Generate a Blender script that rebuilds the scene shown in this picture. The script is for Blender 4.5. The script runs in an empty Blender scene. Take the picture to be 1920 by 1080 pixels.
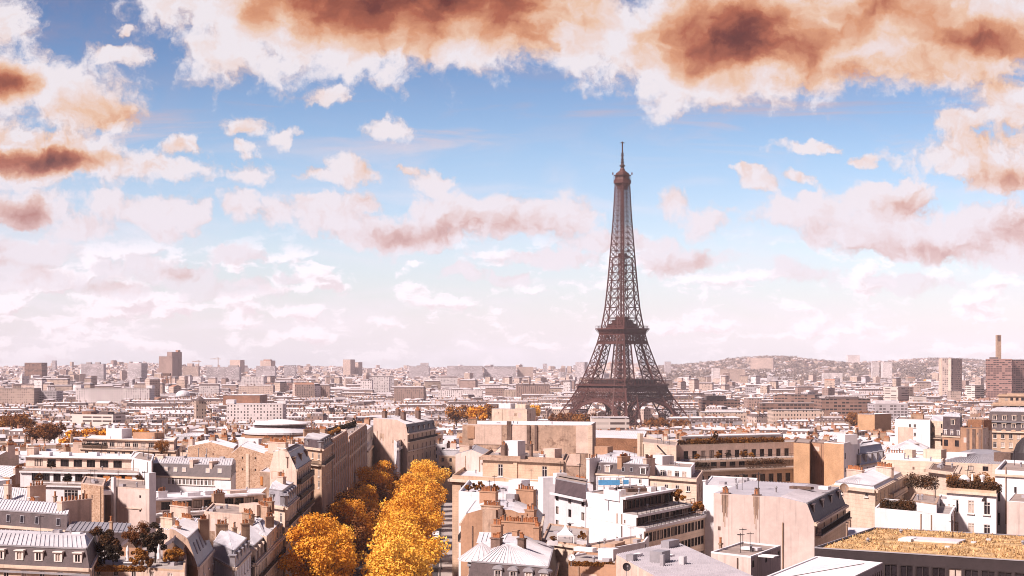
import bpy, bmesh, math, random
import numpy as np
from mathutils import Vector, Matrix
R = math.radians
SC = bpy.context.scene
COL = SC.collection

# ---------------------------------------------------------------- camera
F = 2976.0            # focal length in photo pixels (1920 wide)
HY = 682.0            # row of the horizon
CZ = 50.0             # terrace of the arch the picture is taken from
cam_d = bpy.data.cameras.new("camera")
cam = bpy.data.objects.new("camera", cam_d)
COL.objects.link(cam)
cam.location = (0, 0, CZ)
cam.rotation_euler = (R(90), 0, 0)
cam_d.sensor_width = 36.0
cam_d.lens = F / 1920.0 * 36.0
cam_d.shift_y = (HY - 540.0) / 1920.0
cam_d.clip_start = 1.0
cam_d.clip_end = 60000.0
SC.camera = cam

# ---------------------------------------------------------------- colour management, sampling
SC.view_settings.view_transform = 'Standard'
SC.view_settings.look = 'None'
SC.view_settings.gamma = 1.0
SC.view_settings.exposure = 0.85
SC.cycles.max_bounces = 5
SC.cycles.diffuse_bounces = 2
SC.cycles.glossy_bounces = 2
SC.cycles.transmission_bounces = 2
SC.cycles.transparent_max_bounces = 6
SC.cycles.volume_bounces = 1
SC.cycles.use_denoising = True
SC.cycles.pixel_filter_type = 'BLACKMAN_HARRIS'
SC.cycles.filter_width = 1.0
SC.cycles.caustics_reflective = False
SC.cycles.caustics_refractive = False

# ---------------------------------------------------------------- sun
SUN = Vector((-0.66, -0.46, 0.78)).normalized()      # towards the sun: left, a little behind the camera
sun_d = bpy.data.lights.new("sun", 'SUN')
sun_d.energy = 4.8
sun_d.angle = R(6)        # thin cloud softens it
sun_d.color = (1.0, 0.86, 0.80)
sun = bpy.data.objects.new("sun", sun_d)
COL.objects.link(sun)
sun.rotation_euler = SUN.to_track_quat('Z', 'Y').to_euler()
sun.location = (-60, -40, 120)

# ---------------------------------------------------------------- world: physical sky + procedural clouds
W = bpy.data.worlds.new("World")
SC.world = W
W.use_nodes = True
wt = W.node_tree
wt.nodes.clear()

def node(t, typ, ins=(), **props):
    n = t.nodes.new(typ)
    for k, v in props.items():
        setattr(n, k, v)
    for k, v in (ins.items() if isinstance(ins, dict) else enumerate(ins)):
        if v is None:
            continue
        if isinstance(v, bpy.types.NodeSocket):
            t.links.new(v, n.inputs[k])
        else:
            n.inputs[k].default_value = v
    return n

def mth(t, op, a, b=None, c=None, clamp=False):
    return node(t, 'ShaderNodeMath', (a, b, c), operation=op, use_clamp=clamp).outputs[0]

def vmth(t, op, a, b=None):
    n = node(t, 'ShaderNodeVectorMath', (a, b), operation=op)
    return n.outputs['Value'] if op in ('LENGTH', 'DOT_PRODUCT') else n.outputs['Vector']

def sstep(t, x, a, b, lo=0.0, hi=1.0):
    n = node(t, 'ShaderNodeMapRange', (x, a, b, lo, hi), interpolation_type='SMOOTHSTEP', clamp=True)
    return n.outputs[0]

def mixc(t, f, a, b, typ='MIX'):
    n = node(t, 'ShaderNodeMix', (), data_type='RGBA', blend_type=typ, clamp_factor=True)
    for i, v in ((0, f), (6, a), (7, b)):
        if isinstance(v, bpy.types.NodeSocket):
            t.links.new(v, n.inputs[i])
        else:
            n.inputs[i].default_value = v
    return n.outputs[2]

def ramp(t, f, stops, interp='LINEAR'):
    n = node(t, 'ShaderNodeValToRGB', (f,))
    cr = n.color_ramp
    cr.interpolation = interp
    while len(cr.elements) < len(stops):
        cr.elements.new(0.5)
    for e, (p, c) in zip(cr.elements, stops):
        e.position = p
        e.color = (*c, 1) if len(c) == 3 else c
    return n.outputs[0]

def noise(t, v, scale, detail=4.0, rough=0.5, dist=0.0, dims='2D', lac=2.0):
    n = node(t, 'ShaderNodeTexNoise', {'Vector': v, 'Scale': scale, 'Detail': detail, 'Roughness': rough,
                                       'Distortion': dist, 'Lacunarity': lac}, noise_dimensions=dims)
    return n.outputs

def build_sky():
    t = wt
    d = node(t, 'ShaderNodeTexCoord').outputs['Generated']
    sky = node(t, 'ShaderNodeTexSky', sky_type='NISHITA', sun_disc=False,
               sun_elevation=math.asin(SUN.z), sun_rotation=math.atan2(SUN.x, SUN.y),
               altitude=100.0, air_density=1.0, dust_density=1.2, ozone_density=2.0)
    s = node(t, 'ShaderNodeSeparateXYZ', (d,))
    x, y, z = s.outputs
    ya = mth(t, 'MAXIMUM', mth(t, 'ABSOLUTE', y), 0.06)
    a = mth(t, 'MULTIPLY_ADD', mth(t, 'DIVIDE', x, ya), 29.76, 9.6)      # 29.76 per unit of slope: 1.9 degrees each
    b = mth(t, 'MULTIPLY_ADD', mth(t, 'DIVIDE', z, ya), -29.76, 6.82)
    p0 = node(t, 'ShaderNodeCombineXYZ', (a, b, 0.0)).outputs[0]
    # billowing: push the coordinates about at three sizes
    w1 = vmth(t, 'SUBTRACT', noise(t, p0, 0.55, 2, 0.5)['Color'], (0.5, 0.5, 0.5))
    w2 = vmth(t, 'SUBTRACT', noise(t, p0, 2.3, 6, 0.62)['Color'], (0.5, 0.5, 0.5))
    p = vmth(t, 'ADD', p0, vmth(t, 'MULTIPLY', w1, (1.0, 0.6, 0)))
    p = vmth(t, 'ADD', p, vmth(t, 'MULTIPLY', w2, (0.55, 0.4, 0)))
    fb = noise(t, p, 1.15, 9, 0.6)['Fac']
    vo = node(t, 'ShaderNodeTexVoronoi', {'Vector': p, 'Scale': 2.2, 'Detail': 1.0, 'Roughness': 0.5},
              voronoi_dimensions='2D', feature='F1', normalize=True).outputs['Distance']
    # cloud banks: centre, half sizes; the distance to the nearest bank in units of its size
    def reach(lst, pp):
        out = None
        for (cx, cy, rx, ry) in lst:
            q = node(t, 'ShaderNodeVectorMath', (pp, (1 / rx, 1 / ry, 0), (-cx / rx, -cy / ry, 0)), operation='MULTIPLY_ADD').outputs[0]
            v = vmth(t, 'LENGTH', q)
            out = v if out is None else mth(t, 'SMOOTH_MIN', out, v, 0.25)
        return mth(t, 'SUBTRACT', 1.0, out)
    def field(lst, pp):
        out = None
        for (cx, cy, rx, ry, k) in lst:
            q = node(t, 'ShaderNodeVectorMath', (pp, (1 / rx, 1 / ry, 0), (-cx / rx, -cy / ry, 0)), operation='MULTIPLY_ADD').outputs[0]
            v = mth(t, 'MULTIPLY_ADD', vmth(t, 'LENGTH', q), -k, k)
            out = v if out is None else mth(t, 'SMOOTH_MAX', out, v, 0.25)
        return out
    banks = [
        # broad bank along the top
        (4.4, .1, 2.3, 1.1), (5.6, .45, 2.2, 1.35), (7.2, .1, 3.0, 1.6), (9.3, .0, 2.3, 1.55), (8.6, .9, 1.3, .6), (4.3, .95, 1.0, .7), (6.4, 1.1, .8, .5),
        (11.3, .5, 1.3, 1.3), (12.6, .9, 2.2, 1.3), (13.4, 1.3, 1.6, 1.0), (15.0, .6, 3.0, 1.35), (17.6, .4, 3.2, 1.45), (10.7, .9, .7, .7), (19.5, .2, 1.8, 1.1),
        # left edge
        (.0, .4, .8, .85), (.1, 1.45, 1.3, .85), (1.3, 1.95, 1.5, .75), (.1, 2.75, 1.2, .7), (1.2, 2.95, 1.9, .75), (3.0, 3.15, 2.0, .42), (4.7, 3.25, .7, .38), (.6, 3.35, 1.6, .3),
        # scattered puffs
        (2.2, 1.02, .6, .24), (2.28, .6, .2, .14), (4.85, 2.32, .55, .36), (5.45, 2.5, .36, .28), (4.85, 2.78, .32, .27), (3.65, 2.7, .7, .34),
        (7.4, 2.5, .68, .34), (5.95, 3.28, .6, .22), (6.6, 3.22, .55, .42), (7.0, 3.38, .5, .26), (8.1, 3.4, .8, .34), (6.05, 1.8, .6, .25), (7.7, 3.22, .3, .2),
        # middle row
        (.45, 3.95, 1.1, .55), (1.3, 4.25, 1.1, .35), (2.05, 3.85, .75, .38), (2.95, 4.05, .75, .5), (3.6, 4.0, .5, .4), (4.5, 3.92, .55, .5), (5.1, 4.02, .6, .4), (6.2, 4.15, 1.2, .62), (7.4, 4.35, 1.9, .5), (8.6, 4.0, 1.5, .6), (9.8, 4.05, 1.4, .6), (10.6, 4.2, .7, .4), (8.0, 4.6, 1.5, .26), (5.85, 3.85, .35, .35), (6.9, 3.9, .4, .35),
        (12.65, 3.82, .5, .42), (13.15, 4.1, .65, .4), (14.15, 3.42, .4, .32), (14.42, 3.6, .45, .3), (15.2, 3.42, .45, .2), (15.3, 2.74, .75, .22), (14.1, 3.22, .35, .16), (16.2, 3.0, .3, .2),
        # right
        (18.1, 2.95, 1.9, .58), (19.0, 3.25, 1.4, .55), (18.2, 2.35, 1.1, .3), (19.3, 1.95, 1.2, .6), (19.0, 1.25, .75, .28), (17.0, 3.55, .8, .3),
        (16.6, 3.75, 1.2, .5), (15.2, 4.05, 1.8, .42), (16.8, 4.4, 2.3, .7), (18.6, 4.3, 2.0, .85), (19.2, 4.9, 1.6, .35), (12.6, 4.85, 1.3, .36), (15.1, 5.1, .9, .32), (17.0, 5.3, 1.3, .26), (11.3, 4.55, 1.6, .3), (10.3, 4.85, 1.5, .26), (8.6, 5.2, .7, .2), (9.6, 5.25, .4, .2),
        # low rows
        (.3, 4.75, 1.3, .45), (1.8, 5.05, .6, .3), (2.9, 5.1, 1.5, .42), (4.3, 4.8, .7, .25), (4.4, 5.4, 1.5, .3), (.5, 5.3, 1.7, .35), (1.9, 5.45, 1.2, .3), (5.4, 5.1, .5, .15),
        # beyond the picture: over and to the sides
        (-4, 1.0, 3.5, 1.6), (24, 1.2, 4.0, 1.4), (-6, 4.0, 4, .8), (26, 4.2, 4, .8), (9, -4.5, 6.5, 2.2), (-2, -6, 6, 3), (21, -5, 6, 2.4), (12, -11, 9, 4),
    ]
    banks = [(cx, cy, rx * (.86 if cy > 2.2 else 1.0), ry * (.8 if cy > 2.2 else .97)) for cx, cy, rx, ry in banks]
    f = reach(banks, p)
    fb2 = noise(t, vmth(t, 'ADD', p, (-0.16, -0.2, 0)), 1.15, 5, 0.58)['Fac']
    # cauliflower edges
    fine = noise(t, p0, 5.5, 5, 0.65)['Fac']
    e = mth(t, 'ADD', mth(t, 'MULTIPLY', mth(t, 'SUBTRACT', fb, 0.53), 1.5), mth(t, 'MULTIPLY', mth(t, 'SUBTRACT', 0.36, vo), 0.3))
    e = mth(t, 'MULTIPLY_ADD', mth(t, 'SUBTRACT', fine, 0.5), 0.42, e)
    e = mth(t, 'MULTIPLY', e, sstep(t, b, 1.8, 2.6, 1.0, 1.25))
    dens = mth(t, 'ADD', f, e)
    # thick middles let little sun through
    cores = [
        (7.6, -.25, 4.0, 1.45, 1.2), (8.4, -.1, 2.2, .9, .9), (9.8, .1, 1.8, 1.1, .7), (5.2, .3, 1.0, .4, .3),
        (13.9, .75, 2.3, 1.0, 1.05), (14.7, .85, 1.6, .8, .8), (16.6, .2, 2.4, .9, .55), (18.4, .7, 1.9, .65, .75), (17.2, 1.0, 2.2, .8, .38), (12.9, .35, 1.0, .7, .25), (15.6, 1.3, 1.8, .45, .28),
        (.1, 1.56, .95, .42, .85), (1.7, 2.1, 1.3, .4, .30), (.75, 3.06, 1.75, .36, 1.05), (.9, 2.72, .9, .4, .30), (.35, 3.98, .55, .3, .65),
        (7.7, 4.45, 1.6, .25, .55), (9.3, 4.22, 1.4, .28, .36), (10.4, 4.2, .8, .28, .3), (18.9, 3.3, 1.1, .36, .6), (17.3, 4.7, 1.8, .32, .40), (17.0, 3.85, .9, .32, .4), (19.2, 4.3, 1.1, .6, .4), (18.8, 2.6, 1.8, .6, .16), (19.0, 1.6, 1.2, .8, .16),
        (9, -4.5, 9.0, 2.6, .3),  # unseen core overhead, added to warm and dim the ambient light
        (3.3, 5.12, .6, .22, .4), (1.8, 5.4, .5, .18, .4), (2.4, 5.45, .4, .14, .3), (.2, 5.0, .8, .16, .3), (12.6, 4.95, 1.0, .26, .2), (15.5, 4.4, 1.2, .3, .15),
    ]
    pc = vmth(t, 'ADD', p0, vmth(t, 'MULTIPLY', w1, (0.9, 0.5, 0)))
    pc = vmth(t, 'ADD', pc, vmth(t, 'MULTIPLY', w2, (0.6, 0.3, 0)))
    g = mth(t, 'MULTIPLY', mth(t, 'MAXIMUM', field(cores, pc), 0.0), 0.86)
    mask = sstep(t, mth(t, 'MULTIPLY_ADD', g, 1.6, dens), -0.08, 0.44)
    wisp = noise(t, vmth(t, 'MULTIPLY', p, (1.0, 1.6, 0)), 1.1, 4, 0.5)['Fac']
    g = mth(t, 'ADD', g, mth(t, 'MULTIPLY', mth(t, 'SUBTRACT', wisp, 0.5), mth(t, 'MULTIPLY_ADD', g, 0.9, 0.30)))
    relief = mth(t, 'SUBTRACT', fb2, fb)
    g = mth(t, 'ADD', g, mth(t, 'MULTIPLY', relief, mth(t, 'MULTIPLY', mth(t, 'MULTIPLY_ADD', g, -0.25, 0.42), sstep(t, b, 1.8, 2.8, 1.0, 1.9))))
    g = mth(t, 'ADD', g, sstep(t, dens, 0.45, 0.0, 0.0, 0.09))
    # colours are radiances for a background strength of 0.1
    low = sstep(t, b, 2.6, 4.4)
    cc = ramp(t, g, [(0.0, (4.7, 4.4, 4.65)), (0.10, (4.6, 3.75, 3.6)), (0.22, (4.5, 3.0, 2.2)), (0.38, (3.8, 1.75, .95)), (0.58, (2.35, .66, .34)), (0.85, (.85, .17, .12)), (1.0, (.5, .1, .085))])
    cl = ramp(t, g, [(0.0, (4.75, 4.45, 4.85)), (0.14, (4.5, 3.9, 4.15)), (0.32, (3.9, 2.7, 2.65)), (0.6, (2.7, 1.35, 1.25)), (1.0, (1.7, .7, .6))])
    cc = mixc(t, low, cc, cl)
    # clear sky, deeper overhead
    el = mth(t, 'DIVIDE', z, ya)
    tint = ramp(t, mth(t, 'MULTIPLY', el, 3.2), [(0.0, (.95, .93, 1.05)), (0.22, (.96, .93, 1.02)), (0.42, (.66, .74, .86)), (0.62, (.37, .49, .65)), (0.85, (.15, .27, .44)), (1.0, (.1, .2, .38))])
    base = mixc(t, 1.0, sky.outputs[0], tint, 'MULTIPLY')
    # thin veils
    v1 = noise(t, vmth(t, 'MULTIPLY', p0, (0.33, 1.25, 0)), 1.0, 7, 0.6, 0.6)['Fac']
    veil = mth(t, 'MULTIPLY', sstep(t, v1, 0.42, 0.78), sstep(t, b, 1.2, 5.2, 0.16, 0.5))
    veil = mth(t, 'ADD', veil, mth(t, 'MULTIPLY', sstep(t, fb, 0.3, 0.75), sstep(t, a, 5.5, 0.0, 0.0, 0.28)))
    sx = node(t, 'ShaderNodeMapping', {'Vector': p0, 'Rotation': (0, 0, R(9)), 'Scale': (0.25, 2.2, 1)}).outputs[0]
    cir = mth(t, 'MULTIPLY', sstep(t, noise(t, sx, 0.9, 6, 0.6, 0.4)['Fac'], 0.5, 0.75), mth(t, 'MULTIPLY', sstep(t, b, 1.2, 2.0), sstep(t, b, 3.4, 2.5)))
    veil = mth(t, 'ADD', veil, mth(t, 'MULTIPLY', cir, 0.65), clamp=True)
    veilc = mixc(t, sstep(t, b, 1.0, 4.0), (2.3, 1.6, 1.9, 1), (4.9, 4.6, 5.1, 1))
    col = mixc(t, veil, base, veilc)
    hz = sstep(t, b, 4.7, 6.8, 0.0, 0.55)
    col = mixc(t, hz, col, (5.8, 5.55, 6.2, 1))
    # rows of small flat clouds towards the skyline
    pl = vmth(t, 'MULTIPLY', p0, (1.0, 2.3, 0))
    pl = vmth(t, 'ADD', pl, vmth(t, 'MULTIPLY', w2, (.5, .6, 0)))
    l1 = noise(t, pl, 0.95, 6, 0.6)['Fac']
    l2 = noise(t, vmth(t, 'ADD', pl, (-.12, -.22, 0)), 0.95, 4, 0.55)['Fac']
    ml = mth(t, 'MULTIPLY', sstep(t, mth(t, 'ADD', l1, sstep(t, a, 9.0, 0.0, 0.0, 0.09)), 0.50, 0.64), mth(t, 'MULTIPLY', sstep(t, b, 4.1, 5.0), sstep(t, b, 6.9, 6.2, 0.3, 1.0)))
    sh = sstep(t, mth(t, 'MULTIPLY_ADD', mth(t, 'SUBTRACT', l2, l1), 1.0, mth(t, 'MULTIPLY', sstep(t, l1, .55, .75), .10)), 0.0, 0.16)
    lc = mixc(t, sh, (6.1, 5.7, 6.1, 1), (4.7, 4.0, 4.3, 1))
    col = mixc(t, mth(t, 'MULTIPLY', ml, 0.85), col, lc)
    am = mth(t, 'MULTIPLY', mask, sstep(t, b, 4.6, 6.3, 1.0, 0.4))
    col = mixc(t, am, col, cc)
    # unseen orange-brown bank, added behind and above the viewer as warm fill light
    back = mth(t, 'MULTIPLY', sstep(t, y, 0.12, -0.35), sstep(t, z, 0.85, 0.5))
    n3 = noise(t, d, 2.2, 5, 0.6, dims='3D')['Fac']
    bank = ramp(t, n3, [(0.3, (1.2, .5, .36)), (0.5, (2.4, 1.3, 1.0)), (0.7, (3.3, 2.3, 2.0))])
    col = mixc(t, mth(t, 'MULTIPLY', back, 0.85), col, bank)
    bg = node(t, 'ShaderNodeBackground', {'Color': col, 'Strength': 0.102})
    o = node(t, 'ShaderNodeOutputWorld', {'Surface': bg.outputs[0]})
build_sky()
W.cycles.sampling_method = 'MANUAL'
W.cycles.sample_map_resolution = 512

# ================================================================ helpers
def mat(name, col, rough=0.8, metal=0.0, vary=0.12, scale=0.35, spec=0.3, streak=0.0, course=None, bump=0.0, tint=0.0, dark=None):
    """Procedural surface: base colour broken up by two sizes of noise, optional rain streaks, stone courses and a per-object tint."""
    m = bpy.data.materials.new(name)
    m.use_nodes = True
    t = m.node_tree
    t.nodes.clear()
    g = node(t, 'ShaderNodeNewGeometry')
    P = g.outputs['Position']
    n1 = noise(t, P, scale, 5, 0.6, dims='3D')['Fac']
    n2 = noise(t, P, scale * 9, 3, 0.6, dims='3D')['Fac']
    f = mth(t, 'ADD', mth(t, 'MULTIPLY', n1, 0.65), mth(t, 'MULTIPLY', n2, 0.35))
    f = sstep(t, f, 0.3, 0.7)
    lo = tuple(c * (1 - vary * 1.6) for c in col)
    hi = tuple(min(c * (1 + vary), .9) for c in col)
    c = mixc(t, f, (*lo, 1), (*hi, 1))
    if dark:
        k = sstep(t, noise(t, P, scale * 2.3, 6, 0.65, 0.4, dims='3D')['Fac'], 0.5, 0.66)
        c = mixc(t, mth(t, 'MULTIPLY', k, dark[1]), c, (*dark[0], 1))
    if streak:
        q = vmth(t, 'MULTIPLY', P, (1.5, 1.5, 0.07))
        k = sstep(t, noise(t, q, 1.0, 5, 0.6, dims='3D')['Fac'], 0.5, 0.75)
        c = mixc(t, mth(t, 'MULTIPLY', k, streak), c, tuple(x * 0.35 for x in col) + (1,))
    if course:
        z = node(t, 'ShaderNodeSeparateXYZ', (P,)).outputs[2]
        fr = mth(t, 'FRACT', mth(t, 'DIVIDE', z, course))
        k = mth(t, 'LESS_THAN', fr, 0.12)
        c = mixc(t, mth(t, 'MULTIPLY', k, 0.35), c, tuple(x * 0.5 for x in col) + (1,))
    if tint:
        oi = node(t, 'ShaderNodeObjectInfo').outputs['Random']
        v = mth(t, 'MULTIPLY_ADD', oi, tint, 1 - tint * 0.6)
        c = mixc(t, 1.0, c, node(t, 'ShaderNodeCombineColor', (v, mth(t, 'MULTIPLY_ADD', oi, tint * 1.15, 1 - tint * .7), mth(t, 'MULTIPLY_ADD', oi, tint * 1.3, 1 - tint * .8))).outputs[0], 'MULTIPLY')
    b = node(t, 'ShaderNodeBsdfPrincipled', {'Base Color': c, 'Roughness': rough, 'Metallic': metal, 'Specular IOR Level': spec})
    if bump:
        bp = node(t, 'ShaderNodeBump', {'Height': n2, 'Strength': bump, 'Distance': 0.1})
        t.links.new(bp.outputs[0], b.inputs['Normal'])
    node(t, 'ShaderNodeOutputMaterial', {'Surface': b.outputs[0]})
    return m

def rubble(name, c1, c2, mortar, size=0.55):
    """Uncoursed stone: cells of differing colour with pale joints."""
    m = bpy.data.materials.new(name)
    m.use_nodes = True
    t = m.node_tree
    t.nodes.clear()
    P = node(t, 'ShaderNodeNewGeometry').outputs['Position']
    q = vmth(t, 'MULTIPLY', P, (1, 1, 1.5))
    v = node(t, 'ShaderNodeTexVoronoi', {'Vector': q, 'Scale': 1 / size, 'Randomness': 0.9}, voronoi_dimensions='3D')
    e = node(t, 'ShaderNodeTexVoronoi', {'Vector': q, 'Scale': 1 / size, 'Randomness': 0.9}, voronoi_dimensions='3D', feature='DISTANCE_TO_EDGE')
    r = node(t, 'ShaderNodeSeparateColor', (v.outputs['Color'],)).outputs[0]
    c = mixc(t, r, (*c1, 1), (*c2, 1))
    n1 = noise(t, P, 0.25, 5, 0.6, dims='3D')['Fac']
    c = mixc(t, sstep(t, n1, 0.4, 0.75, 0, .6), c, tuple(x * 0.6 for x in c1) + (1,))
    c = mixc(t, sstep(t, e.outputs['Distance'], 0.0, 0.09, 0.8, 0.0), c, (*mortar, 1))
    b = node(t, 'ShaderNodeBsdfPrincipled', {'Base Color': c, 'Roughness': 0.95, 'Specular IOR Level': 0.15})
    bp = node(t, 'ShaderNodeBump', {'Height': e.outputs['Distance'], 'Strength': 0.6, 'Distance': 0.12})
    t.links.new(bp.outputs[0], b.inputs['Normal'])
    node(t, 'ShaderNodeOutputMaterial', {'Surface': b.outputs[0]})
    return m

def leafmat(name, c1, c2, c3):
    m = bpy.data.materials.new(name)
    m.use_nodes = True
    t = m.node_tree
    t.nodes.clear()
    P = node(t, 'ShaderNodeNewGeometry').outputs['Position']
    n1 = noise(t, P, 0.28, 3, 0.6, dims='3D')['Fac']
    n2 = noise(t, P, 2.6, 2, 0.7, dims='3D')['Fac']
    f = mth(t, 'ADD', mth(t, 'MULTIPLY', n1, 0.5), mth(t, 'MULTIPLY', n2, 0.5))
    f = mth(t, 'ADD', f, mth(t, 'MULTIPLY', mth(t, 'SUBTRACT', node(t, 'ShaderNodeObjectInfo').outputs['Random'], .5), .25))
    c = ramp(t, f, [(0.3, c1), (0.5, c2), (0.68, c3)])
    d = node(t, 'ShaderNodeBsdfPrincipled', {'Base Color': c, 'Roughness': 0.6, 'Specular IOR Level': 0.2})
    tr = node(t, 'ShaderNodeBsdfTranslucent', {'Color': c})
    mx = node(t, 'ShaderNodeMixShader', (0.16, d.outputs[0], tr.outputs[0]))
    node(t, 'ShaderNodeOutputMaterial', {'Surface': mx.outputs[0]})
    return m

M = dict(
    plaster=mat('plaster', (.57, .42, .35), .9, vary=.14, streak=.45, tint=.22),
    white=mat('white_render', (.66, .62, .635), .85, vary=.09, scale=.15, streak=.28),
    pink=mat('pink_render', (.55, .43, .39), .9, vary=.12, scale=.12, streak=.5),
    stone=mat('cut_stone', (.47, .32, .225), .9, vary=.14, streak=.35, course=.6),
    pale=mat('pale_stone', (.59, .45, .355), .9, vary=.13, streak=.4, course=.7, tint=.15),
    ochre=mat('ochre_plaster', (.36, .205, .13), .9, vary=.16, streak=.3, scale=.2),
    worn=mat('worn_plaster', (.40, .27, .20), .95, vary=.22, scale=.16, streak=.5, dark=((.15, .085, .06), .75)),
    brick=rubble('rubble_stone', (.30, .175, .11), (.50, .33, .23), (.50, .36, .28), .5),
    dbrick=rubble('dark_brick', (.20, .09, .05), (.32, .16, .09), (.16, .08, .05), .3),
    obrick=rubble('orange_brick', (.42, .24, .13), (.52, .31, .18), (.45, .28, .18), .3),
    slate=mat('dark_slate', (.075, .05, .052), .6, vary=.25, scale=.8, spec=.35, streak=.2),
    sheet=mat('sheet_metal', (.42, .385, .41), .5, vary=.12, scale=.2, spec=.5, streak=.25),
    zinc=mat('zinc', (.56, .53, .55), .5, metal=0.0, vary=.10, scale=.22, spec=.5, streak=.1, tint=.16),
    zincg=mat('grey_zinc', (.27, .25, .27), .5, vary=.14, scale=.25, spec=.45, streak=.2),
    pot=mat('terracotta', (.36, .14, .06), .85, vary=.25, scale=1.5, tint=.35),
    stack=mat('chimney_render', (.36, .235, .165), .9, vary=.2, scale=.5, streak=.5, tint=.35),
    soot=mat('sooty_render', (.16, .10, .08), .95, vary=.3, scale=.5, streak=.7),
    glass=mat('window_glass', (.02, .015, .018), .22, vary=.3, scale=.8, spec=.35),
    curtain=mat('curtain', (.45, .36, .31), .8, vary=.2, scale=1.2),
    frame=mat('painted_frame', (.68, .6, .56), .6, vary=.05),
    dframe=mat('dark_frame', (.05, .035, .035), .5, vary=.1),
    iron=mat('wrought_iron', (.03, .022, .024), .6, vary=.1),
    rail=mat('railing_glass', (.30, .2, .15), .4, vary=.15, scale=.6),
    tar=mat('roof_felt', (.30, .23, .2), .95, vary=.2, scale=.3, dark=((.15, .11, .1), .5)),
    tarp=mat('blue_sheeting', (.08, .27, .50), .6, vary=.15, scale=1.2),
    canvas=mat('white_canvas', (.78, .74, .74), .7, vary=.04),
    orange=mat('orange_blind', (.45, .17, .05), .7, vary=.15),
    steel=mat('dark_cladding', (.035, .024, .026), .5, vary=.15, scale=.3, spec=.4),
    fins=mat('grey_metal', (.33, .3, .32), .5, vary=.1, spec=.5),
    tower=mat('brown_iron_paint', (.082, .026, .02), .6, vary=.15, scale=.05, spec=.3),
    towerd=mat('dark_iron_paint', (.045, .02, .017), .6, vary=.15, scale=.05, spec=.3),
    road=mat('asphalt', (.055, .048, .05), .9, vary=.15, scale=.4),
    paving=mat('pavement', (.34, .29, .27), .9, vary=.12, scale=.4),
    line=mat('road_paint', (.7, .66, .62), .8, vary=.08),
    earth=mat('city_ground', (.20, .14, .115), .95, vary=.25, scale=.02),
    bark=mat('bark', (.10, .07, .05), .95, vary=.25, scale=1.2),
    gold=leafmat('golden_leaves', (.48, .155, .013), (.80, .365, .036), (.88, .53, .085)),
    rust=leafmat('rust_leaves', (.11, .035, .012), (.22, .08, .02), (.38, .16, .035)),
    dark=leafmat('dark_evergreen', (.022, .016, .010), (.045, .026, .013), (.13, .05, .015)),
    shrub=leafmat('autumn_shrub', (.10, .04, .012), (.26, .10, .02), (.48, .22, .04)),
    sedum=mat('dry_grass', (.54, .35, .17), .95, vary=.4, scale=.7, dark=((.27, .15, .08), .8)),
)

def citymat(name, col, ww=2.7, wh=3.1, fill=(.32, .72, .25, .78), dark=(.06, .045, .045), gap=.3, tint=0.0):
    """far house wall: rows of windows that follow whichever way the wall faces"""
    m = bpy.data.materials.new(name)
    m.use_nodes = True
    t = m.node_tree
    t.nodes.clear()
    g = node(t, 'ShaderNodeNewGeometry')
    P, N = g.outputs['Position'], g.outputs['True Normal']
    u = vmth(t, 'DOT_PRODUCT', P, vmth(t, 'CROSS_PRODUCT', N, (0, 0, 1)))
    z = node(t, 'ShaderNodeSeparateXYZ', (P,)).outputs[2]
    fu, fz = mth(t, 'DIVIDE', u, ww), mth(t, 'DIVIDE', z, wh)
    a = mth(t, 'FRACT', fu)
    b = mth(t, 'FRACT', fz)
    k = mth(t, 'MULTIPLY', mth(t, 'MULTIPLY', mth(t, 'GREATER_THAN', a, fill[0]), mth(t, 'LESS_THAN', a, fill[1])),
            mth(t, 'MULTIPLY', mth(t, 'GREATER_THAN', b, fill[2]), mth(t, 'LESS_THAN', b, fill[3])))
    big = noise(t, P, .011, 3, .6, dims='3D')['Fac']
    wn = node(t, 'ShaderNodeTexWhiteNoise', {'Vector': node(t, 'ShaderNodeCombineXYZ', (mth(t, 'FLOOR', fu), mth(t, 'FLOOR', fz), 0.0)).outputs[0]}, noise_dimensions='2D').outputs['Value']
    k = mth(t, 'MULTIPLY', k, mth(t, 'GREATER_THAN', wn, gap * .5))
    vert = mth(t, 'LESS_THAN', mth(t, 'ABSOLUTE', node(t, 'ShaderNodeSeparateXYZ', (N,)).outputs[2]), .3)
    k = mth(t, 'MULTIPLY', k, vert)
    n1 = noise(t, P, .15, 4, .6, dims='3D')['Fac']
    f = mth(t, 'ADD', mth(t, 'MULTIPLY', sstep(t, big, .3, .7), .65), mth(t, 'MULTIPLY', n1, .35))
    c = mixc(t, f, tuple(x * .72 for x in col) + (1,), tuple(min(.85, x * 1.2) for x in col) + (1,))
    dk = mixc(t, mth(t, 'GREATER_THAN', wn, .8), (*dark, 1), tuple(x * .75 for x in col) + (1,))
    c = mixc(t, k, c, dk)
    bs = node(t, 'ShaderNodeBsdfPrincipled', {'Base Color': c, 'Roughness': .85, 'Specular IOR Level': .2})
    node(t, 'ShaderNodeOutputMaterial', {'Surface': bs.outputs[0]})
    return m

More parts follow.
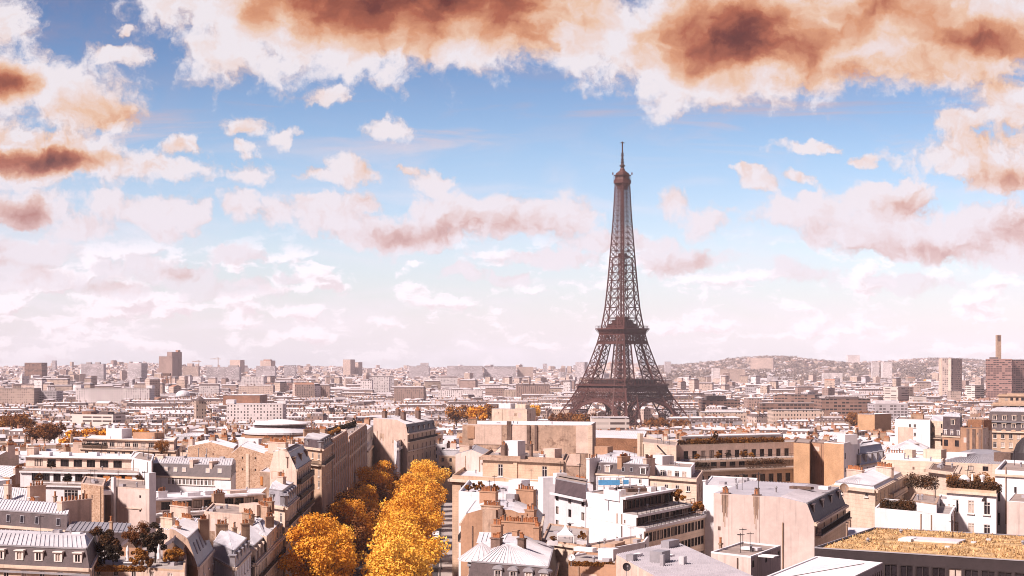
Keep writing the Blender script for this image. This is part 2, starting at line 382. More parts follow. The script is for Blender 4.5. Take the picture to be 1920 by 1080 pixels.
class MB:
    """Collects quads and polygons, then links them as one mesh."""
    def __init__(s):
        s.v, s.f, s.mi = [], [], []
    def face(s, pts, k=0):
        n = len(s.v)
        s.v += [tuple(p) for p in pts]
        s.f.append(tuple(range(n, n + len(pts))))
        s.mi.append(k)
    def prism(s, poly, z0, z1, k=0, top=True, bottom=False, ktop=None):
        """poly counter-clockwise seen from above; z0, z1 numbers or one per corner"""
        n = len(poly)
        za = z0 if hasattr(z0, '__len__') else [z0] * n
        zb = z1 if hasattr(z1, '__len__') else [z1] * n
        for i in range(n):
            j = (i + 1) % n
            s.face([(*poly[i][:2], za[i]), (*poly[j][:2], za[j]), (*poly[j][:2], zb[j]), (*poly[i][:2], zb[i])], k)
        if top:
            s.face([(*p[:2], z) for p, z in zip(poly, zb)], k if ktop is None else ktop)
        if bottom:
            s.face([(*p[:2], z) for p, z in zip(poly, za)][::-1], k)
    def box(s, c, sx, sy, sz, ang=0.0, k=0, base=True):
        """box standing on c (or centred when base is False), turned by ang about z"""
        ca, sa = math.cos(ang), math.sin(ang)
        hx, hy = sx / 2, sy / 2
        P = [(c[0] + ca * x - sa * y, c[1] + sa * x + ca * y) for x, y in ((-hx, -hy), (hx, -hy), (hx, hy), (-hx, hy))]
        z0 = c[2] if base else c[2] - sz / 2
        s.prism(P, z0, z0 + sz, k, bottom=True)
    def beam(s, a, b, w, k=0):
        a, b = Vector(a), Vector(b)
        d = (b - a)
        if d.length < 1e-6:
            return
        d.normalize()
        u = d.cross(Vector((0, 0, 1)))
        if u.length < 1e-3:
            u = Vector((1, 0, 0))
        u.normalize()
        v = u.cross(d)
        h = w / 2
        q = [u * h + v * h, -u * h + v * h, -u * h - v * h, u * h - v * h]
        for i in range(4):
            j = (i + 1) % 4
            s.face([a + q[i], a + q[j], b + q[j], b + q[i]], k)
        s.face([b + x for x in q], k)
        s.face([a + x for x in q][::-1], k)
    def tube(s, c, r0, r1, h, n=10, k=0, cap=True):
        A = [(c[0] + r0 * math.cos(2 * math.pi * i / n), c[1] + r0 * math.sin(2 * math.pi * i / n), c[2]) for i in range(n)]
        B = [(c[0] + r1 * math.cos(2 * math.pi * i / n), c[1] + r1 * math.sin(2 * math.pi * i / n), c[2] + h) for i in range(n)]
        for i in range(n):
            j = (i + 1) % n
            s.face([A[i], A[j], B[j], B[i]], k)
        if cap:
            s.face(B, k)
    def lathe(s, c, prof, n=14, k=0):
        for (r0, z0), (r1, z1) in zip(prof, prof[1:]):
            s.tube((c[0], c[1], c[2] + z0), r0, r1, z1 - z0, n, k, cap=False)
    def build(s, name, m, parent=None, loc=None, smooth=False, keep=False):
        me = bpy.data.meshes.new(name)
        me.from_pydata(s.v, [], s.f)
        for x in (m if isinstance(m, (list, tuple)) else [m]):
            me.materials.append(x)
        if any(s.mi):
            me.polygons.foreach_set('material_index', s.mi)
        if smooth:
            me.shade_smooth()
        o = bpy.data.objects.new(name, me)
        COL.objects.link(o)
        if parent is not None:
            o.parent = parent
            top = parent
            off = Vector((0, 0, 0))
            while top is not None:
                off += top.location
                top = top.parent
            if not keep:
                me.transform(Matrix.Translation(-off))
        elif loc is not None:
            me.transform(Matrix.Translation(-Vector(loc)))
            o.location = loc
        return o

def tag(o, label=None, cat=None, group=None, kind=None):
    for k, v in (('label', label), ('category', cat), ('group', group), ('kind', kind)):
        if v:
            o[k] = v
    return o

def thing(name, label, cat, loc, group=None):
    o = bpy.data.objects.new(name, None)
    o.empty_display_size = 1.0
    COL.objects.link(o)
    o.location = loc
    return tag(o, label, cat, group)

def copy_tree(o, parent=None, loc=None, rot=None, scale=None):
    c = o.copy()
    COL.objects.link(c)
    c.parent = parent
    if loc is not None:
        c.location = loc
    if rot is not None:
        c.rotation_euler = (0, 0, rot)
    if scale is not None:
        c.scale = scale
    for ch in list(KIDS.get(o.name, ())):
        copy_tree(ch, c)
    return c
KIDS = {}

def at(px, D):
    return Vector(((px - 960.0) * D / F, D))
def zat(py, D):
    return CZ - (py - HY) * D / F
def P3(px, py, D):
    p = at(px, D)
    return Vector((p.x, p.y, zat(py, D)))
def px_of(x, y):
    return 960 + F * x / y
def py_of(z, y):
    return HY + F * (CZ - z) / y

def lerp(a, b, t):
    return a + (b - a) * t
def ss(a, b, x):
    t = min(1, max(0, (x - a) / (b - a)))
    return t * t * (3 - 2 * t)

def ground_z(x, y):
    """the hill of the arch falls to the river plain; hills close the view"""
    z = -27.0 * ss(250, 1500, y)
    r = x / max(y, 1.0)                      # bearing
    px = 960 + F * r
    hill = 0.0
    if y > 3000:
        h = 28 + 10 * math.sin(px * .006) + 6 * math.sin(px * .021 + 2)
        hr = 58 * ss(1180, 1480, px) * (1 - .22 * ss(1640, 1950, px)) + 7 * math.sin(px * .015) * ss(1200, 1400, px)
        hill = h * ss(3600, 8200, y) + hr * ss(4600, 8600, y) + 12 * math.sin(x * .004 + y * .002) * ss(4000, 6000, y)
    return z + hill

M.update(
    cw1=citymat('city_wall_cream', (.50, .38, .33)),
    cw2=citymat('city_wall_white', (.66, .59, .59), 3.1, 2.9),
    cw3=citymat('city_wall_stone', (.46, .35, .29), 2.4, 3.2),
    cw4=citymat('city_wall_brown', (.32, .22, .19), 3.0, 3.0),
    cw5=citymat('city_wall_grey', (.48, .43, .45), 3.4, 2.8, fill=(.12, .88, .35, .8)),
    bands=citymat('banded_wall', (.6, .52, .48), 9.0, 3.0, fill=(.05, .95, .42, .85), dark=(.10, .07, .065)),
    bandd=citymat('dark_banded_wall', (.24, .145, .115), 4.0, 3.3, fill=(.1, .9, .3, .8), dark=(.03, .022, .022)),
    grid=citymat('grid_wall', (.40, .31, .28), 3.6, 3.2, fill=(.15, .85, .2, .8), dark=(.07, .05, .05)),
    redw=citymat('red_brown_wall', (.34, .20, .175), 4.2, 3.1, fill=(.06, .9, .38, .95), dark=(.055, .03, .03)),
    cr1=mat('far_roof_zinc', (.60, .55, .565), .6, vary=.15, scale=.08),
    cr2=mat('far_roof_grey', (.40, .35, .35), .7, vary=.2, scale=.08),
    cr3=mat('far_roof_slate', (.13, .09, .085), .7, vary=.3, scale=.08),
    cr4=mat('far_roof_tile', (.34, .17, .11), .8, vary=.3, scale=.08),
    wood=leafmat('wooded_slope', (.17, .13, .11), (.21, .155, .125), (.25, .17, .13)),  # leaf tones lightened and evened: distance haze partly painted into the colour
)

# ================================================================ ground
def build_ground():
    ys = [-400, -150, 0, 100, 200, 300, 400, 500, 600, 700, 800, 900, 1000, 1200, 1400, 1600, 1900, 2300, 2800, 3300, 3800, 4300, 4800, 5300, 5800, 6300, 6800, 7300, 7800, 8300, 8800, 9500, 11000, 14000]
    v, f = [], []
    n = 61
    for y in ys:
        half = 500 + max(y, 0) * 0.62
        for i in range(n):
            x = -half + 2 * half * i / (n - 1)
            v.append((x, y, ground_z(x, max(y, 1)) - 0.3))
    for j in range(len(ys) - 1):
        for i in range(n - 1):
            a = j * n + i
            f.append((a, a + 1, a + n + 1, a + n))
    me = bpy.data.meshes.new('ground')
    me.from_pydata(v, [], f)
    me.materials.append(M['earth'])
    me.shade_smooth()
    o = bpy.data.objects.new('ground', me)
    COL.objects.link(o)
    tag(o, kind='structure')
build_ground()

# the avenue runs out from the arch; its right-hand house fronts stand along AVX
def avx(y):
    return -0.0376 * y
AVW = 33.5
AVE0, AVE1 = 150.0, 640.0
def strip(name, xa, xb, z, m, y0=AVE0, y1=AVE1, kind='structure', raise_=0.0, label=None, cat=None):
    b = MB()
    n = 40
    for i in range(n):
        ya, yb = lerp(y0, y1, i / n), lerp(y0, y1, (i + 1) / n)
        za, zb = ground_z(0, ya) + z, ground_z(0, yb) + z
        q = [(avx(ya) + xa, ya, za), (avx(ya) + xb, ya, za), (avx(yb) + xb, yb, zb), (avx(yb) + xa, yb, zb)]
        b.face(q)
        if raise_:
            for k in (0, 1):
                x = (xa, xb)[k]
                b.face([(avx(ya) + x, ya, za), (avx(yb) + x, yb, zb), (avx(yb) + x, yb, zb - raise_), (avx(ya) + x, ya, za - raise_)])
    o = b.build(name, m)
    tag(o, kind=kind)
    return o
strip('road', -26, -9, 0.02, M['road'])
strip('pavement', -9, 2.0, 0.16, M['paving'], raise_=.3)
strip('pavement', -AVW - 3, -26, 0.16, M['paving'], raise_=.3)
strip('side_road', -6.6, -3.4, 0.175, M['road'])
lm = MB()
for i in range(60):
    y = 160 + i * 8.4
    z = ground_z(0, y) + 0.03
    for x in (-17.5,):
        lm.face([(avx(y) + x - .08, y, z), (avx(y) + x + .08, y, z), (avx(y + 3) + x + .08, y + 3, ground_z(0, y + 3) + .03), (avx(y + 3) + x - .08, y + 3, ground_z(0, y + 3) + .03)])
for y in (392, 470):
    for k in range(9):
        x0 = -25 + k * 1.8
        z = ground_z(0, y + 2) + .03
        lm.face([(avx(y) + x0, y, z), (avx(y) + x0 + .8, y, z), (avx(y) + x0 + .8, y + 3.4, z), (avx(y) + x0, y + 3.4, z)])
tag(lm.build('road_markings', M['line']), kind='structure')

# ================================================================ the iron tower
def build_tower():
    D0 = 1730.0
    base = P3(1167, 813, D0)
    T = thing('lattice_tower', 'tall brown iron lattice tower with arched base, three platforms and mast', 'tower', base)
    hs_pts = [(0, 61), (12, 53.5), (27, 45.8), (40, 38.5), (52, 33.2), (58, 31.2), (76, 25.6), (98, 19.6), (113, 16.6), (135, 13.5), (160, 11.6), (182, 10.2), (210, 8.5), (240, 6.8), (272, 5.6), (280, 5.4)]
    lw_pts = [(0, 25), (27, 19.5), (52, 15.6), (98, 10.6), (113, 9.4), (135, 7.6), (160, 6.2), (182, 5.2), (200, 4.4), (280, 2.6)]
    def interp(pts, h):
        for (a, x), (b, y) in zip(pts, pts[1:]):
            if h <= b:
                return lerp(x, y, (h - a) / (b - a))
        return pts[-1][1]
    HS = lambda h: interp(hs_pts, h)
    LW = lambda h: interp(lw_pts, h)
    c45 = math.sqrt(.5)
    rot = lambda x, y, h: Vector((base.x + (x - y) * c45, base.y + (x + y) * c45, base.z + h))
    quad = [(-1, -1), (1, -1), (1, 1), (-1, 1)]
    # four legs, each a square lattice shaft leaning inwards up to the second platform
    levels = [0, 13, 26.5, 38.5, 48, 58, 67.5, 77.5, 88, 98.5, 108]
    for sx, sy in quad:
        b = MB()
        def corner(h, i):
            a, w = HS(h), LW(h)
            ox = (a, a - w, a - w, a)[i]
            oy = (a, a, a - w, a - w)[i]
            return rot(sx * ox, sy * oy, h)
        for h0, h1 in zip(levels, levels[1:]):
            w = 1.4 if h0 < 50 else 1.25
            t = .6 if h0 < 50 else .54
            for i in range(4):
                j = (i + 1) % 4
                b.beam(corner(h0, i), corner(h1, i), w)
                b.beam(corner(h0, i), corner(h1, j), t)
                b.beam(corner(h0, j), corner(h1, i), t)
                b.beam(corner(h1, i), corner(h1, j), t * 1.2)
                hm = (h0 + h1) / 2
                b.beam(corner(hm, i), corner(hm, j), t * .6)
                if h0 < 30 and h0 > 0:
                    continue
                mA, mB_ = (corner(h0, i) + corner(h0, j)) / 2, (corner(h1, i) + corner(h1, j)) / 2
                b.beam(mA, mB_, t * .7)
                for q in (.25, .75):
                    b.beam(lerp(corner(h0, i), corner(h1, i), q), mA if q < .5 else mB_, t * .5)
                    b.beam(lerp(corner(h0, j), corner(h1, j), q), mA if q < .5 else mB_, t * .5)
            # lift track and stair inside the leg
            m0 = sum((corner(h0, i) for i in range(4)), Vector()) / 4
            m1 = sum((corner(h1, i) for i in range(4)), Vector()) / 4
            b.beam(m0, m1, 1.9 if h0 > 50 else 1.6)
        b.build('leg', M['tower'], T)
        for ox in (0, 1):
            for oy in (0, 1):
                f = MB()
                p = rot(sx * (HS(0) - ox * LW(0)), sy * (HS(0) - oy * LW(0)), 0)
                f.box((p.x, p.y, base.z - 5), 7, 7, 6, math.pi / 4)
                f.build('footing', M['plaster'], T)
    # arches between the legs, one to each face
    for k in range(4):
        a = MB()
        def fp(u, h):                         # a point of face k: u along the face
            d = HS(h) - .4
            x, y = ((u, -d), (d, u), (-u, d), (-d, -u))[k]
            return rot(x, y, h)
        n = 26
        def arc(q, r, hc):
            th = math.pi * q
            return fp(-r * math.cos(th), hc * math.sin(th) ** .86 - 0.0)
        Ro, Ri, Ho, Hi = 40.5, 37.0, 38.6, 35.2
        for i in range(n):
            q0, q1 = i / n, (i + 1) / n
            a.beam(arc(q0, Ro, Ho), arc(q1, Ro, Ho), .95)
            a.beam(arc(q0, Ri, Hi), arc(q1, Ri, Hi), .95)
            a.beam(arc(q0, (Ri + Ro) / 2, (Hi + Ho) / 2), arc(q1, (Ri + Ro) / 2, (Hi + Ho) / 2), .35)
            for s_ in (0, .5):
                qq = q0 + s_ / n
                a.beam(arc(qq, Ro, Ho), arc(qq, Ri, Hi), .55)
            if 3 < i < n - 4:
                pt = arc(q0, Ro, Ho)
                u = -Ro * math.cos(math.pi * q0)
                a.beam(pt, fp(u * 1.01, 39.7), .5)
            for (ra, ha, rb, hb) in ((Ro, Ho, Ro - 1.2, Ho - 1.2), (Ri + 1.5, Hi + 1.5, Ri, Hi)):
                a.face([arc(q0, ra, ha), arc(q1, ra, ha), arc(q1, rb, hb), arc(q0, rb, hb)])
        a.build('arch', M['tower'], T)
        # girder under the first platform: band, diamond lattice, corbels
        g = MB()
        def row(h0, h1, nn, t, cross=True):
            for i in range(nn):
                for (pa, pb) in (((i, h0), (i + 1, h1)), ((i + 1, h0), (i, h1))):
                    A0 = lerp(-HS(pa[1]), HS(pa[1]), pa[0] / nn)
                    B0 = lerp(-HS(pb[1]), HS(pb[1]), pb[0] / nn)
                    g.beam(fp(A0, pa[1]), fp(B0, pb[1]), t)
            for h in (h0, h1):
                g.beam(fp(-HS(h), h), fp(HS(h), h), .8)
        row(36.6, 39.7, 40, .42)
        row(39.7, 43.2, 22, .5)
        row(43.2, 46.8, 22, .5)
        for i in range(36):
            u = lerp(-1, 1, i / 35)
            g.beam(fp(u * HS(46.8), 46.8), fp(u * (HS(52) + 2.6), 52.3), .75)
            g.beam(fp(u * HS(50), 49.5), fp(u * (HS(52) + 2.6), 52.6), .5)
        g.face([fp(-HS(47.5), 47.5), fp(HS(47.5), 47.5), fp(HS(51.8), 51.8), fp(-HS(51.8), 51.8)])
        for u in (-.53, .53, -.99, .99):
            g.beam(fp(u * HS(30), 30), fp(u * HS(48), 48), .9)
        g.build('lattice_girder', M['tower'], T)
    def ring(mb, h, half, hh, th):
        o = half
        i_ = half - th
        for k in range(4):
            A, B = quad[k], quad[(k + 1) % 4]
            po = [rot(A[0] * o, A[1] * o, h), rot(B[0] * o, B[1] * o, h), rot(B[0] * i_, B[1] * i_, h), rot(A[0] * i_, A[1] * i_, h)]
            mb.prism([p[:2] for p in po], po[0].z, po[0].z + hh, bottom=True)
    def rail(mb, h, half, hh, n, t):
        for k in range(4):
            A, B = quad[k], quad[(k + 1) % 4]
            pa, pb = rot(A[0] * half, A[1] * half, h), rot(B[0] * half, B[1] * half, h)
            up = Vector((0, 0, hh))
            mb.beam(pa + up, pb + up, t)
            for i in range(n + 1):
                q = lerp(pa, pb, i / n)
                mb.beam(q, q + up, t * .8)
    # first platform
    p = MB()
    ring(p, 52.4, 36.3, 1.5, 18)
    p.build('first_platform', M['tower'], T)
    p = MB()
    rail(p, 53.9, 35.9, 5.6, 14, .55)
    rail(p, 53.9, 35.9, 1.2, 48, .22)
    p.build('gallery', M['tower'], T)
    p = MB()
    for k in range(4):
        A, B = quad[k], quad[(k + 1) % 4]
        ctr = ((A[0] + B[0]) / 2, (A[1] + B[1]) / 2)
        c = rot(ctr[0] * 27, ctr[1] * 27, 53.9)
        ang = math.pi / 4 + (0 if A[1] == B[1] else math.pi / 2)
        p.box(c, 40, 9, 4.2, ang)
        p.box((c.x, c.y, c.z + 4.2), 42, 10.5, .5, ang)
    p.build('pavilion', M['towerd'], T)
    # second platform
    p = MB()
    ring(p, 113.4, 20.9, 1.3, 12)
    for k in range(4):
        A, B = quad[k], quad[(k + 1) % 4]
        for i in range(22):
            u = i / 21
            q0 = lerp(Vector((A[0], A[1])), Vector((B[0], B[1])), u)
            p.beam(rot(q0.x * 17.4, q0.y * 17.4, 107.8), rot(q0.x * 20.6, q0.y * 20.6, 113.4), .5)
        p.face([rot(A[0] * 17.6, A[1] * 17.6, 108), rot(B[0] * 17.6, B[1] * 17.6, 108), rot(B[0] * 19.2, B[1] * 19.2, 113.3), rot(A[0] * 19.2, A[1] * 19.2, 113.3)])
        for (h0, h1, nn, t) in ((98, 101, 18, .4), (101, 107.8, 8, .5)):
            for i in range(nn):
                def fq(i, h):
                    q = lerp(Vector((A[0], A[1])), Vector((B[0], B[1])), i / nn)
                    return rot(q.x * HS(h), q.y * HS(h), h)
                p.beam(fq(i, h0), fq(i + 1, h1), t)
                p.beam(fq(i + 1, h0), fq(i, h1), t)
                p.beam(fq(i, h0), fq(i, h1), t)
            p.beam(fq(0, h0), fq(nn, h0), .8)
            p.beam(fq(0, h1), fq(nn, h1), .8)
        p.face([rot(A[0] * HS(98), A[1] * HS(98), 98.3), rot(B[0] * HS(98), B[1] * HS(98), 98.3), rot(B[0] * HS(101), B[1] * HS(101), 100.8), rot(A[0] * HS(101), A[1] * HS(101), 100.8)])
    p.build('second_platform', M['tower'], T)
    p = MB()
    rail(p, 114.7, 20.5, 2.6, 20, .35)
    p.build('gallery', M['tower'], T)
    p = MB()
    c = rot(0, 0, 114.7)
    p.box(c, 22, 22, 4.5, math.pi / 4)
    p.box((c.x, c.y, c.z + 4.5), 24, 24, .6, math.pi / 4)
    p.box((c.x, c.y, c.z + 5.1), 16, 16, 3.6, math.pi / 4)
    p.box((c.x, c.y, c.z + 8.7), 17.5, 17.5, .6, math.pi / 4)
    p.box((c.x, c.y, c.z + 9.3), 9, 9, 3.5, math.pi / 4)
    p.build('pavilion', M['tower'], T)
    # upper shaft
    s = MB()
    hs = [113]
    while hs[-1] < 270:
        hs.append(hs[-1] + max(3.9, HS(hs[-1]) * .78))
    hs[-1] = 272
    for h0, h1 in zip(hs, hs[1:]):
        for k in range(4):
            A, B = quad[k], quad[(k + 1) % 4]
            a0, a1, b0, b1 = rot(A[0] * HS(h0), A[1] * HS(h0), h0), rot(A[0] * HS(h1), A[1] * HS(h1), h1), rot(B[0] * HS(h0), B[1] * HS(h0), h0), rot(B[0] * HS(h1), B[1] * HS(h1), h1)
            s.beam(a0, a1, lerp(1.45, 1.15, (h0 - 113) / 160))
            s.beam(a1, b1, .7)
            r0, r1 = LW(h0) / (2 * HS(h0)), LW(h1) / (2 * HS(h1))
            i0, i1, j0, j1 = lerp(a0, b0, r0), lerp(a1, b1, r1), lerp(b0, a0, r0), lerp(b1, a1, r1)
            if h0 < 190:
                s.beam(i0, i1, .6); s.beam(j0, j1, .6)
                for (p0, p1, q0, q1) in ((a0, a1, i0, i1), (b0, b1, j0, j1)):
                    s.beam(p0, q1, .52); s.beam(q0, p1, .52)
                s.beam(i0, j1, .45); s.beam(j0, i1, .45)
            else:
                m0, m1 = (a0 + b0) / 2, (a1 + b1) / 2
                s.beam(m0, m1, .42)
                for (p0, p1, q0, q1) in ((a0, a1, m0, m1), (m0, m1, b0, b1)):
                    s.beam(p0, q1, .55); s.beam(q0, p1, .55)
    c0 = rot(0, 0, 113)
    for ox, oy in ((-1.5, -1.5), (1.5, -1.5), (1.5, 1.5), (-1.5, 1.5)):
        s.beam((c0.x + ox, c0.y + oy, base.z + 113), (c0.x + ox * .8, c0.y + oy * .8, base.z + 272), 1.1)
    for i in range(38):
        h = 116 + i * 4.1
        s.box((c0.x, c0.y, base.z + h), 3.4, 3.4, .7, math.pi / 4)
    s.box((c0.x, c0.y, base.z + 192), 12, 12, 1.4, math.pi / 4)
    s.box((c0.x, c0.y, base.z + 193.4), 7, 7, 3, math.pi / 4)
    s.build('upper_shaft', M['tower'], T)
    # summit
    s = MB()
    c = rot(0, 0, 266)
    s.lathe(c, [(5.6, 0), (6.3, 3), (8.4, 6.0), (9.6, 6.6), (9.6, 10.6), (8.3, 10.8), (7.8, 12.6), (7.8, 14.8), (9.4, 15.0), (9.4, 15.8), (7.2, 16.0), (7.0, 18.0), (6.0, 18.2), (4.6, 19.6), (3.0, 20.4), (2.6, 22.4), (1.5, 24)], 8)
    for i in range(12):
        th = 2 * math.pi * i / 12
        x, y = c.x + 9.3 * math.cos(th), c.y + 9.3 * math.sin(th)
        s.beam((x, y, c.z + 11), (x, y, c.z + 15.8), .35)
        x, y = c.x + 10.4 * math.cos(th), c.y + 10.4 * math.sin(th)
        if i % 3 == 0:
            s.box((x, y, c.z + 16), 1.2, 1.2, 2.6)
    s.build('third_platform', M['tower'], T)
    a = MB()
    z = c.z
    pr = [(1.9, 23), (1.9, 26), (3.1, 26.4), (3.1, 28.4), (1.7, 28.8), (1.4, 32), (2.1, 32.4), (2.1, 33.4), (1.2, 34), (1.2, 36), (1.8, 36.3), (1.8, 37.2), (1.1, 37.6), (1.1, 42), (1.9, 42.3), (1.9, 43.2), (1.1, 43.4), (1.1, 44.5), (1.7, 44.7), (1.7, 45.6), (.8, 46), (.75, 55), (.75, 60.8), (1.3, 61), (1.3, 62.2), (.3, 63.2), (.01, 63.6)]
    a.lathe((c.x, c.y, z), [(r, 22 + (h - 22) * .735) for r, h in pr], 8)
    a.beam((c.x - 3, c.y, z + 50.8), (c.x + 3, c.y, z + 50.8), .5)
    a.build('antenna_mast', M['towerd'], T)
build_tower()

# ================================================================ building kit
CACHE = {}
def shared(key, fn):
    if key not in CACHE:
        CACHE[key] = fn()
    return CACHE[key]

def put(name, mesh, parent, loc, rot=0.0):
    """link one more object that shares mesh data; loc in the parent's space"""
    o = bpy.data.objects.new(name, mesh)
    COL.objects.link(o)
    o.parent = parent
    o.location = loc
    if rot:
        o.rotation_euler = (0, 0, rot)
    return o

def mesh_of(fill, m, name):
    b = MB()
    fill(b)
    me = bpy.data.meshes.new(name)
    me.from_pydata(b.v, [], b.f)
    me.materials.append(m)
    return me

def win_mesh(w, h, style):
    def fr():
        def fill(b):
            t = .09
            for x in (-w / 2 + t / 2, w / 2 - t / 2):
                b.box((x, .1, 0), t, .12, h)
            for z in (0, h - t):
                b.box((0, .1, z), w - 2 * t, .11, t)
            n = 1 if w < 1.7 else (2 if w < 2.6 else 3)
            for i in range(n):
                x = lerp(-w / 2, w / 2, (i + 1) / (n + 1))
                b.box((x, .11, t), .07, .08, h - 2 * t)
            if style in 'wf' and h > 1.4:
                b.box((0, .112, h * .72), w - 2 * t, .06, .06)
            if style in 'wf':
                b.box((0, -.08, -.12), w + .24, .3, .12)
        return mesh_of(fill, M['dframe'] if style == 'd' else M['frame'], 'window')
    def pn(k):
        def fill(b):
            b.face([(-w / 2, .17, 0), (w / 2, .17, 0), (w / 2, .17, h), (-w / 2, .17, h)])
        return mesh_of(fill, M[k], 'pane')
    w, h = round(w, 1), round(h, 1)
    return (shared(('wf', w, h, style), fr), shared(('wg', w, h), lambda: pn('glass')), shared(('wc', w, h), lambda: pn('curtain')))

def pot_mesh(k):
    def fill(b):
        h = (.55, .75, .95)[k]
        b.lathe((0, 0, 0), [(.17, 0), (.14, h * .8), (.19, h * .82), (.19, h), (.1, h)], 8)
    return shared(('pot', k), lambda: mesh_of(fill, M['pot'] if k < 2 else M['soot'], 'chimney_pot'))

RND = random.Random(7)
FOOT = []          # footprints already built on, for the infill
SEEN = []          # (px0, px1, D, lowest row that must stay in view)

class Bld:
    def __init__(s, name, label, A, B, C, cat='building', group=None, origin=None, foot=True):
        if origin is None:
            s.a, s.b, s.c = at(*A), at(*B), at(*C)
        else:
            s.a, s.b, s.c = Vector(A), Vector(B), Vector(C)
        s.d = s.a + s.c - s.b
        s.P = [s.a, s.b, s.c, s.d]
        s.D = s.b.y
        ctr = (s.a + s.c) / 2
        s.g = ground_z(ctr.x, ctr.y) if origin is None else 0.0
        s.T = thing(name, label, cat, (ctr.x, ctr.y, s.g), group)
        s.loc = Vector((ctr.x, ctr.y, s.g))
        s.m = {}
        s.far = False
        if foot and origin is None:
            FOOT.append([tuple(p) for p in s.P])
    def z(s, py):
        return zat(py, s.D)
    def mb(s, name, m):
        return s.m.setdefault((name, m), MB())
    def pos(s, u, v):
        """footprint coordinates, 0..1 along the front and from front to back"""
        return s.a + (s.b - s.a) * u + (s.d - s.a) * v
    def ang(s):
        e = s.b - s.a
        return math.atan2(e.y, e.x)
    def inset(s, ins, poly=None):
        P = poly or s.P
        n = len(P)
        L = []
        for i in range(n):
            p, q = P[i], P[(i + 1) % n]
            e = (q - p).normalized()
            nrm = Vector((-e.y, e.x))
            L.append((p + nrm * ins[i], e))
        out = []
        for i in range(n):
            p, e = L[i - 1]
            q, f = L[i]
            den = e.x * f.y - e.y * f.x
            t = ((q.x - p.x) * f.y - (q.y - p.y) * f.x) / den
            out.append(p + e * t)
        return out
    # ---- walls with real openings
    def wall(s, p, q, z0, z1, m, spec=None, inset_win=True):
        b = s.mb('wall#%d' % getattr(s, 'tn', 0), m)
        e = q - p
        L = e.length
        e = e / L
        nrm = Vector((e.y, -e.x))
        ang = math.atan2(e.y, e.x)
        if not spec:
            b.face([(*p, z0), (*q, z0), (*q, z1), (*p, z1)])
            return
        us, rows, style = spec
        zs = sorted((min(r), max(r)) for r in rows)
        def pt(u, z, dn=0.0):
            w = p + e * u - nrm * dn
            return (w.x, w.y, z)
        zc = z0
        for (za, zb) in zs:
            if za - zc > 1e-3:
                b.face([pt(0, zc), pt(L, zc), pt(L, za), pt(0, za)])
            uc = 0.0
            for (ua, ub) in us:
                b.face([pt(uc, za), pt(ua, za), pt(ua, zb), pt(uc, zb)])
                r = .26
                b.face([pt(ua, za), pt(ub, za), pt(ub, za, r), pt(ua, za, r)])
                b.face([pt(ua, zb, r), pt(ub, zb, r), pt(ub, zb), pt(ua, zb)])
                b.face([pt(ua, za), pt(ua, za, r), pt(ua, zb, r), pt(ua, zb)])
                b.face([pt(ub, za, r), pt(ub, za), pt(ub, zb), pt(ub, zb, r)])
                if s.far:
                    b.face([pt(ua, za, r), pt(ub, za, r), pt(ub, zb, r), pt(ua, zb, r)], 1)
                    uc = ub
                    continue
                fm, gm, cm = win_mesh(ub - ua, zb - za, style)
                w = p + e * ((ua + ub) / 2)
                o = put('window', fm, s.T, Vector((w.x, w.y, za)) - s.loc, ang)
                pane = put('pane', cm if RND.random() < (.33 if style != 'd' else .15) else gm, o, (0, 0, 0))
                uc = ub
            b.face([pt(uc, za), pt(L, za), pt(L, zb), pt(uc, zb)])
            zc = zb
        b.face([pt(0, zc), pt(L, zc), pt(L, z1), pt(0, z1)])
    def spec(s, p, q, w):
        """w = (count, width, margin, [(row top, row bottom) in photo rows at the near corner], style)"""
        n, ww, mg, rows, style = w
        L = (q - p).length
        us = []
        n = max(1, min(n, int((L - 2 * mg) / (ww + .15)) or 1))
        for i in range(n):
            c = L / 2 if n == 1 else lerp(mg + ww / 2, L - mg - ww / 2, i / (n - 1))
            us.append((c - ww / 2, c + ww / 2))
        return us, [(s.z(r0), s.z(r1)) if r0 > 200 else (s.ztop - r0, s.ztop - r1) for r0, r1 in rows], style
    def body(s, ztop, m='plaster', win=None, side=None, poly=None, z0=None):
        s.ztop = ztop
        P = poly or s.P
        z0 = s.g - 1.0 if z0 is None else z0
        win = win or {}
        for i in range(len(P)):
            p, q = P[i], P[(i + 1) % len(P)]
            mm = (side or {}).get(i, m)
            s.wall(p, q, z0, ztop, mm, s.spec(p, q, win[i]) if i in win else None)
            if not s.far and i not in win and i != 2 and mm in ('plaster', 'pink', 'pale', 'ochre', 'stone', 'brick', 'white') and (q - p).length > 5:
                s.wear(p, q, ztop, mm)
    def wear(s, p, q, ztop, mm):
        """a blank wall collects drainpipes, patches of newer render and small air bricks"""
        e = q - p
        L = e.length
        e = e / L
        n = Vector((e.y, -e.x))
        ang = math.atan2(e.y, e.x)
        for k in range(RND.choice((1, 1, 2)) if L > 7 else 1):
            w = p + e * (L * RND.uniform(.06, .94)) + n * .08
            b = MB()
            b.box((w.x, w.y, ztop - 9), .15, .15, 8.8, ang)
            b.build('drainpipe', M[RND.choice(('zincg', 'stack', 'soot'))], s.T)
        if mm not in ('brick', 'white'):
            for k in range(1 + int(L / 9)):
                pw, ph = RND.uniform(1.5, min(4.5, L * .4)), RND.uniform(1.2, 3.2)
                w = p + e * RND.uniform(pw / 2 + .2, L - pw / 2 - .2) + n * .002
                b = MB()
                z = ztop - RND.uniform(.6, 4.0) - ph
                b.box((w.x, w.y, z), pw, .03 + .01 * k, ph, ang)
                b.build('render_patch', M[RND.choice(('plaster', 'pink', 'worn', 'worn'))], s.T)
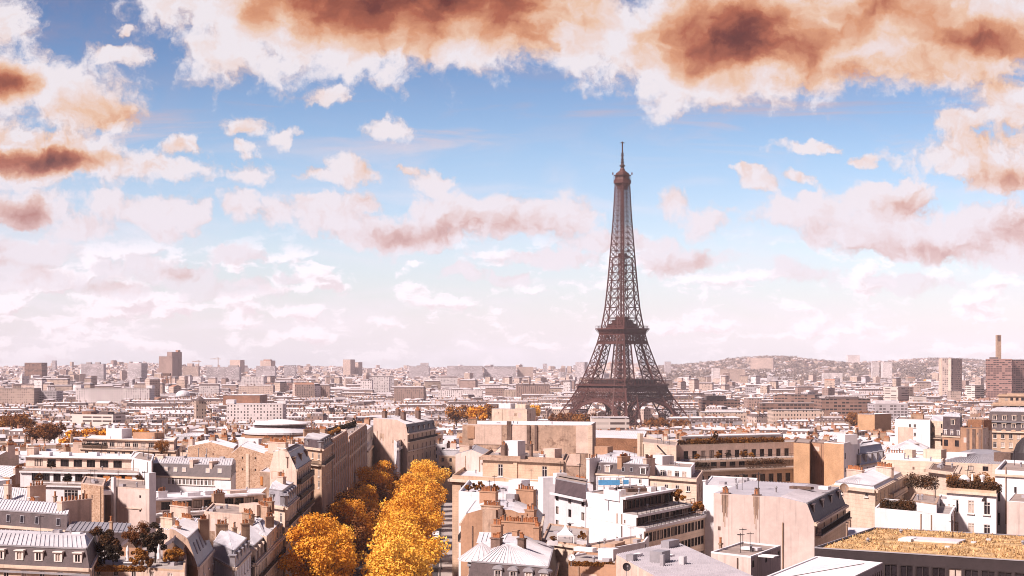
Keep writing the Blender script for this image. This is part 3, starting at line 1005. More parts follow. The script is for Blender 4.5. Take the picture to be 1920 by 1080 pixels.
        for k in range(RND.choice((1, 2, 3))):
            w = p + e * RND.uniform(.6, L - .6) + n * .01
            b = MB()
            b.box((w.x, w.y, ztop - RND.uniform(1.5, 7)), .42, .06, .55, ang)
            b.build('vent_opening', M['soot'], s.T)
    # ---- roofs
    def slope(s, b, p0, p1, q1, q0, seam=.7, rib=.1):
        """one roof plane from low edge p0-p1 to high edge q0-q1, with standing seams"""
        b.face([p0, p1, q1, q0] if (Vector(q0) - Vector(q1)).length > 1e-3 else [p0, p1, q1])
        if seam:
            n = int((Vector(p1) - Vector(p0)).length / seam)
            for i in range(1, n):
                f = i / n
                A, B_ = lerp(Vector(p0), Vector(p1), f), lerp(Vector(q0), Vector(q1), f)
                up = Vector((0, 0, rib / 2))
                if (B_ - A).length > .5:
                    b.beam(A + up, B_ + up, rib)
    def flat(s, z, m='tar', par=.5, parm='plaster', poly=None, cop=True):
        P = poly or s.P
        s.spots = getattr(s, 'spots', []) + [(list(P), z)]
        b = s.mb('roof#%d' % getattr(s, 'tn', 0), m)
        b.face([(*p, z) for p in P])
        if par:
            I = s.inset([.28] * len(P), P)
            w = s.mb('parapet', parm)
            n = len(P)
            for i in range(n):
                j = (i + 1) % n
                w.face([(*P[i], z - .02), (*P[j], z - .02), (*P[j], z + par), (*P[i], z + par)])
                w.face([(*I[j], z), (*I[i], z), (*I[i], z + par), (*I[j], z + par)])
                w.face([(*P[i], z + par), (*P[j], z + par), (*I[j], z + par), (*I[i], z + par)])
    def mansard(s, z, h1, in1, h2, in2=None, low='slate', up='zinc', seam=.7, wallm='plaster', eave=.25):
        """in1: run of the steep slope per edge (0 = blind end wall); in2: run of the shallow slope"""
        I = s.inset(in1)
        lo, hi = s.mb('roof', low), s.mb('upper_roof', up)
        in2 = in2 or [max(.01, min(4.5, 99)) if x > 0 else .0 for x in in1]
        w, dd = (s.b - s.a).length, (s.d - s.a).length
        J = s.inset(in2, I)
        for i in range(4):
            j = (i + 1) % 4
            A = [(*s.P[i], z), (*s.P[j], z), (*I[j], z + h1), (*I[i], z + h1)]
            B_ = [(*I[i], z + h1), (*I[j], z + h1), (*J[j], z + h1 + h2), (*J[i], z + h1 + h2)]
            if in1[i] <= 0.001:
                b = s.mb('gable_wall#%d' % i, wallm)
                b.face(A)
                b.face(B_)
            else:
                s.slope(lo, *A, seam=0)
                s.slope(hi, *B_, seam=seam)
        hi.face([(*p, z + h1 + h2) for p in J])
        # cornice and gutter line
        co = s.mb('cornice', 'pale')
        for i in range(4):
            if in1[i] > .001:
                p, q = s.P[i], s.P[(i + 1) % 4]
                e = (q - p).normalized()
                n = Vector((e.y, -e.x)) * eave
                co.prism([p + n - e * .0, q + n, q - n * .4, p - n * .4], z - .32, z + .1, bottom=True)
                t = s.mb('gutter', 'zincg')
                a_, b_ = I[i], I[(i + 1) % 4]
                t.beam((*a_, z + h1 + .03), (*b_, z + h1 + .03), .2)
        s.I, s.J, s.zr = I, J, (z, z + h1, z + h1 + h2)
        if not any(x <= .001 for x in in1[1:]) or True:
            s.spots = getattr(s, 'spots', []) + [(list(J), z + h1 + h2)]
    def gable(s, z, h, axis=0, m='zinc', wallm='plaster', seam=.7, over=.2, pos=.5):
        a, b, c, d = s.P
        if axis == 0:
            r0, r1 = lerp(a, d, pos), lerp(b, c, pos)
            low = [(a, b, r1, r0), (c, d, r0, r1)]
            ends = [(b, c, r1), (d, a, r0)]
        else:
            r0, r1 = lerp(a, b, pos), lerp(d, c, pos)
            low = [(b, c, r1, r0), (d, a, r0, r1)]
            ends = [(a, b, r0), (c, d, r1)]
        R_ = s.mb('roof', m)
        for p, q, r, t in low:
            s.slope(R_, (*p, z), (*q, z), (*r, z + h), (*t, z + h), seam=seam)
        for k, (p, q, r) in enumerate(ends):
            W_ = s.mb('gable_wall#%d' % k, wallm)
            W_.face([(*p, z), (*q, z), (*r, z + h)])
        R_.beam((*r0, z + h), (*r1, z + h), .22)
    def hip(s, z, h, run, m='zinc', seam=.7):
        J = s.inset([run] * 4 if not hasattr(run, '__len__') else run)
        R_ = s.mb('roof', m)
        for i in range(4):
            j = (i + 1) % 4
            s.slope(R_, (*s.P[i], z), (*s.P[j], z), (*J[j], z + h), (*J[i], z + h), seam=seam)
        R_.face([(*p, z + h) for p in J])
    def shed(s, z, dh, m='zinc', wallm='plaster', seam=.7):
        a, b, c, d = s.P
        R_ = s.mb('roof', m)
        s.slope(R_, (*a, z), (*b, z), (*c, z + dh), (*d, z + dh), seam=seam)
        W_ = s.mb('gable_wall', wallm)
        W_.face([(*b, z), (*c, z), (*c, z + dh)])
        W_.face([(*d, z), (*a, z), (*d, z + dh)])
        W_.face([(*c, z), (*d, z), (*d, z + dh), (*c, z + dh)])
    # ---- things on roofs
    def chimney(s, u, v, w, d, z0, z1, n=4, m='stack', turn=0.0, z00=None):
        p = s.pos(u, v)
        b = MB()
        ang = s.ang() + turn
        b.box((0, 0, 0), w, d, z1 - z0 - .2)
        b.box((0, 0, z1 - z0 - .2), w + .2, d + .2, .2)
        o = b.build('chimney', M[m], None)
        o.parent = s.T
        o.location = Vector((p.x, p.y, z0)) - s.loc
        o.rotation_euler = (0, 0, ang)
        along = w >= d
        L = max(w, d)
        if s.far:
            me = o.data
            q = MB()
            q.v, q.f, q.mi = [tuple(v.co) for v in me.vertices], [tuple(f.vertices) for f in me.polygons], [0] * len(me.polygons)
            for i in range(n):
                x = lerp(-L / 2 + .22, L / 2 - .22, (i + .5) / n)
                q.tube((x if along else 0, 0 if along else x, z1 - z0), .2, .17, RND.uniform(.5, 1.0), 6, 1)
            me2 = bpy.data.meshes.new('chimney')
            me2.from_pydata(q.v, [], q.f)
            me2.materials.append(M[m]); me2.materials.append(M['pot'])
            me2.polygons.foreach_set('material_index', q.mi)
            o.data = me2
            return o
        for i in range(n):
            x = lerp(-L / 2 + .22, L / 2 - .22, (i + .5) / n)
            x += RND.uniform(-.05, .05)
            k = RND.choice((0, 0, 1, 1, 1, 2))
            put('chimney_pot', pot_mesh(k), o, (x if along else 0, 0 if along else x, z1 - z0))
        return o
    def dormers(s, edge, n, w, h, z, m0=.8, m1=.8, run=None, style='z', depth=1.3, back=.15, fr='frame'):
        p, q = s.P[edge], s.P[(edge + 1) % 4]
        e = q - p
        L = e.length
        e = e / L
        nrm = Vector((e.y, -e.x))
        ang = math.atan2(e.y, e.x)
        w, h = round(w, 1), round(h, 1)
        def fill(b):
            t = .16
            b.face([(-w / 2 - t, 0, 0), (-w / 2 - t, 0, h + .1), (-w / 2 - t, depth, h + .1), (-w / 2 - t, depth, 0)])
            b.face([(w / 2 + t, 0, 0), (w / 2 + t, depth, 0), (w / 2 + t, depth, h + .1), (w / 2 + t, 0, h + .1)])
            for x in (-w / 2 - t / 2, w / 2 + t / 2):
                b.face([(x - t / 2, 0, 0), (x + t / 2, 0, 0), (x + t / 2, 0, h + .1), (x - t / 2, 0, h + .1)])
            b.face([(-w / 2, 0, h), (w / 2, 0, h), (w / 2, 0, h + .1), (-w / 2, 0, h + .1)])
            if style == 'a':          # curved pediment
                pr = [(-w / 2 - .3, h + .1)] + [((w / 2 + .3) * -math.cos(math.pi * i / 8), h + .1 + .55 * math.sin(math.pi * i / 8)) for i in range(1, 8)] + [(w / 2 + .3, h + .1)]
            elif style == 'g':
                pr = [(-w / 2 - .3, h + .1), (0, h + .6), (w / 2 + .3, h + .1)]
            else:
                pr = [(-w / 2 - .3, h + .1), (-w / 2 - .3, h + .22), (w / 2 + .3, h + .28), (w / 2 + .3, h + .1)][::1]
            fr_ = [(x, -.18, z_) for x, z_ in pr]
            bk = [(x, depth + .3, z_ + .05) for x, z_ in pr]
            b.face(fr_[::-1] if style != 'z' else fr_[::-1])
            for i in range(len(pr) - 1):
                b.face([fr_[i], fr_[i + 1], bk[i + 1], bk[i]])
            b.face([fr_[0], fr_[-1], bk[-1], bk[0]])
        dm = shared(('dormer', w, h, style, depth, fr), lambda: mesh_of(fill, M['zincg'] if fr == 'zincg' else M[fr], 'dormer'))
        fm, gm, cm = win_mesh(w, h, 'x')
        for i in range(n):
            u = L / 2 if n == 1 else lerp(m0, L - m1, i / (n - 1))
            x = p + e * u - nrm * back
            o = put('dormer', dm, s.T, Vector((x.x, x.y, z)) - s.loc, ang)
            wd = put('window', fm, o, (0, -.06, 0))
            put('pane', cm if RND.random() < .4 else gm, o, (0, -.06, 0))
    def skylights(s, edge, us, w, h, f, m='glass', lowz=None, hiz=None, which='low'):
        """flat roof windows lying on the steep slope of an edge; f = how far up the slope"""
        i, j = edge, (edge + 1) % 4
        lo, hi = (s.P, s.I) if which == 'low' else (s.I, s.J)
        z0, z1 = (s.zr[0], s.zr[1]) if which == 'low' else (s.zr[1], s.zr[2])
        p0, p1 = Vector((*lo[i], z0)), Vector((*lo[j], z0))
        q0, q1 = Vector((*hi[i], z1)), Vector((*hi[j], z1))
        for u in us:
            c0 = lerp(p0, p1, u)
            c1 = lerp(q0, q1, u)
            up = (c1 - c0).normalized()
            e = (p1 - p0).normalized()
            n = e.cross(up).normalized()
            ctr = lerp(c0, c1, f)
            b = MB()
            fr = MB()
            A = [ctr + e * (x * w / 2) + up * (y * h / 2) for x, y in ((-1, -1), (1, -1), (1, 1), (-1, 1))]
            O = [ctr + e * (x * (w / 2 + .09)) + up * (y * (h / 2 + .09)) for x, y in ((-1, -1), (1, -1), (1, 1), (-1, 1))]
            b.face([x + n * .1 for x in A])
            for k in range(4):
                l = (k + 1) % 4
                fr.face([O[k], O[l], O[l] + n * .13, O[k] + n * .13])
                fr.face([O[k] + n * .13, O[l] + n * .13, A[l] + n * .13, A[k] + n * .13])
            o = fr.build('skylight', M['zincg'], s.T)
            b.build('pane', M[m], o)
    def cornice(s, z, edges=(0, 1), out=.35, h=.4, m='pale'):
        co = s.mb('cornice', m)
        for i in edges:
            p, q = s.P[i], s.P[(i + 1) % 4]
            e = (q - p).normalized()
            n = Vector((e.y, -e.x)) * out
            co.prism([p + n - e * out * .9, q + n + e * out * .9, q - n * .2, p - n * .2], z, z + h, bottom=True)
    def balcony(s, edge, z, u0=0.0, u1=1.0, depth=.9, hh=1.0, slab='pale', rail='iron', style='bars', th=.22, inward=0.0):
        p, q = s.P[edge], s.P[(edge + 1) % 4]
        e = q - p
        L = e.length
        e = e / L
        n = Vector((e.y, -e.x))
        p0, p1 = p + e * (L * u0) - n * inward, p + e * (L * u1) - n * inward
        b = MB()
        b.prism([p0 + n * depth, p1 + n * depth, p1 + n * .0, p0 + n * .0], z - th, z, bottom=True)
        o = b.build('balcony', M[slab], s.T)
        r = MB()
        f0, f1 = p0 + n * (depth - .08), p1 + n * (depth - .08)
        segs = [(f0, f1)] + ([(p0 + n * .05, f0), (f1, p1 + n * .05)] if depth > .3 else [])
        for (x, y) in segs:
            r.beam((*x, z + hh), (*y, z + hh), .08)
            r.beam((*x, z + .1), (*y, z + .1), .06)
            ln = (y - x).length
            if style == 'bars':
                k = max(2, int(ln / .22))
                for i in range(k + 1):
                    w = lerp(x, y, i / k)
                    r.beam((*w, z), (*w, z + hh), .045)
            elif style == 'panel':
                k = max(2, int(ln / 1.5))
                for i in range(k + 1):
                    w = lerp(x, y, i / k)
                    r.beam((*w, z), (*w, z + hh), .07)
                r.face([(*x, z + .15), (*y, z + .15), (*y, z + hh - .1), (*x, z + hh - .1)])
            else:
                k = max(2, int(ln / 1.6))
                for i in range(k + 1):
                    w = lerp(x, y, i / k)
                    r.beam((*w, z), (*w, z + hh), .07)
                r.beam((*x, z + hh * .55), (*y, z + hh * .55), .05)
        r.build('railing', M[rail], o)
        return o
    def box(s, name, m, u, v, w, d, z, h, turn=0.0, top=None):
        p = s.pos(u, v)
        b = MB()
        b.box((p.x, p.y, z), w, d, h, s.ang() + turn)
        return b.build(name, M[m], s.T)
    def clutter(s):
        """vents, hatches and aerials that stand about on a roof"""
        for P, z in getattr(s, 'spots', [])[-2:]:
            a, b, d = P[0], P[1], P[3]
            w, dd = (b - a).length, (d - a).length
            if w < 3 or dd < .6:
                continue
            for k in range(min(5, 1 + int(w * dd / 28))):
                u, v = RND.uniform(.12, .88), RND.uniform(.2, .8)
                p = a + (b - a) * u + (d - a) * v
                r = RND.random()
                if r < .4:
                    me = shared('vent', lambda: mesh_of(lambda q: (q.tube((0, 0, -.3), .16, .16, 1.0, 8), q.tube((0, 0, .7), .28, .1, .22, 8)), M['zincg'], 'roof_vent'))
                    put('roof_vent', me, s.T, Vector((p.x, p.y, z)) - s.loc)
                elif r < .7:
                    me = shared('hatch', lambda: mesh_of(lambda q: q.box((0, 0, -.3), 1.1, .8, .75), M['fins'], 'roof_hatch'))
                    put('roof_hatch', me, s.T, Vector((p.x, p.y, z)) - s.loc, s.ang())
                else:
                    def ant(q):
                        q.beam((0, 0, -.3), (0, 0, 2.6), .07)
                        for i in range(5):
                            q.beam((-.5 + .05 * i, -.4 + .2 * i, 2.35), (.5 - .05 * i, -.4 + .2 * i, 2.35), .05)
                        q.beam((0, -.45, 2.35), (0, .45, 2.35), .06)
                    me = shared('aerial', lambda: mesh_of(ant, M['iron'], 'aerial'))
                    put('aerial', me, s.T, Vector((p.x, p.y, z)) - s.loc, RND.uniform(0, 3))
    def done(s, see=None):
        if not s.far:
            s.clutter()
        for (name, m), b in s.m.items():
            if b.f:
                b.build(name.split('#')[0], [M[m], M['glass']] if any(b.mi) else M[m], s.T)
        if see:
            px = [px_of(p.x, p.y) for p in s.P]
            SEEN.append((min(px), max(px), s.D, see))
        return s.T

# ---------------------------------------------------------------- foliage
def leaf_cloud(rng, clumps, per, size, out=.75, flat=1.0):
    """leaf-sized quads filling and edging a set of clumps (centre, radius); returns verts, faces"""
    V = []
    rm = sum(r for _, r in clumps) / len(clumps)
    for (c, r) in clumps:
        n = int(per * (r / rm) ** 2)
        d = rng.normal(size=(n, 3))
        d /= np.linalg.norm(d, axis=1)[:, None]
        rad = r * (1 - out * rng.random(n) ** 2.2)
        pos = np.array(c) + d * rad[:, None] * np.array([1, 1, .85])
        nn = d * .8 + rng.normal(size=(n, 3)) * .75 + np.array([0, 0, .35])
        nn /= np.linalg.norm(nn, axis=1)[:, None]
        t = np.cross(nn, rng.normal(size=(n, 3)))
        t /= np.linalg.norm(t, axis=1)[:, None]
        b = np.cross(nn, t)
        s_ = size * (.6 + .8 * rng.random(n))[:, None]
        q = np.stack([pos - t * s_ * .5, pos + b * s_ * .34 - t * s_ * .05, pos + t * s_ * .5, pos - b * s_ * .34 + t * s_ * .05], axis=1)
        V.append(q.reshape(-1, 3))
    V = np.concatenate(V)
    return V

def leaf_mesh(name, V, m):
    n = len(V) // 4
    me = bpy.data.meshes.new(name)
    me.vertices.add(len(V))
    me.vertices.foreach_set('co', V.astype('f4').ravel())
    me.loops.add(n * 4)
    me.loops.foreach_set('vertex_index', np.arange(n * 4, dtype='i4'))
    me.polygons.add(n)
    me.polygons.foreach_set('loop_start', np.arange(n, dtype='i4') * 4)
    me.update(calc_edges=True)
    me.materials.append(m)
    return me

def tree_meshes(key, seed, H, Wd, m, size=.5, per=150, nclump=46, trunk=.4, low=.3, shape=1.0):
    rng = np.random.default_rng(seed)
    r = random.Random(seed)
    clumps = []
    ends = []
    while len(clumps) < nclump:
        d = rng.normal(size=3)
        d /= np.linalg.norm(d)
        k = rng.random() ** .38
        h = d[2] * k
        wx = 1.0 if h < 0 else (1 - .25 * shape * h)
        c = np.array([d[0] * k * Wd * .5 * wx, d[1] * k * Wd * .5 * wx, H * (low + (1 - low) * .5) + h * H * (1 - low) * .48])
        c[0] += Wd * .10 * math.sin(c[2] * .9 + seed)
        rad = Wd * (.085 + .085 * rng.random())
        clumps.append((c, rad))
        ends.append(c)
    V = leaf_cloud(rng, clumps, per, size)
    b = MB()
    b.tube((0, 0, -.5), trunk, trunk * .6, H * low + .5, 8, cap=False)
    top = Vector((0, 0, H * low))
    for c in ends[::3]:
        c = Vector(c)
        mid = lerp(top, c, .5) + Vector((r.uniform(-.4, .4), r.uniform(-.4, .4), .4))
        b.beam(top, mid, trunk * .55)
        b.beam(mid, c, trunk * .28)
    b.beam(top, (0, 0, H * .8), trunk * .6)
    tm = bpy.data.meshes.new('trunk')
    tm.from_pydata(b.v, [], b.f)
    tm.materials.append(M['bark'])
    return leaf_mesh('crown', V, m), tm

def tree(name, label, x, y, z, key, group=None, scale=1.0, rot=None, cat='tree', sz=None):
    cm, tm = TREES[key]
    T = thing(name, label, cat, (x, y, z), group)
    T.rotation_euler = (0, 0, RND.uniform(0, 6.28) if rot is None else rot)
    T.scale = (scale, scale, scale * (sz or 1))
    c = bpy.data.objects.new('crown', cm); COL.objects.link(c); c.parent = T
    if tm is not None:
        t = bpy.data.objects.new('trunk', tm); COL.objects.link(t); t.parent = T
    return T

TREES = {}
for i in range(5):
    TREES['plane%d' % i] = tree_meshes('plane', 11 + i, 18.0, 11.6 + .6 * (i % 3), M['gold'], size=.44, per=165, nclump=52)
for i in range(2):
    TREES['rust%d' % i] = tree_meshes('rust', 31 + i, 15.0, 11.0, M['rust'], size=.5, per=130, nclump=40)
TREES['ever0'] = tree_meshes('ever', 41, 6.0, 5.0, M['dark'], size=.3, per=150, nclump=34, trunk=.16, low=.22)
TREES['ever1'] = tree_meshes('ever', 42, 6.0, 3.8, M['dark'], size=.28, per=150, nclump=30, trunk=.16, low=.25)
for i in range(3):
    TREES['shrub%d' % i] = tree_meshes('shrub', 51 + i, 2.0, 2.0, M['shrub'], size=.2, per=300, nclump=14, trunk=.05, low=.1)
TREES['far'] = tree_meshes('far', 61, 13.0, 12.0, M['rust'], size=1.1, per=34, nclump=30)
TREES['farg'] = tree_meshes('far', 62, 13.0, 12.0, M['gold'], size=1.1, per=34, nclump=30)

def hedge(label, p, q, z, h, d, m='dark', name='hedge', cat='hedge', size=.24, dens=120, group=None):
    """clipped or loose planting along a line"""
    rng = np.random.default_rng(int(abs(p.x * 31 + p.y * 7 + z * 3)) + 5)
    L = (q - p).length
    e = (q - p) / L
    n = Vector((-e.y, e.x))
    cl = []
    k = max(2, int(L / (h * .45)))
    for i in range(k + 1):
        w = p + e * (L * i / k) + n * (d / 2)
        hh = h * rng.uniform(.75, 1.15)
        for j in range(2):
            cl.append((np.array([w.x - p.x, w.y - p.y, hh * (.3 + .4 * j)]), hh * .42))
    V = leaf_cloud(rng, cl, int(dens * 2.2), size, .9)
    me = leaf_mesh(name, V, M[m])
    o = bpy.data.objects.new(name, me)
    COL.objects.link(o)
    o.location = (p.x, p.y, z)
    tag(o, label, cat, group)
    return o

# ================================================================ buildings one can tell apart
def tier(s, A, B, C, py, m='white', z0=None, win=None, side=None):
    """a further storey of the same house on its own, set-back footprint"""
    s.tn = getattr(s, 'tn', 0) + 1
    s.a, s.b, s.c = at(*A), at(*B), at(*C)
    s.d = s.a + s.c - s.b
    s.P = [s.a, s.b, s.c, s.d]
    s.D = s.b.y
    z = s.z(py) if py > 200 else py
    s.body(z, m, win, side, z0=z0)
    return z
Bld.tier = tier
VM = [0, 1, .5]

# ---- lower left
h = Bld('mansard_house', 'grey mansard house with five small dormers at the lower left edge', (-75, 212), (168, 206), (186, 226), group=None)
z = h.z(1067); h.body(z, 'pale', {0: (7, .9, 1.2, [(1075, 1092)], 'w')})
h.mansard(z, 2.5, [.75, .5, .75, 0], .85, [6.5, .8, 6.5, 0])
h.dormers(0, 6, .95, 1.1, z + .75, 3.2, 1.9, back=.15, depth=.7)
h.cornice(z - .9, (0,), .3, .25, 'zincg')
h.chimney(.0, .5, 1.2, 2.6, z, z + 4.2, 5)
h.box('roof_hatch', 'white', .86, .55, 1.3, .9, z + 3.1, .45)
h.done(1080)

h = Bld('mansard_house', 'long slate mansard house with four skylights behind the left dormered roof', (-60, 262), (125, 250), (142, 270))
z = h.z(995); h.body(z, 'pale', {0: (9, .8, 1.5, [(1001, 1010)], 'w')})
h.mansard(z, 2.35, [.9, 0, .9, 0], 1.0, [6.5, 0, 6.5, 0])
h.skylights(0, (.42, .56, .71, .92), .75, 1.15, .5)
h.chimney(1.04, .4, 1.1, 6.4, z - 3, z + 4.2, 8, 'plaster')
h.chimney(.83, .55, .4, .4, z + 2.6, z + 4.4, 1)
h.done(1010)

h = Bld('zinc_shed', 'low seamed zinc roof running to the garden terrace from the brick patch wall', (122, 243), (238, 240), (246, 252))
z = h.z(999); h.body(z, 'slate'); h.shed(z, .25, 'zincg', 'slate', seam=.8)
h.chimney(.74, .1, .4, .4, z - .5, z + 1.6, 1)
h.done(1000)

h = Bld('garden_terrace_house', 'flat house roof planted with dark trees, hedges and folded parasols', (158, 222), (346, 214), (352, 244))
z = h.z(1073); h.body(z, 'plaster', {0: (5, .9, 2, [(1076, 1090)], 'w')})
h.flat(z, 'paving', .25, 'stone'); h.done(1075)
gz = z
def on(px, py_d, zz=None):
    p = at(px, py_d)
    return p.x, p.y, gz if zz is None else zz
tree('roof_tree', 'dark wide pine on the roof garden, nearest the dormered mansard', *on(196, 222), 'ever0', scale=.86, cat='tree')
tree('roof_tree', 'small rusty tree between the two dark roof garden trees', *on(256, 228), 'rust0', scale=.36)
tree('roof_tree', 'dark rounded tree on a thin stem beside the right-hand parasol', *on(291, 224), 'ever1', scale=.95)
tree('roof_shrub', 'round dark clipped bush below the wide roof pine', *on(212, 219), 'ever0', scale=.52, cat='shrub')
tree('roof_shrub', 'gold bush at the corner of the left parasol', *on(262, 219), 'shrub0', scale=1.35, cat='shrub')
tree('roof_shrub', 'low orange bush in front of the roof garden hedge end', *on(276, 216.5), 'shrub1', scale=.95, cat='shrub')
tree('roof_shrub', 'bright yellow bush right of the white right-hand parasol', *on(322, 222), 'shrub2', scale=1.1, cat='shrub')
tree('roof_shrub', 'dark rust bush against the gabled garden shed', *on(333, 223), 'shrub0', scale=1.2, cat='shrub')
tree('roof_shrub', 'small golden bush at the left end of the front hedge', *on(172, 217), 'shrub1', scale=.85, cat='shrub')
hedge('clipped brown hedge along the front edge of the roof garden', at(163, 214.6), at(268, 214.4), gz, .75, .8, 'shrub', dens=170, size=.15)
hedge('square dark hedge block beside the dormered roof', at(166, 220), at(186, 220), gz, 1.5, 1.0, 'dark', dens=150, size=.18)
def parasol(label, px, D):
    x, y, zz = on(px, D)
    T = thing('folded_parasol', label, 'parasol', (x, y, zz), 'folded parasols in the roof garden')
    b = MB(); b.tube((x, y, zz), .05, .05, 2.9, 8); b.build('pole', M['frame'], T)
    b = MB(); b.lathe((x, y, zz), [(.26, .9), (.32, 1.0), (.2, 1.8), (.24, 2.3), (.12, 2.8), (.02, 3.05)], 10); b.build('canopy', M['canvas'], T)
    b = MB(); b.box((x, y, zz), .7, .7, .16); b.build('base', M['paving'], T)
parasol('folded white parasol standing over the stone table in the roof garden', 239, 219)
parasol('folded white parasol standing right of the dark stemmed roof tree', 298, 221)
T = thing('garden_table', 'pale stone table beside the left folded parasol', 'table', on(243, 218.5))
x, y, zz = on(243, 218.5)
b = MB(); b.box((x, y, zz + .7), 1.6, .9, .1); b.build('tabletop', M['white'], T)
b = MB(); b.box((x, y, zz), .6, .5, .7); b.build('leg', M['white'], T)
h = Bld('garden_shed', 'small dark gabled shed at the back of the roof garden', (305, 228), (343, 226), (347, 234))
h.body(gz + 1.5, 'ochre', z0=gz); h.gable(gz + 1.5, 1.1, 1, 'slate', 'soot', seam=0); h.done()
h = Bld('garden_shed', 'brown gabled shed half hidden behind the roof garden pines', (225, 232), (262, 231), (266, 238))
h.body(gz + 1.3, 'ochre', z0=gz); h.gable(gz + 1.3, 1.0, 1, 'slate', 'soot', seam=0); h.done()

h = Bld('skylight_house', 'narrow zinc house with four bright skylights on its steep right slope', (318, 240), (371, 230), (400, 252))
z = h.z(1064); h.body(z, 'plaster', {1: (4, .9, 1, [(1072, 1090)], 'w')}, {0: 'ochre'})
h.mansard(z, 3.8, [0, 1.9, .6, 0], .8, [0, 2.5, 2, 0], low='zincg', wallm='worn')
h.skylights(1, (.2, .38, .56, .74), .62, 2.0, .55, 'curtain')
h.chimney(.2, .12, 1.6, .6, z, z + 5.0, 5, 'plaster'); h.chimney(.8, .7, .6, 1.5, z + 2, z + 5.3, 4)
h.done(1060)

h = Bld('chimney_row_house', 'cream house end with long rows of orange chimney pots beside the roof garden', (292, 266), (362, 258), (380, 276))
z = h.z(1000); h.body(z, 'plaster'); h.shed(z, .6, 'zinc')
h.chimney(.3, .1, 3.6, .6, z, z + 1.9, 9, 'pale'); h.chimney(.72, .4, 3.4, .6, z, z + 1.6, 7, 'pale'); h.chimney(.4, .9, 5.6, .6, z, z + 2.6, 11, 'plaster')
h.done(1000)

h = Bld('corner_house', 'cream corner house with pedimented dormer at the foot of the avenue', (440, 283), (478, 270.5), (531, 315))
z = h.z(1057); h.body(z, 'pale', {0: (2, 1.1, 1.6, [(1066, 1086)], 'f'), 1: (11, 1.1, 1.6, [(1066, 1086), (1100, 1118)], 'f')})
h.mansard(z, 2.6, [.7, .7, .7, 0], 1.6, [4, 4, 4, 0])
h.dormers(0, 1, 1.3, 1.7, z + .2, style='g', depth=.8, fr='pale', back=.1); h.dormers(1, 9, 1.1, 1.6, z + .2, 2.5, 1.6, style='a', depth=.8, fr='pale', back=.1)
h.balcony(1, z - 3.1, .03, .97, .7); h.balcony(0, z - .1, .05, .95, .6)
h.chimney(.2, .35, 1.4, .7, z + 2, z + 5.2, 6); h.chimney(.1, .7, .7, 2.6, z + 2, z + 5.6, 7); h.chimney(-.1, .05, 1, .7, z, z + 4.6, 3)
h.cornice(z - .5, (0, 1), .5, .35); h.done(1075)

h = Bld('street_house', 'bluish white street front with zinc roof at the lowest avenue corner', (398, 262), (441, 246), (470, 268))
z = h.z(1066); h.body(z, 'white', {1: (6, 1.0, 1, [(1074, 1096)], 'f'), 0: (2, 1, 1.2, [(1074, 1094)], 'w')})
h.mansard(z, 2.2, [.6, .7, .6, 0], .9, [3, 3, 2, 0], low='zincg')
h.dormers(1, 5, .9, 1.5, z + .2, 1.5, 1.4, depth=.8, fr='zincg'); h.chimney(.8, .95, .7, 1.4, z + 1, z + 4.6, 3); h.chimney(.05, .5, .6, 2, z, z + 4.3, 5)
h.done(1070)

h = Bld('zinc_house', 'pale zinc hipped house with chimney walls left of the avenue corner', (452, 296), (500, 286), (519, 305))
z = h.z(1006); h.body(z, 'pale', {1: (4, .9, .8, [(1014, 1030)], 'w')}); h.hip(z, 1.6, 3.4)
h.chimney(.15, .3, 4.6, .6, z, z + 2.9, 8, 'stack'); h.chimney(.5, .9, 5, .6, z, z + 3.6, 8, 'stack'); h.chimney(.9, .5, .6, 1.6, z + .5, z + 2.6, 3)
h.done(1010)
h = Bld('terrace_block', 'blank cream block with flat coping below the white balcony rails', (383, 310), (458, 303), (470, 322))
z = h.z(968); h.body(z, 'plaster'); h.flat(z, 'tar', .3); h.box('roof_room', 'plaster', 1.2, .5, 5, 4, z - .5, 2.2); h.chimney(1.5, .5, 3, .7, z, z + 2.4, 6); h.chimney(.1, 1.2, .7, 3, z, z + 2, 5)
h.done(985)

h = Bld('mansard_house', 'avenue house with grey dormers over a rounded cream corner', (503, 323), (534, 316.5), (557, 342))
z = h.z(951); h.body(z, 'pale', {0: (2, 1.1, 1.2, [(963, 981), (990, 1010), (1020, 1042)], 'f'), 1: (6, 1.1, 1.5, [(963, 981), (990, 1010), (1020, 1042)], 'f')})
h.mansard(z, 3.0, [.8, .8, .8, 0], .9, [3, 3, 3, 0], low='zincg')
h.dormers(0, 2, 1.1, 1.7, z + .35, 1.2, 1.5, depth=.9, fr='zincg', style='g', back=.1); h.dormers(1, 6, 1.1, 1.7, z + .35, 1.5, 1.5, depth=.9, fr='zincg', style='g', back=.1)
h.cornice(z - .5, (0, 1), .6, .4); h.balcony(1, z - 4.0, .05, .95, .8); h.balcony(1, z - 7.2, .05, .95, .8); h.balcony(0, z - 7.2, .1, .9, .7)
h.chimney(.4, .5, 3, .7, z + 3, z + 5, 7, 'plaster'); h.done(1040)

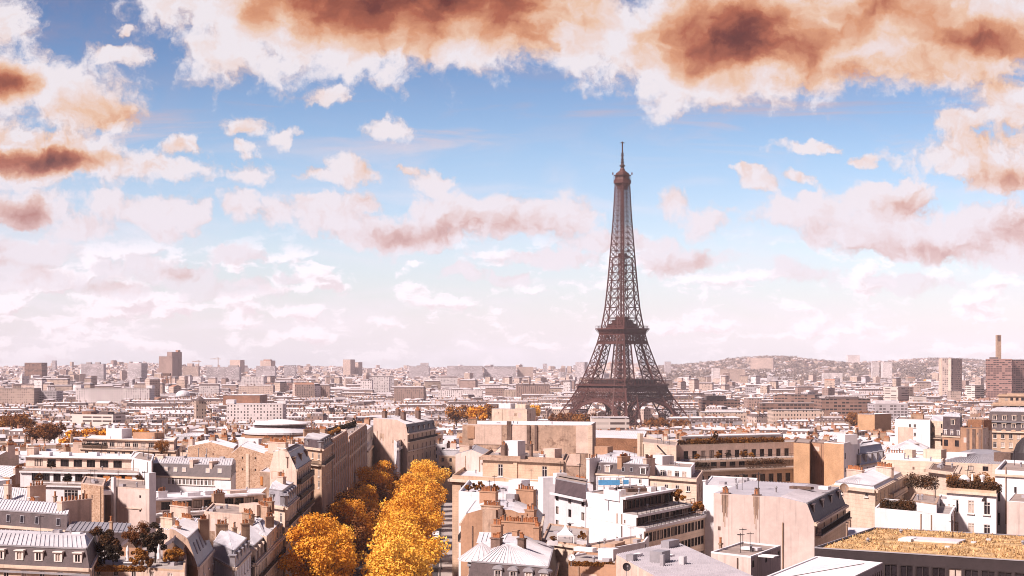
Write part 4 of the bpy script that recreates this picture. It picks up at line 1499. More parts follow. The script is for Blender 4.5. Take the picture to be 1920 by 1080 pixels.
h = Bld('balcony_house', 'tall avenue house with four long black balconies and a steep roof', (506, 350), (556, 343), (583, 377))
z = h.z(881)
h.body(z, 'pale', {1: (8, 1.1, 1.4, [(889, 908), (914, 934), (941, 960), (968, 990), (996, 1016)], 'd')}, {0: 'plaster'})
h.mansard(z, 3.6, [0, 1.9, 1.2, 1.0], .8, [0, 3, 3, 3], low='zincg', wallm='plaster')
h.dormers(1, 3, 1.3, 2.2, z + .2, 3, 3, depth=1.8, fr='soot', back=.5)
for k, dz in enumerate((3.2, 6.6, 9.9, 13.4)):
    h.balcony(1, z - dz, .03, .97, 1.0, 1.1, 'pale', 'iron', 'panel')
h.chimney(.25, .1, 6.5, .8, z + 3, z + 5.6, 14, 'plaster'); h.chimney(.3, .6, 4.5, .8, z + 3, z + 5.4, 10)
h.done(1000)

h = Bld('stone_house', 'rounded stone avenue house with dark mansard and iron balcony', (570, 418), (603, 407), (622, 441))
z = h.z(842); h.body(z, 'stone', {0: (3, 1.1, 1.4, [(850, 862), (880, 895), (902, 916)], 'w'), 1: (6, 1.1, 1.2, [(850, 862), (880, 895), (902, 916)], 'w')})
h.mansard(z, 2.2, [.6, .6, .6, 0], .8, [4, 4, 3, 0]); h.dormers(0, 2, 1, 1.4, z + .25, 1.5, 1.5, depth=.7, fr='zincg'); h.dormers(1, 5, 1, 1.4, z + .25, 1.5, 1.5, depth=.7, fr='zincg')
h.balcony(0, z - 4.2, 0, 1, .9); h.balcony(1, z - 4.2, 0, 1, .9); h.cornice(z - .45, (0, 1), .6, .4)
h.chimney(.1, .5, .8, 4.5, z + 2, z + 4, 9); h.chimney(.5, .95, 5, .8, z + 2, z + 3.6, 12); h.done(890)
h = Bld('ribbed_office', 'modern avenue office front of close vertical ribs, nearer of two', (600, 448), (623.5, 443), (651, 506))
def ribs(h, z, edge, n, m='pale', zb=-20):
    p, q = h.P[edge], h.P[(edge + 1) % 4]
    e = (q - p).normalized(); nn = Vector((e.y, -e.x)); b = h.mb('rib', m)
    for i in range(n + 1):
        w = lerp(p, q, i / n)
        b.prism([w - e * .18 + nn * .26, w + e * .18 + nn * .26, w + e * .18, w - e * .18], z + zb, z - .6)
z = h.z(826); h.body(z, 'ochre', {1: (22, 1.1, 1.2, [(834, 846), (852, 864), (870, 882), (888, 900)], 'd')}); ribs(h, z, 1, 7, 'white', -18); h.cornice(z - 8, (1,), .1, .8); h.flat(z, 'tar', .4)  # darker ochre between the ribs: recess shade put into the wall colour
h.done(900)
hedge('orange planting along the roof edge of the nearer ribbed office', at(612, 452), at(640, 500), z, 1.3, 1.5, 'shrub', name='roof_planting', cat='planting', size=.4, dens=50)
h = Bld('ribbed_office', 'modern avenue office front of close vertical ribs, farther of two', (628, 520), (654, 513), (687, 621))
z = h.z(820); h.body(z, 'ochre', {1: (36, 1.3, 1.2, [(829, 841), (847, 858), (864, 876)], 'd')}); ribs(h, z, 1, 10, 'white', -16); h.cornice(z - 7, (1,), .1, .8); h.flat(z, 'tar', .4); h.done(880)  # same darker wall colour standing in for shade between the ribs
hedge('dark rooftop hedge beside the cypress on the farther ribbed office', at(612, 528), at(668, 600), z, 1.6, 2, 'dark', name='roof_planting', cat='planting', size=.45, dens=40)
tree('roof_cypress', 'single tall dark cypress on the roof above the avenue', *at(664, 565), z, 'ever1', scale=.5, sz=1.5)
h = Bld('mansard_house', 'far avenue house with two rows of white dormers in a steep grey roof', (664, 632), (688, 624), (713, 738))
z = h.z(846); h.body(z, 'pale', {1: (22, 1.2, 1.2, [(853, 864), (868, 880)], 'w'), 0: (3, 1.1, 1.5, [(853, 864)], 'w')})
h.mansard(z, 7.0, [1.6, 1.6, 1.6, 0], 1.0, [3, 3, 3, 0], low='zincg'); h.dormers(1, 16, 1.3, 1.8, z + .4, 3, 3, depth=1.2, fr='white'); h.dormers(1, 12, 1.2, 1.7, z + 3.9, 3, 3, back=1.0, depth=1.2, fr='white'); h.dormers(0, 2, 1.2, 1.7, z + .4, 3, 3, depth=1.2, fr='white')
h.cornice(z - .5, (0, 1), .7, .5); h.chimney(.3, .1, 4, .8, z + 7, z + 10.5, 6, 'soot'); h.chimney(.3, .6, 4, .8, z + 7, z + 10, 6, 'ochre'); h.done(870)
h = Bld('gabled_stone_house', 'stone house with slate mansard and blank cream gable closing the avenue', (700, 672), (764, 640), (817, 694))
z = h.z(813); h.body(z, 'stone', {1: (7, 1.3, 2.2, [(817, 827), (836, 850), (856, 868)], 'd')}, {0: 'plaster'})
h.mansard(z, 3.6, [0, .9, 1.2, 0], 1.6, [0, 5.5, 5.5, 0], wallm='plaster'); h.dormers(1, 6, 1.2, 1.5, z + .7, 2.5, 2.5, depth=.9, fr='soot')
h.balcony(1, z - 3.4, .0, 1, .9); h.cornice(z - .5, (1,), .7, .5); h.cornice(z - 7.4, (1,), .5, .4)
for u, v in ((.2, .15), (.75, .15), (.8, .6), (.2, .6), (.5, .95)):
    h.chimney(u, v, 3.4, 1.1, z + 4.2, z + 8.2, 6, 'soot' if u != .5 else 'ochre')
h.done(860)
h = Bld('white_balcony_block', 'small white block with banded balconies beside the avenue gable', (738, 655), (744, 628), (758, 660))
z = h.z(829); h.body(z, 'white', {0: (1, 2, .4, [(833, 839), (845, 851)], 'd'), 1: (4, 1.6, 1, [(833, 839), (845, 851)], 'd')}); h.flat(z, 'tar', .3); h.balcony(1, z - 3, 0, 1, 1, .8, 'white', 'frame', 'panel'); h.done()
h = Bld('terrace_house', 'low avenue house with orange planting on its roof before the cream gable', (716, 720), (733, 702), (752, 745))
z = h.z(838); h.body(z, 'stone', {1: (8, 1.2, 1, [(842, 850), (856, 866)], 'd')}); h.flat(z, 'tar', .4); h.done(860)
hedge('orange and dark shrubs on the low roof before the cream gable', at(722, 705), at(742, 735), z, 2.2, 2, 'shrub', name='roof_planting', cat='planting', size=.5, dens=40)

# ---- left, behind
h = Bld('zinc_house', 'zinc gabled house with thick chimney stacks at the far left below the terraces', (-40, 306), (64, 296), (76, 316))
z = h.z(952); h.body(z, 'pale', {0: (4, .9, 2, [(958, 972)], 'w')}); h.gable(z, 2.6, 0, 'zinc')
h.dormers(0, 2, .9, 1.3, z + .3, 3.2, 1.2, depth=1.2, fr='white')
h.chimney(.52, .1, 1.3, .8, z, z + 3.9, 4, 'plaster'); h.chimney(1.02, .2, .8, 3.6, z - 2, z + 3.9, 5, 'plaster'); h.chimney(.55, -.05, 1.2, .6, z - 2, z + 1.2, 3, 'soot'); h.chimney(.98, -.02, 1.6, .6, z - 1, z + 1.3, 4, 'ochre')
h.done(985)

h = Bld('terraced_apartment_block', 'white stepped apartment block with railed terraces and orange blinds', (62, 362), (275, 354), (286, 392))
z = h.z(914); h.body(z, 'white', {0: (2, 3.6, 8, [(922, 943)], 'w')}, {0: 'white'})
h.flat(z, 'paving', 0)
h.balcony(0, z, 0, 1, .5, 1.0, 'white', 'rail', 'bars', .35); h.balcony(1, z, 0, 1, .4, 1.0, 'white', 'frame', 'line')
z2 = h.tier((38, 369), (260, 361), (270, 390), 887, 'white', z0=z - 1, win={0: (9, 1.9, 3.0, [(891, 907)], 'd')})
for i, u in enumerate((.735, .83, .915)):
    h.box('blind', 'orange', u, -.003, 1.7, .08, z + .1, 1.9)
h.flat(z2, 'paving', 0); h.balcony(0, z2, 0, 1, .5, 1.0, 'white', 'rail', 'bars', .4)
z3 = h.tier((48, 380), (246, 371), (256, 392), 861, 'plaster', z0=z2 - 1, win={0: (7, 2.3, 2.5, [(864, 878)], 'd')})
h.flat(z3, 'white', .0); h.cornice(z3, (0, 1), .7, .3, 'white')
for u, v in ((.18, .3), (.36, .4), (.62, .5)):
    h.box('roof_box', 'white', u, v, 2.2, 1.4, z3, .9)
h.chimney(.02, .5, 2.0, 2.2, z3 - 2, z3 + 1.8, 0, 'plaster')
h.done(945)
for k, (u, l) in enumerate(((.3, 'dark shrub in the middle of the white lower terrace'), (.47, 'dark shrub before the orange blinds of the white terrace'), (.05, 'dark clump at the left end of the white lower terrace'), (.93, 'low dark bush right of the orange blinds on the white terrace'))):
    p = lerp(at(62, 364), at(275, 356), u)
    tree('terrace_shrub', l, p.x, p.y + .6, z, 'ever0', scale=.42, cat='shrub')
tree('terrace_shrub', 'dark bush on the upper railed terrace of the white stepped block', *at(96, 368), z2, 'ever0', scale=.4, cat='shrub')
h = Bld('white_end_wall', 'plain white blank wall between the stepped block and the skylight roofs', (243, 372), (284, 357), (289, 384))
z = h.z(866); h.body(z, 'white'); h.flat(z, 'tar', .1, 'white'); h.done(930)
h = Bld('skylight_house', 'white house with slate roof slopes and five square skylights', (285, 374), (433, 365), (442, 388))
z = h.z(897); h.body(z, 'white', {0: (14, .8, 4.5, [(900, 912)], 'w'), 1: (2, .9, 3, [(876, 892)], 'w')})
h.mansard(z, 2.8, [1.6, 0, 1.6, 0], 1.0, [6, 0, 6, 0], wallm='white'); h.skylights(0, (.18, .3, .41, .71, .86), .95, 1.1, .55, 'curtain')
h.chimney(.08, .35, 1.7, 1, z + 2, z + 4.6, 0, 'plaster'); h.chimney(.53, .12, .9, 2.4, z + .3, z + 3.9, 0, 'plaster'); h.chimney(.78, .12, .8, 2.6, z + .3, z + 3.7, 0, 'plaster'); h.done(912)
h = Bld('rubble_wall_house', 'gabled rubble stone house ends rising right behind the skylight roofs', (352, 462), (438, 452), (446, 476))
z = h.z(841); h.body(z, 'brick', None, {1: 'plaster'}); h.gable(z, 1.6, 1, 'zinc', 'brick'); h.chimney(.08, .05, 1.6, 1.0, z - 3, z + 2.2, 4, 'plaster'); h.chimney(.5, .4, 2.4, .8, z + .8, z + 2.6, 7); h.done(878)
h = Bld('rubble_wall_house', 'tall rubble stone party wall with yellow corner strip and tiny windows', (434, 432), (500, 426), (512, 452))
z = h.z(852); h.body(z, 'brick', {0: (2, .5, 3.6, [(858, 862), (880, 884)], 'd')}); h.gable(z, 2.0, 1, 'zinc', 'brick', pos=.25); h.box('quoin', 'pale', .46, -.005, 1.0, .25, z - 10, 10)
h.chimney(.98, .1, 1.6, .9, z - 4, z + 1.5, 5, 'white'); h.done(915)
h = Bld('rubble_wall_house', 'lower rubble stone wall with white flue next to the black balconies', (496, 416), (548, 408), (560, 434))
z = h.z(851); h.body(z, 'brick', {0: (1, .5, 3, [(880, 885)], 'd')}); h.gable(z, 1.4, 1, 'zinc', 'brick'); h.box('flue', 'white', .62, -.005, .9, .5, z - 5, 6); h.chimney(.7, .3, 5, .8, z, z + 2.6, 12); h.done(888)
h = Bld('roof_pavilion', 'small patched stone roof room with an orange door', (487, 396), (546, 388), (556, 404))
z = h.z(889); h.body(z, 'worn', None, {3: 'white'}); h.flat(z, 'zinc', .2); h.box('door', 'orange', .06, -.01, .9, .1, z - 3.3, 2.2); h.box('flue', 'plaster', .72, .0, 2.0, .8, z - 2.5, 3); h.done(912)

h = Bld('terraced_apartment_block', 'stepped block with white balcony rails and awnings left of the avenue', (287, 312), (506, 328), (522, 350))
z = h.z(976); h.body(z, 'plaster', {0: (10, 1.8, 1.5, [(984, 996)], 'd')})
h.flat(z, 'paving', 0); h.balcony(0, z, 0, 1, .6, 1.0, 'white', 'frame', 'line', .4)
z2 = h.tier((287, 318), (505, 335), (518, 352), 953, 'plaster', z0=z - 1, win={0: (11, 2.1, 2.0, [(957, 969)], 'd')})
h.flat(z2, 'paving', 0); h.balcony(0, z2, 0, 1, .7, 1.0, 'white', 'frame', 'line', .4)
h.box('awning', 'canvas', .12, -.04, 5.4, 1.3, z + 2.15, .18); h.box('awning', 'canvas', .35, -.04, 5.4, 1.3, z + 2.15, .18); h.box('awning', 'canvas', .8, -.04, 7.0, 1.0, z + 2.2, .18)
z3 = h.tier((287, 326), (490, 341), (500, 356), 926, 'plaster', z0=z2 - 1, win={0: (10, 2.0, 1.8, [(931, 945)], 'd')})
h.flat(z3, 'white', .2, 'white'); h.cornice(z3 - .2, (0,), .8, .3, 'white')
h.box('awning', 'canvas', .26, -.05, 4.2, 1.4, z2 + 2.1, .2); h.box('awning', 'canvas', .7, -.05, 8, 1.2, z2 + 2.3, .16)
h.chimney(.05, .3, 2, 1, z3, z3 + 1.4, 5, 'white'); h.chimney(.5, .3, 3, .8, z3, z3 + .9, 0, 'white'); h.box('roof_box', 'white', .33, .3, 3, 1.4, z3, .8); h.box('roof_box', 'plaster', .74, .4, 4, 1.6, z3, .6)
h.done(1000)
for k, (px, D, zz, l) in enumerate(((399, 331, z2, 'dark potted clump on the upper white railed terrace'), (447, 335, z2, 'round dark bush on the upper railed terrace near its right end'), (480, 337, z2, 'small dark bush at the right end of the upper railed terrace'), (478, 331, z, 'dark conical bush at the right end of the lower railed terrace'), (440, 326, z, 'reddish bush in the middle of the lower railed terrace'), (392, 321, z, 'small dark bush below the wide white awning'))):
    p = at(px, D)
    tree('terrace_shrub', l, p.x, p.y, zz, 'ever0' if k != 4 else 'shrub0', scale=.3 if k != 4 else .8, cat='shrub')
h = Bld('blind_wall_house', 'house end with a rubble patch and blank cream walls above the zinc shed', (152, 292), (194, 286), (199, 304))
z = h.z(912); h.body(z, 'brick', None, {3: 'plaster'}); h.flat(z, 'tar', .2); h.box('flue', 'plaster', .12, -.01, .8, .4, z - 7, 6); h.box('awning', 'canvas', 1.0, .1, 2.4, 1.8, z - 1.6, .8); h.done(984)
h = Bld('blind_wall_house', 'blank cream party wall with two tiny windows and a tall white flue', (193, 293), (280, 285.5), (287, 306))
z = h.z(919); h.body(z, 'pink', {0: (2, .5, 2.2, [(930, 935), (956, 961)], 'd')}); h.flat(z, 'tar', .2)
h.box('flue', 'white', .24, -.03, .75, .6, z - 9, 11); h.box('band', 'plaster', .62, -.004, 5.6, .2, z - 3.6, .25); h.box('flue', 'white', 1.02, .1, 1.0, 1.6, z - 9, 12); h.done(984)
# curved balcony row farther back on the left
h = Bld('terraced_apartment_block', 'long curved-looking block with white window panels and dark planter strip', (150, 505), (330, 488), (338, 520))
z = h.z(846); h.body(z, 'pale', {0: (12, 1.3, 2, [(850, 857)], 'w')}); h.flat(z, 'paving', 0); h.balcony(0, z, 0, 1, .6, 1.0, 'pale', 'rail', 'bars', .3)
z2 = h.tier((155, 512), (326, 495), (332, 520), 828, 'plaster', z0=z - 1, win={0: (11, 2.2, 1.6, [(831, 842)], 'w')}); h.flat(z2, 'white', .2); h.cornice(z2, (0,), .8, .3)
for u in (.25, .32):
    h.chimney(u, .5, .9, .9, z2, z2 + 4.2, 0, 'white')
h.box('roof_room', 'white', .38, .5, 6, 5, z2, 3.2); h.box('roof_room', 'ochre', .7, .6, 9, 5, z2, 2.0)
h.done(856)
hedge('dark planter hedge on the left half of the curved white block', at(156, 506), at(196, 502), z, 1.6, 1.2, 'dark', name='terrace_hedge', size=.3, dens=60)
tree('terrace_shrub', 'large dark bush with orange top beside the rubble gables', *at(303, 470), zat(862, 470), 'rust1', scale=.42, cat='shrub')

# round white hall roof
h = Bld('round_hall', 'low round white-roofed hall far left of the avenue', (480, 660), (566, 652), (570, 690))
z = h.z(799); p = (h.a + h.c) / 2
b = h.mb('wall', 'slate'); b.tube((p.x, p.y, h.g), 11, 11, z - h.g, 28, cap=False)
b = h.mb('lower_roof', 'zinc'); b.lathe((p.x, p.y, z - 1.6), [(15.5, -2.4), (15.5, -1.6), (10.8, .3)], 28)
b = h.mb('lower_wall', 'ochre'); b.tube((p.x, p.y, h.g), 15, 15, z - 4 - h.g, 28, cap=False)
b = h.mb('roof', 'white'); b.lathe((p.x, p.y, z), [(11.6, -.1), (11.6, .35), (9, 1.0), (3, 1.9), (.05, 2.1)], 28); h.done(790)

# ---- right of the avenue
h = Bld('round_corner_house', 'zinc roofed house with fan-shaped corner roof and four brown chimneys', (876, 214), (1036, 207), (1046, 233))
z = h.z(1066); h.body(z - 2.4, 'pale', {0: (5, 1.1, 2, [(1112, 1130)], 'f'), 3: (6, 1.1, 1.5, [(1112, 1130)], 'f')})
h.mansard(z - 2.4, 2.4, [.6, .6, .6, .6], 2.1, [5.0, 5.0, 5.0, 4.0], wallm='pale'); h.dormers(0, 4, 1.0, 1.3, z - 2.1, 4.8, 1.4, style='a', depth=.7, fr='zincg'); h.dormers(3, 5, 1.0, 1.3, z - 2.1, 1.4, 1.4, style='a', depth=.7, fr='zincg')
p = h.pos(.14, .16); b = h.mb('corner_roof', 'zinc')
b.lathe((p.x, p.y, z), [(3.2, -.1), (3.2, .05), (.05, 2.3)], 22)
for i in range(22):
    th = 2 * math.pi * i / 22
    b.beam((p.x + 3.2 * math.cos(th), p.y + 3.2 * math.sin(th), z + .08), (p.x, p.y, z + 2.33), .07)
h.chimney(.32, .22, 1.5, .75, z + .6, z + 2.9, 5, 'soot'); h.chimney(.62, .25, 1.0, .7, z + .8, z + 3.0, 3, 'soot'); h.chimney(.26, .66, 1.6, .7, z + 1.5, z + 3.5, 5, 'ochre'); h.chimney(.5, .62, .9, .6, z + 1.5, z + 3.0, 0, 'ochre'); h.chimney(.76, .72, 1.0, .7, z + 1.5, z + 3.4, 3, 'ochre')
h.chimney(.5, .97, 7, .6, z + .5, z + 3.3, 18, 'ochre'); h.done(1085)

h = Bld('brown_gable_house', 'brown plastered gable with tall chimney breast and rows of pots', (864, 254), (1013, 246), (1019, 270))
z = h.z(992); h.body(z, 'ochre', None, {3: 'white', 1: 'slate'})
h.mansard(z, 1.7, [0, 1.6, 1.2, 1.0], 1.0, [0, 3, 3, 3], low='zincg', wallm='ochre')
h.box('chimney_breast', 'worn', .38, -.01, 2.5, .7, z - 6, 8.6); h.box('flue', 'soot', .52, -.012, .8, .6, z - 6, 8.8)
h.chimney(.4, .03, 3.6, .9, z + 1.8, z + 3.2, 9, 'stack'); h.chimney(.88, .03, 1.7, .8, z + 1.2, z + 2.9, 5, 'ochre'); h.box('gable_top', 'ochre', .66, .01, 5.4, .4, z + 1.6, .7)
h.chimney(.3, .55, 3.2, .8, z + 1.8, z + 4.4, 8, 'ochre'); h.chimney(.78, .75, 3.4, .8, z + 1.8, z + 4.6, 8, 'ochre'); h.box('roof_box', 'zincg', .6, .7, 1.7, 1.2, z + 2.2, 1.6)
h.balcony(3, z - 3.0, .05, .95, .6); h.done(1020)
h = Bld('chimney_wall_house', 'zinc roofed strip with a wall of chimney pots before the brown gable', (893, 235), (1010, 231), (1016, 243))
z = h.z(1024); h.body(z, 'ochre', None, {3: 'white', 1: 'zincg'}); h.gable(z, .9, 0, 'zinc'); h.done(1026)

h = Bld('roof_terrace_house', 'white walled roof terrace with a row of plant pots by the avenue', (860, 306), (1002, 296), (1008, 326))
z = h.z(936); h.body(z, 'white'); h.flat(z, 'zinc', .7, 'white'); h.box('plant_room', 'white', .78, .4, 3.0, 3, z, 2.6); h.box('plant_room', 'canvas', .95, .6, 4.5, 3, z - .5, 2.3)
h.chimney(.38, .1, 3.6, .8, z - 1, z + .9, 8, 'soot'); h.done(945)
for i in range(5):
    p = lerp(at(876, 306), at(928, 302), i / 4)
    T = thing('plant_pot', ('pale', 'grey', 'cream', 'wide white', 'stone')[i] + ' planter of orange shrub on the white avenue terrace, ' + ('nearest the street', 'second from the street', 'in the middle of its row', 'fourth from the street', 'farthest from the street')[i], 'planter', (p.x, p.y, z), 'planters on the white roof terrace')
    b = MB(); b.lathe((p.x, p.y, z), [(.3, 0), (.45, .8), (.38, .8), (.3, .7)], 10); b.build('pot', M[('plaster', 'zincg', 'pale', 'white', 'stone')[i]], T)
    cm, _ = TREES['shrub%d' % (i % 3)]
    o = put('shrub', cm, T, (0, 0, .6)); o.scale = (.75, .75, .7 + .2 * (i % 3))

h = Bld('stone_apartment_house', 'cream cut-stone apartment house with heavy cornice and balustrade by the avenue', (848, 376), (1024, 358), (1034, 392))
z = h.z(912); h.body(z, 'stone', {0: (4, 1.2, 2.5, [(920, 938)], 'w'), 3: (6, 1.2, 2, [(920, 938), (950, 968)], 'f')}); h.cornice(z - .2, (0, 3), .8, .6); h.flat(z + .4, 'zinc', .9, 'stone')
for k in range(16):
    pass
z2 = h.tier((905, 384), (1056, 370), (1062, 396), 868, 'stone', z0=z - 1, win={0: (2, 1.5, 4.6, [(876, 899)], 'w'), 3: (2, 1, 2, [(876, 899)], 'w')})
h.cornice(z2 - .1, (0, 1, 3), .7, .7, 'worn'); h.flat(z2 + .5, 'tar', .6, 'worn'); h.box('pilaster', 'stone', .42, -.004, 1.1, .5, z2 - 5.6, 5.6)
h.box('roof_room', 'white', .38, .3, 4.2, 3.2, z2 + .5, 3.9); h.box('roof_room', 'plaster', .85, .4, 3.4, 3, z2 + .5, 2.2); h.chimney(.25, .2, 1.2, .9, z2 + .5, z2 + 3.4, 3, 'soot'); h.chimney(.6, .15, .6, .6, z2 + .5, z2 + 3.9, 1, 'soot'); h.chimney(.74, .12, 1.2, .8, z2 + .5, z2 + 1.6, 2, 'white'); h.box('roof_box', 'slate', .52, -.02, 1.4, .8, z2 + .6, .8)
h.done(940)
h = Bld('plaster_gable', 'broad cream plaster gable stepping down to the avenue', (854, 408), (916, 398), (922, 422))
z = h.z(856); h.body(z, 'pink'); h.gable(z, 1.4, 1, 'zincg', 'pink'); h.chimney(.3, .12, 4, .9, z - .5, z + 2.2, 0, 'plaster'); h.done(890)
h = Bld('slate_slope_house', 'dark sloped roof between the plaster gable and the stone cornice', (914, 404), (950, 398), (956, 420))
z = h.z(862); h.body(z, 'plaster'); h.gable(z, 3.6, 1, 'slate', 'plaster', pos=.8, seam=0); h.done()
h = Bld('weathered_gable_wall', 'huge weathered blank wall with dark vertical flues in front of the tower', (867, 522), (1107, 512), (1117, 542))
z = h.z(798); h.body(z, 'worn', None, {3: 'pale'}); h.flat(z, 'white', .15, 'white')
h.box('flue', 'soot', .37, -.006, 1.4, .8, z - 14, 15.2); h.box('flue', 'soot', .52, -.006, 1.0, .5, z - 16, 16); h.box('flue', 'soot', .58, -.006, .8, .5, z - 16, 16); h.box('panel', 'ochre', .07, -.004, 2.4, .4, z - 4.6, 4); h.box('panel', 'plaster', .2, -.003, 9.5, .2, z - 6.5, 6.3); h.box('panel', 'plaster', .445, -.003, 6.4, .2, z - 6.2, 6.0); h.box('panel', 'plaster', .94, -.003, 4.4, .2, z - 9, 8.8); h.box('panel', 'plaster', .86, -.004, 5.4, .24, z - 13, 3.8); h.box('quoin', 'pale', 1.0, .0, 1.4, .6, z - 14, 14.1)
h.chimney(.07, .1, 3, 1, z, z + 1.8, 9, 'stack'); h.done(885)
h = Bld('dark_brick_wall_house', 'long dark brick party wall right of the weathered blank wall', (1100, 560), (1206, 548), (1212, 576))
z = h.z(823); h.body(z, 'dbrick'); h.shed(z, 1.4, 'white', 'dbrick'); h.done(862)
h = Bld('zinc_house', 'zinc hipped roof with a big square brown stack below the dark brick wall', (1112, 470), (1196, 462), (1204, 486))
z = h.z(862); h.body(z, 'pale'); h.hip(z, 1.4, 5); h.box('stair_tower', 'ochre', .2, .3, 4.4, 3.4, z - 1, 4.2); h.done(866)

h = Bld('dormer_house', 'white house with slate slope and two white dormers behind the blue sheeting', (1112, 384), (1216, 373), (1222, 396))
z = h.z(894); h.body(z, 'white', {0: (3, .9, 2, [(899, 908)], 'w')}); h.mansard(z, 2.7, [1.2, 0, 1.2, 0], 1.0, [4.5, 0, 4.5, 0], wallm='white', seam=.7)
h.dormers(0, 2, 1.3, 1.5, z + .5, 4.3, 1.7, depth=1.6, fr='white', back=.1); h.skylights(0, (.12, .55, .7, .93), .7, 1.0, .5)
h.chimney(.55, .12, 1.3, 3.4, z + 1, z + 4.4, 7, 'ochre'); h.chimney(1.0, .15, 1.0, 3.4, z, z + 4.2, 6, 'plaster'); h.chimney(.0, .0, 1.0, 4, z - 2, z + 3.8, 4, 'white'); h.done(905)
h = Bld('cream_apartment_house', 'cream house with roof terrace and row of white windows left of the long balconies', (1214, 374), (1306, 362), (1318, 392))
z = h.z(902); h.body(z, 'pale', {0: (4, 1.2, 2, [(912, 923)], 'w')}); h.flat(z, 'tar', .4); h.cornice(z - .2, (0,), .6, .4)
z2 = h.tier((1216, 384), (1296, 373), (1303, 392), 880, 'white', z0=z - 1, win={0: (5, 1.5, 1.5, [(885, 897)], 'w')}); h.flat(z2, 'tar', .4, 'white'); h.box('roof_room', 'white', .2, .6, 5.6, 4, z2 - .5, 2.6); h.done(935)

h = Bld('long_balcony_block', 'long stepped block with planted balconies below the right side of the tower', (1268, 412), (1490, 430), (1500, 456))
z = h.z(876); h.body(z, 'pale', {0: (13, 1.6, 1.5, [(886, 902), (910, 922)], 'd')}); h.flat(z, 'paving', 0); h.balcony(0, z, 0, 1, .7, 1.0, 'pale', 'rail', 'bars', .35)
z2 = h.tier((1270, 420), (1490, 437), (1498, 456), 857.5, 'plaster', z0=z - 1, win={0: (12, 1.9, 1.5, [(861, 872)], 'd')}); h.flat(z2, 'paving', 0); h.balcony(0, z2, 0, 1, 1.0, 1.1, 'pale', 'iron', 'line', .5)
z3 = h.tier((1270, 428), (1490, 445), (1498, 462), 830.5, 'plaster', z0=z2 - 1, win={0: (13, 1.5, 2, [(840, 855)], 'd')}); h.flat(z3, 'paving', .3, 'pale')
z4 = h.tier((1278, 446), (1462, 461), (1468, 474), 815, 'white', z0=z3 - 1, win={0: (9, 1.7, 1.5, [(818, 828)], 'd')}); h.flat(z4, 'white', .2); h.cornice(z4, (0,), .6, .2, 'white')
h.done(905)
hedge('orange and dark planting along the top terrace of the long balcony block', at(1300, 432), at(1470, 446), z3, 1.7, 1.3, 'shrub', name='terrace_hedge', size=.32, dens=60)
hedge('low green-black hedge at the left of the top long terrace', at(1275, 431), at(1330, 434), z3, 1.3, 1.2, 'dark', name='terrace_hedge', size=.3, dens=60)
hedge('dark clipped hedge on the lower long balcony, right part', at(1405, 424.5), at(1470, 429.5), z, 2.4, 1.0, 'dark', name='terrace_hedge', size=.28, dens=90)
hedge('dark clipped hedge on the lower long balcony, left end', at(1273, 414.5), at(1330, 418.5), z, 2.2, 1.0, 'dark', name='terrace_hedge', size=.28, dens=90)
for k, u in enumerate((.16, .33, .42, .55, .62)):
    p = lerp(at(1272, 421), at(1490, 438), u)
    tree('terrace_shrub', ('sparse dark shrub by the first window pair', 'tall thin shrub on the middle of', 'twiggy shrub beside the centre window of', 'bushy dark shrub right of centre on', 'reddish shrub near the last windows of')[k] + ' the long iron balcony', p.x, p.y - .1, z2, ('shrub0', 'shrub1', 'ever1', 'shrub2', 'shrub0')[k], scale=(.9, 1.1, .4, 1.1, .9)[k], cat='shrub')
tree('roof_cypress', 'dark cypress pair-like column on the top long terrace under the tower', *at(1341, 436), z3, 'ever1', scale=.45, sz=1.4)
h = Bld('balcony_block_end', 'ochre end wall of the long balcony block with a black diagonal pipe', (1196, 436), (1268, 413), (1272, 440))
z = h.z(838); h.body(z, 'pale'); h.flat(z, 'tar', .3); h.box('flue', 'pale', .07, -.02, 1.8, 1, z - 7, 9.6)
pp = MB(); pp.beam((*(h.pos(.52, -.012)), z - .2), (*(h.pos(.97, -.03)), z - 4.6), .28); pp.build('pipe', M['iron'], h.T); h.done(870)

h = Bld('white_modern_block', 'white modern block with huge blank gable and dark stepped balconies on its right', (1099, 262), (1207, 245), (1322, 268))
zt4 = h.z(991)
h.body(zt4, 'white', {1: (18, 1.25, .6, [(1001, 1019), (1033, 1050), (1064, 1080)], 'd')}, {1: 'pale'}); h.flat(zt4, 'paving', 0); h.balcony(1, zt4, 0, 1, .3, .95, 'white', 'iron', 'line', .45)
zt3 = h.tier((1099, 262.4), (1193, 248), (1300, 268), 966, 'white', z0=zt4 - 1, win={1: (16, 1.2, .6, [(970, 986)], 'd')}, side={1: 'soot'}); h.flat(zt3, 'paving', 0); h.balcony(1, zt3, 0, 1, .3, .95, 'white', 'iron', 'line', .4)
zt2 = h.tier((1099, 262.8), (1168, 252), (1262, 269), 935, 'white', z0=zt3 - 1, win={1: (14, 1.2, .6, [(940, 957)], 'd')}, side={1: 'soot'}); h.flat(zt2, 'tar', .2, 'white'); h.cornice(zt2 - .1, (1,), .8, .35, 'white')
h.box('gable_top', 'white', .72, .0, 5.0, .4, zt2 - .5, 1.6)
for u, v, w in ((.35, .5, 1.2), (.2, .3, 1.4), (.62, .25, 1.0), (.8, .7, 1.6), (.95, .8, 1.2)):
    h.box('roof_box', 'white', u, v, w, 1.0, zt2, .8)
h.box('roof_deck', 'soot', .55, .65, 4, 7, zt2 + .05, .5)
h.done(1045)
tree('terrace_shrub', 'orange shrub at the far end of the top dark balcony of the white block', *at(1272, 267), zt3, 'shrub1', scale=1.3, cat='shrub')
tree('terrace_shrub', 'rusty shrub overhanging the middle dark balcony of the white block', *at(1308, 266), zt4, 'shrub0', scale=1.2, cat='shrub')
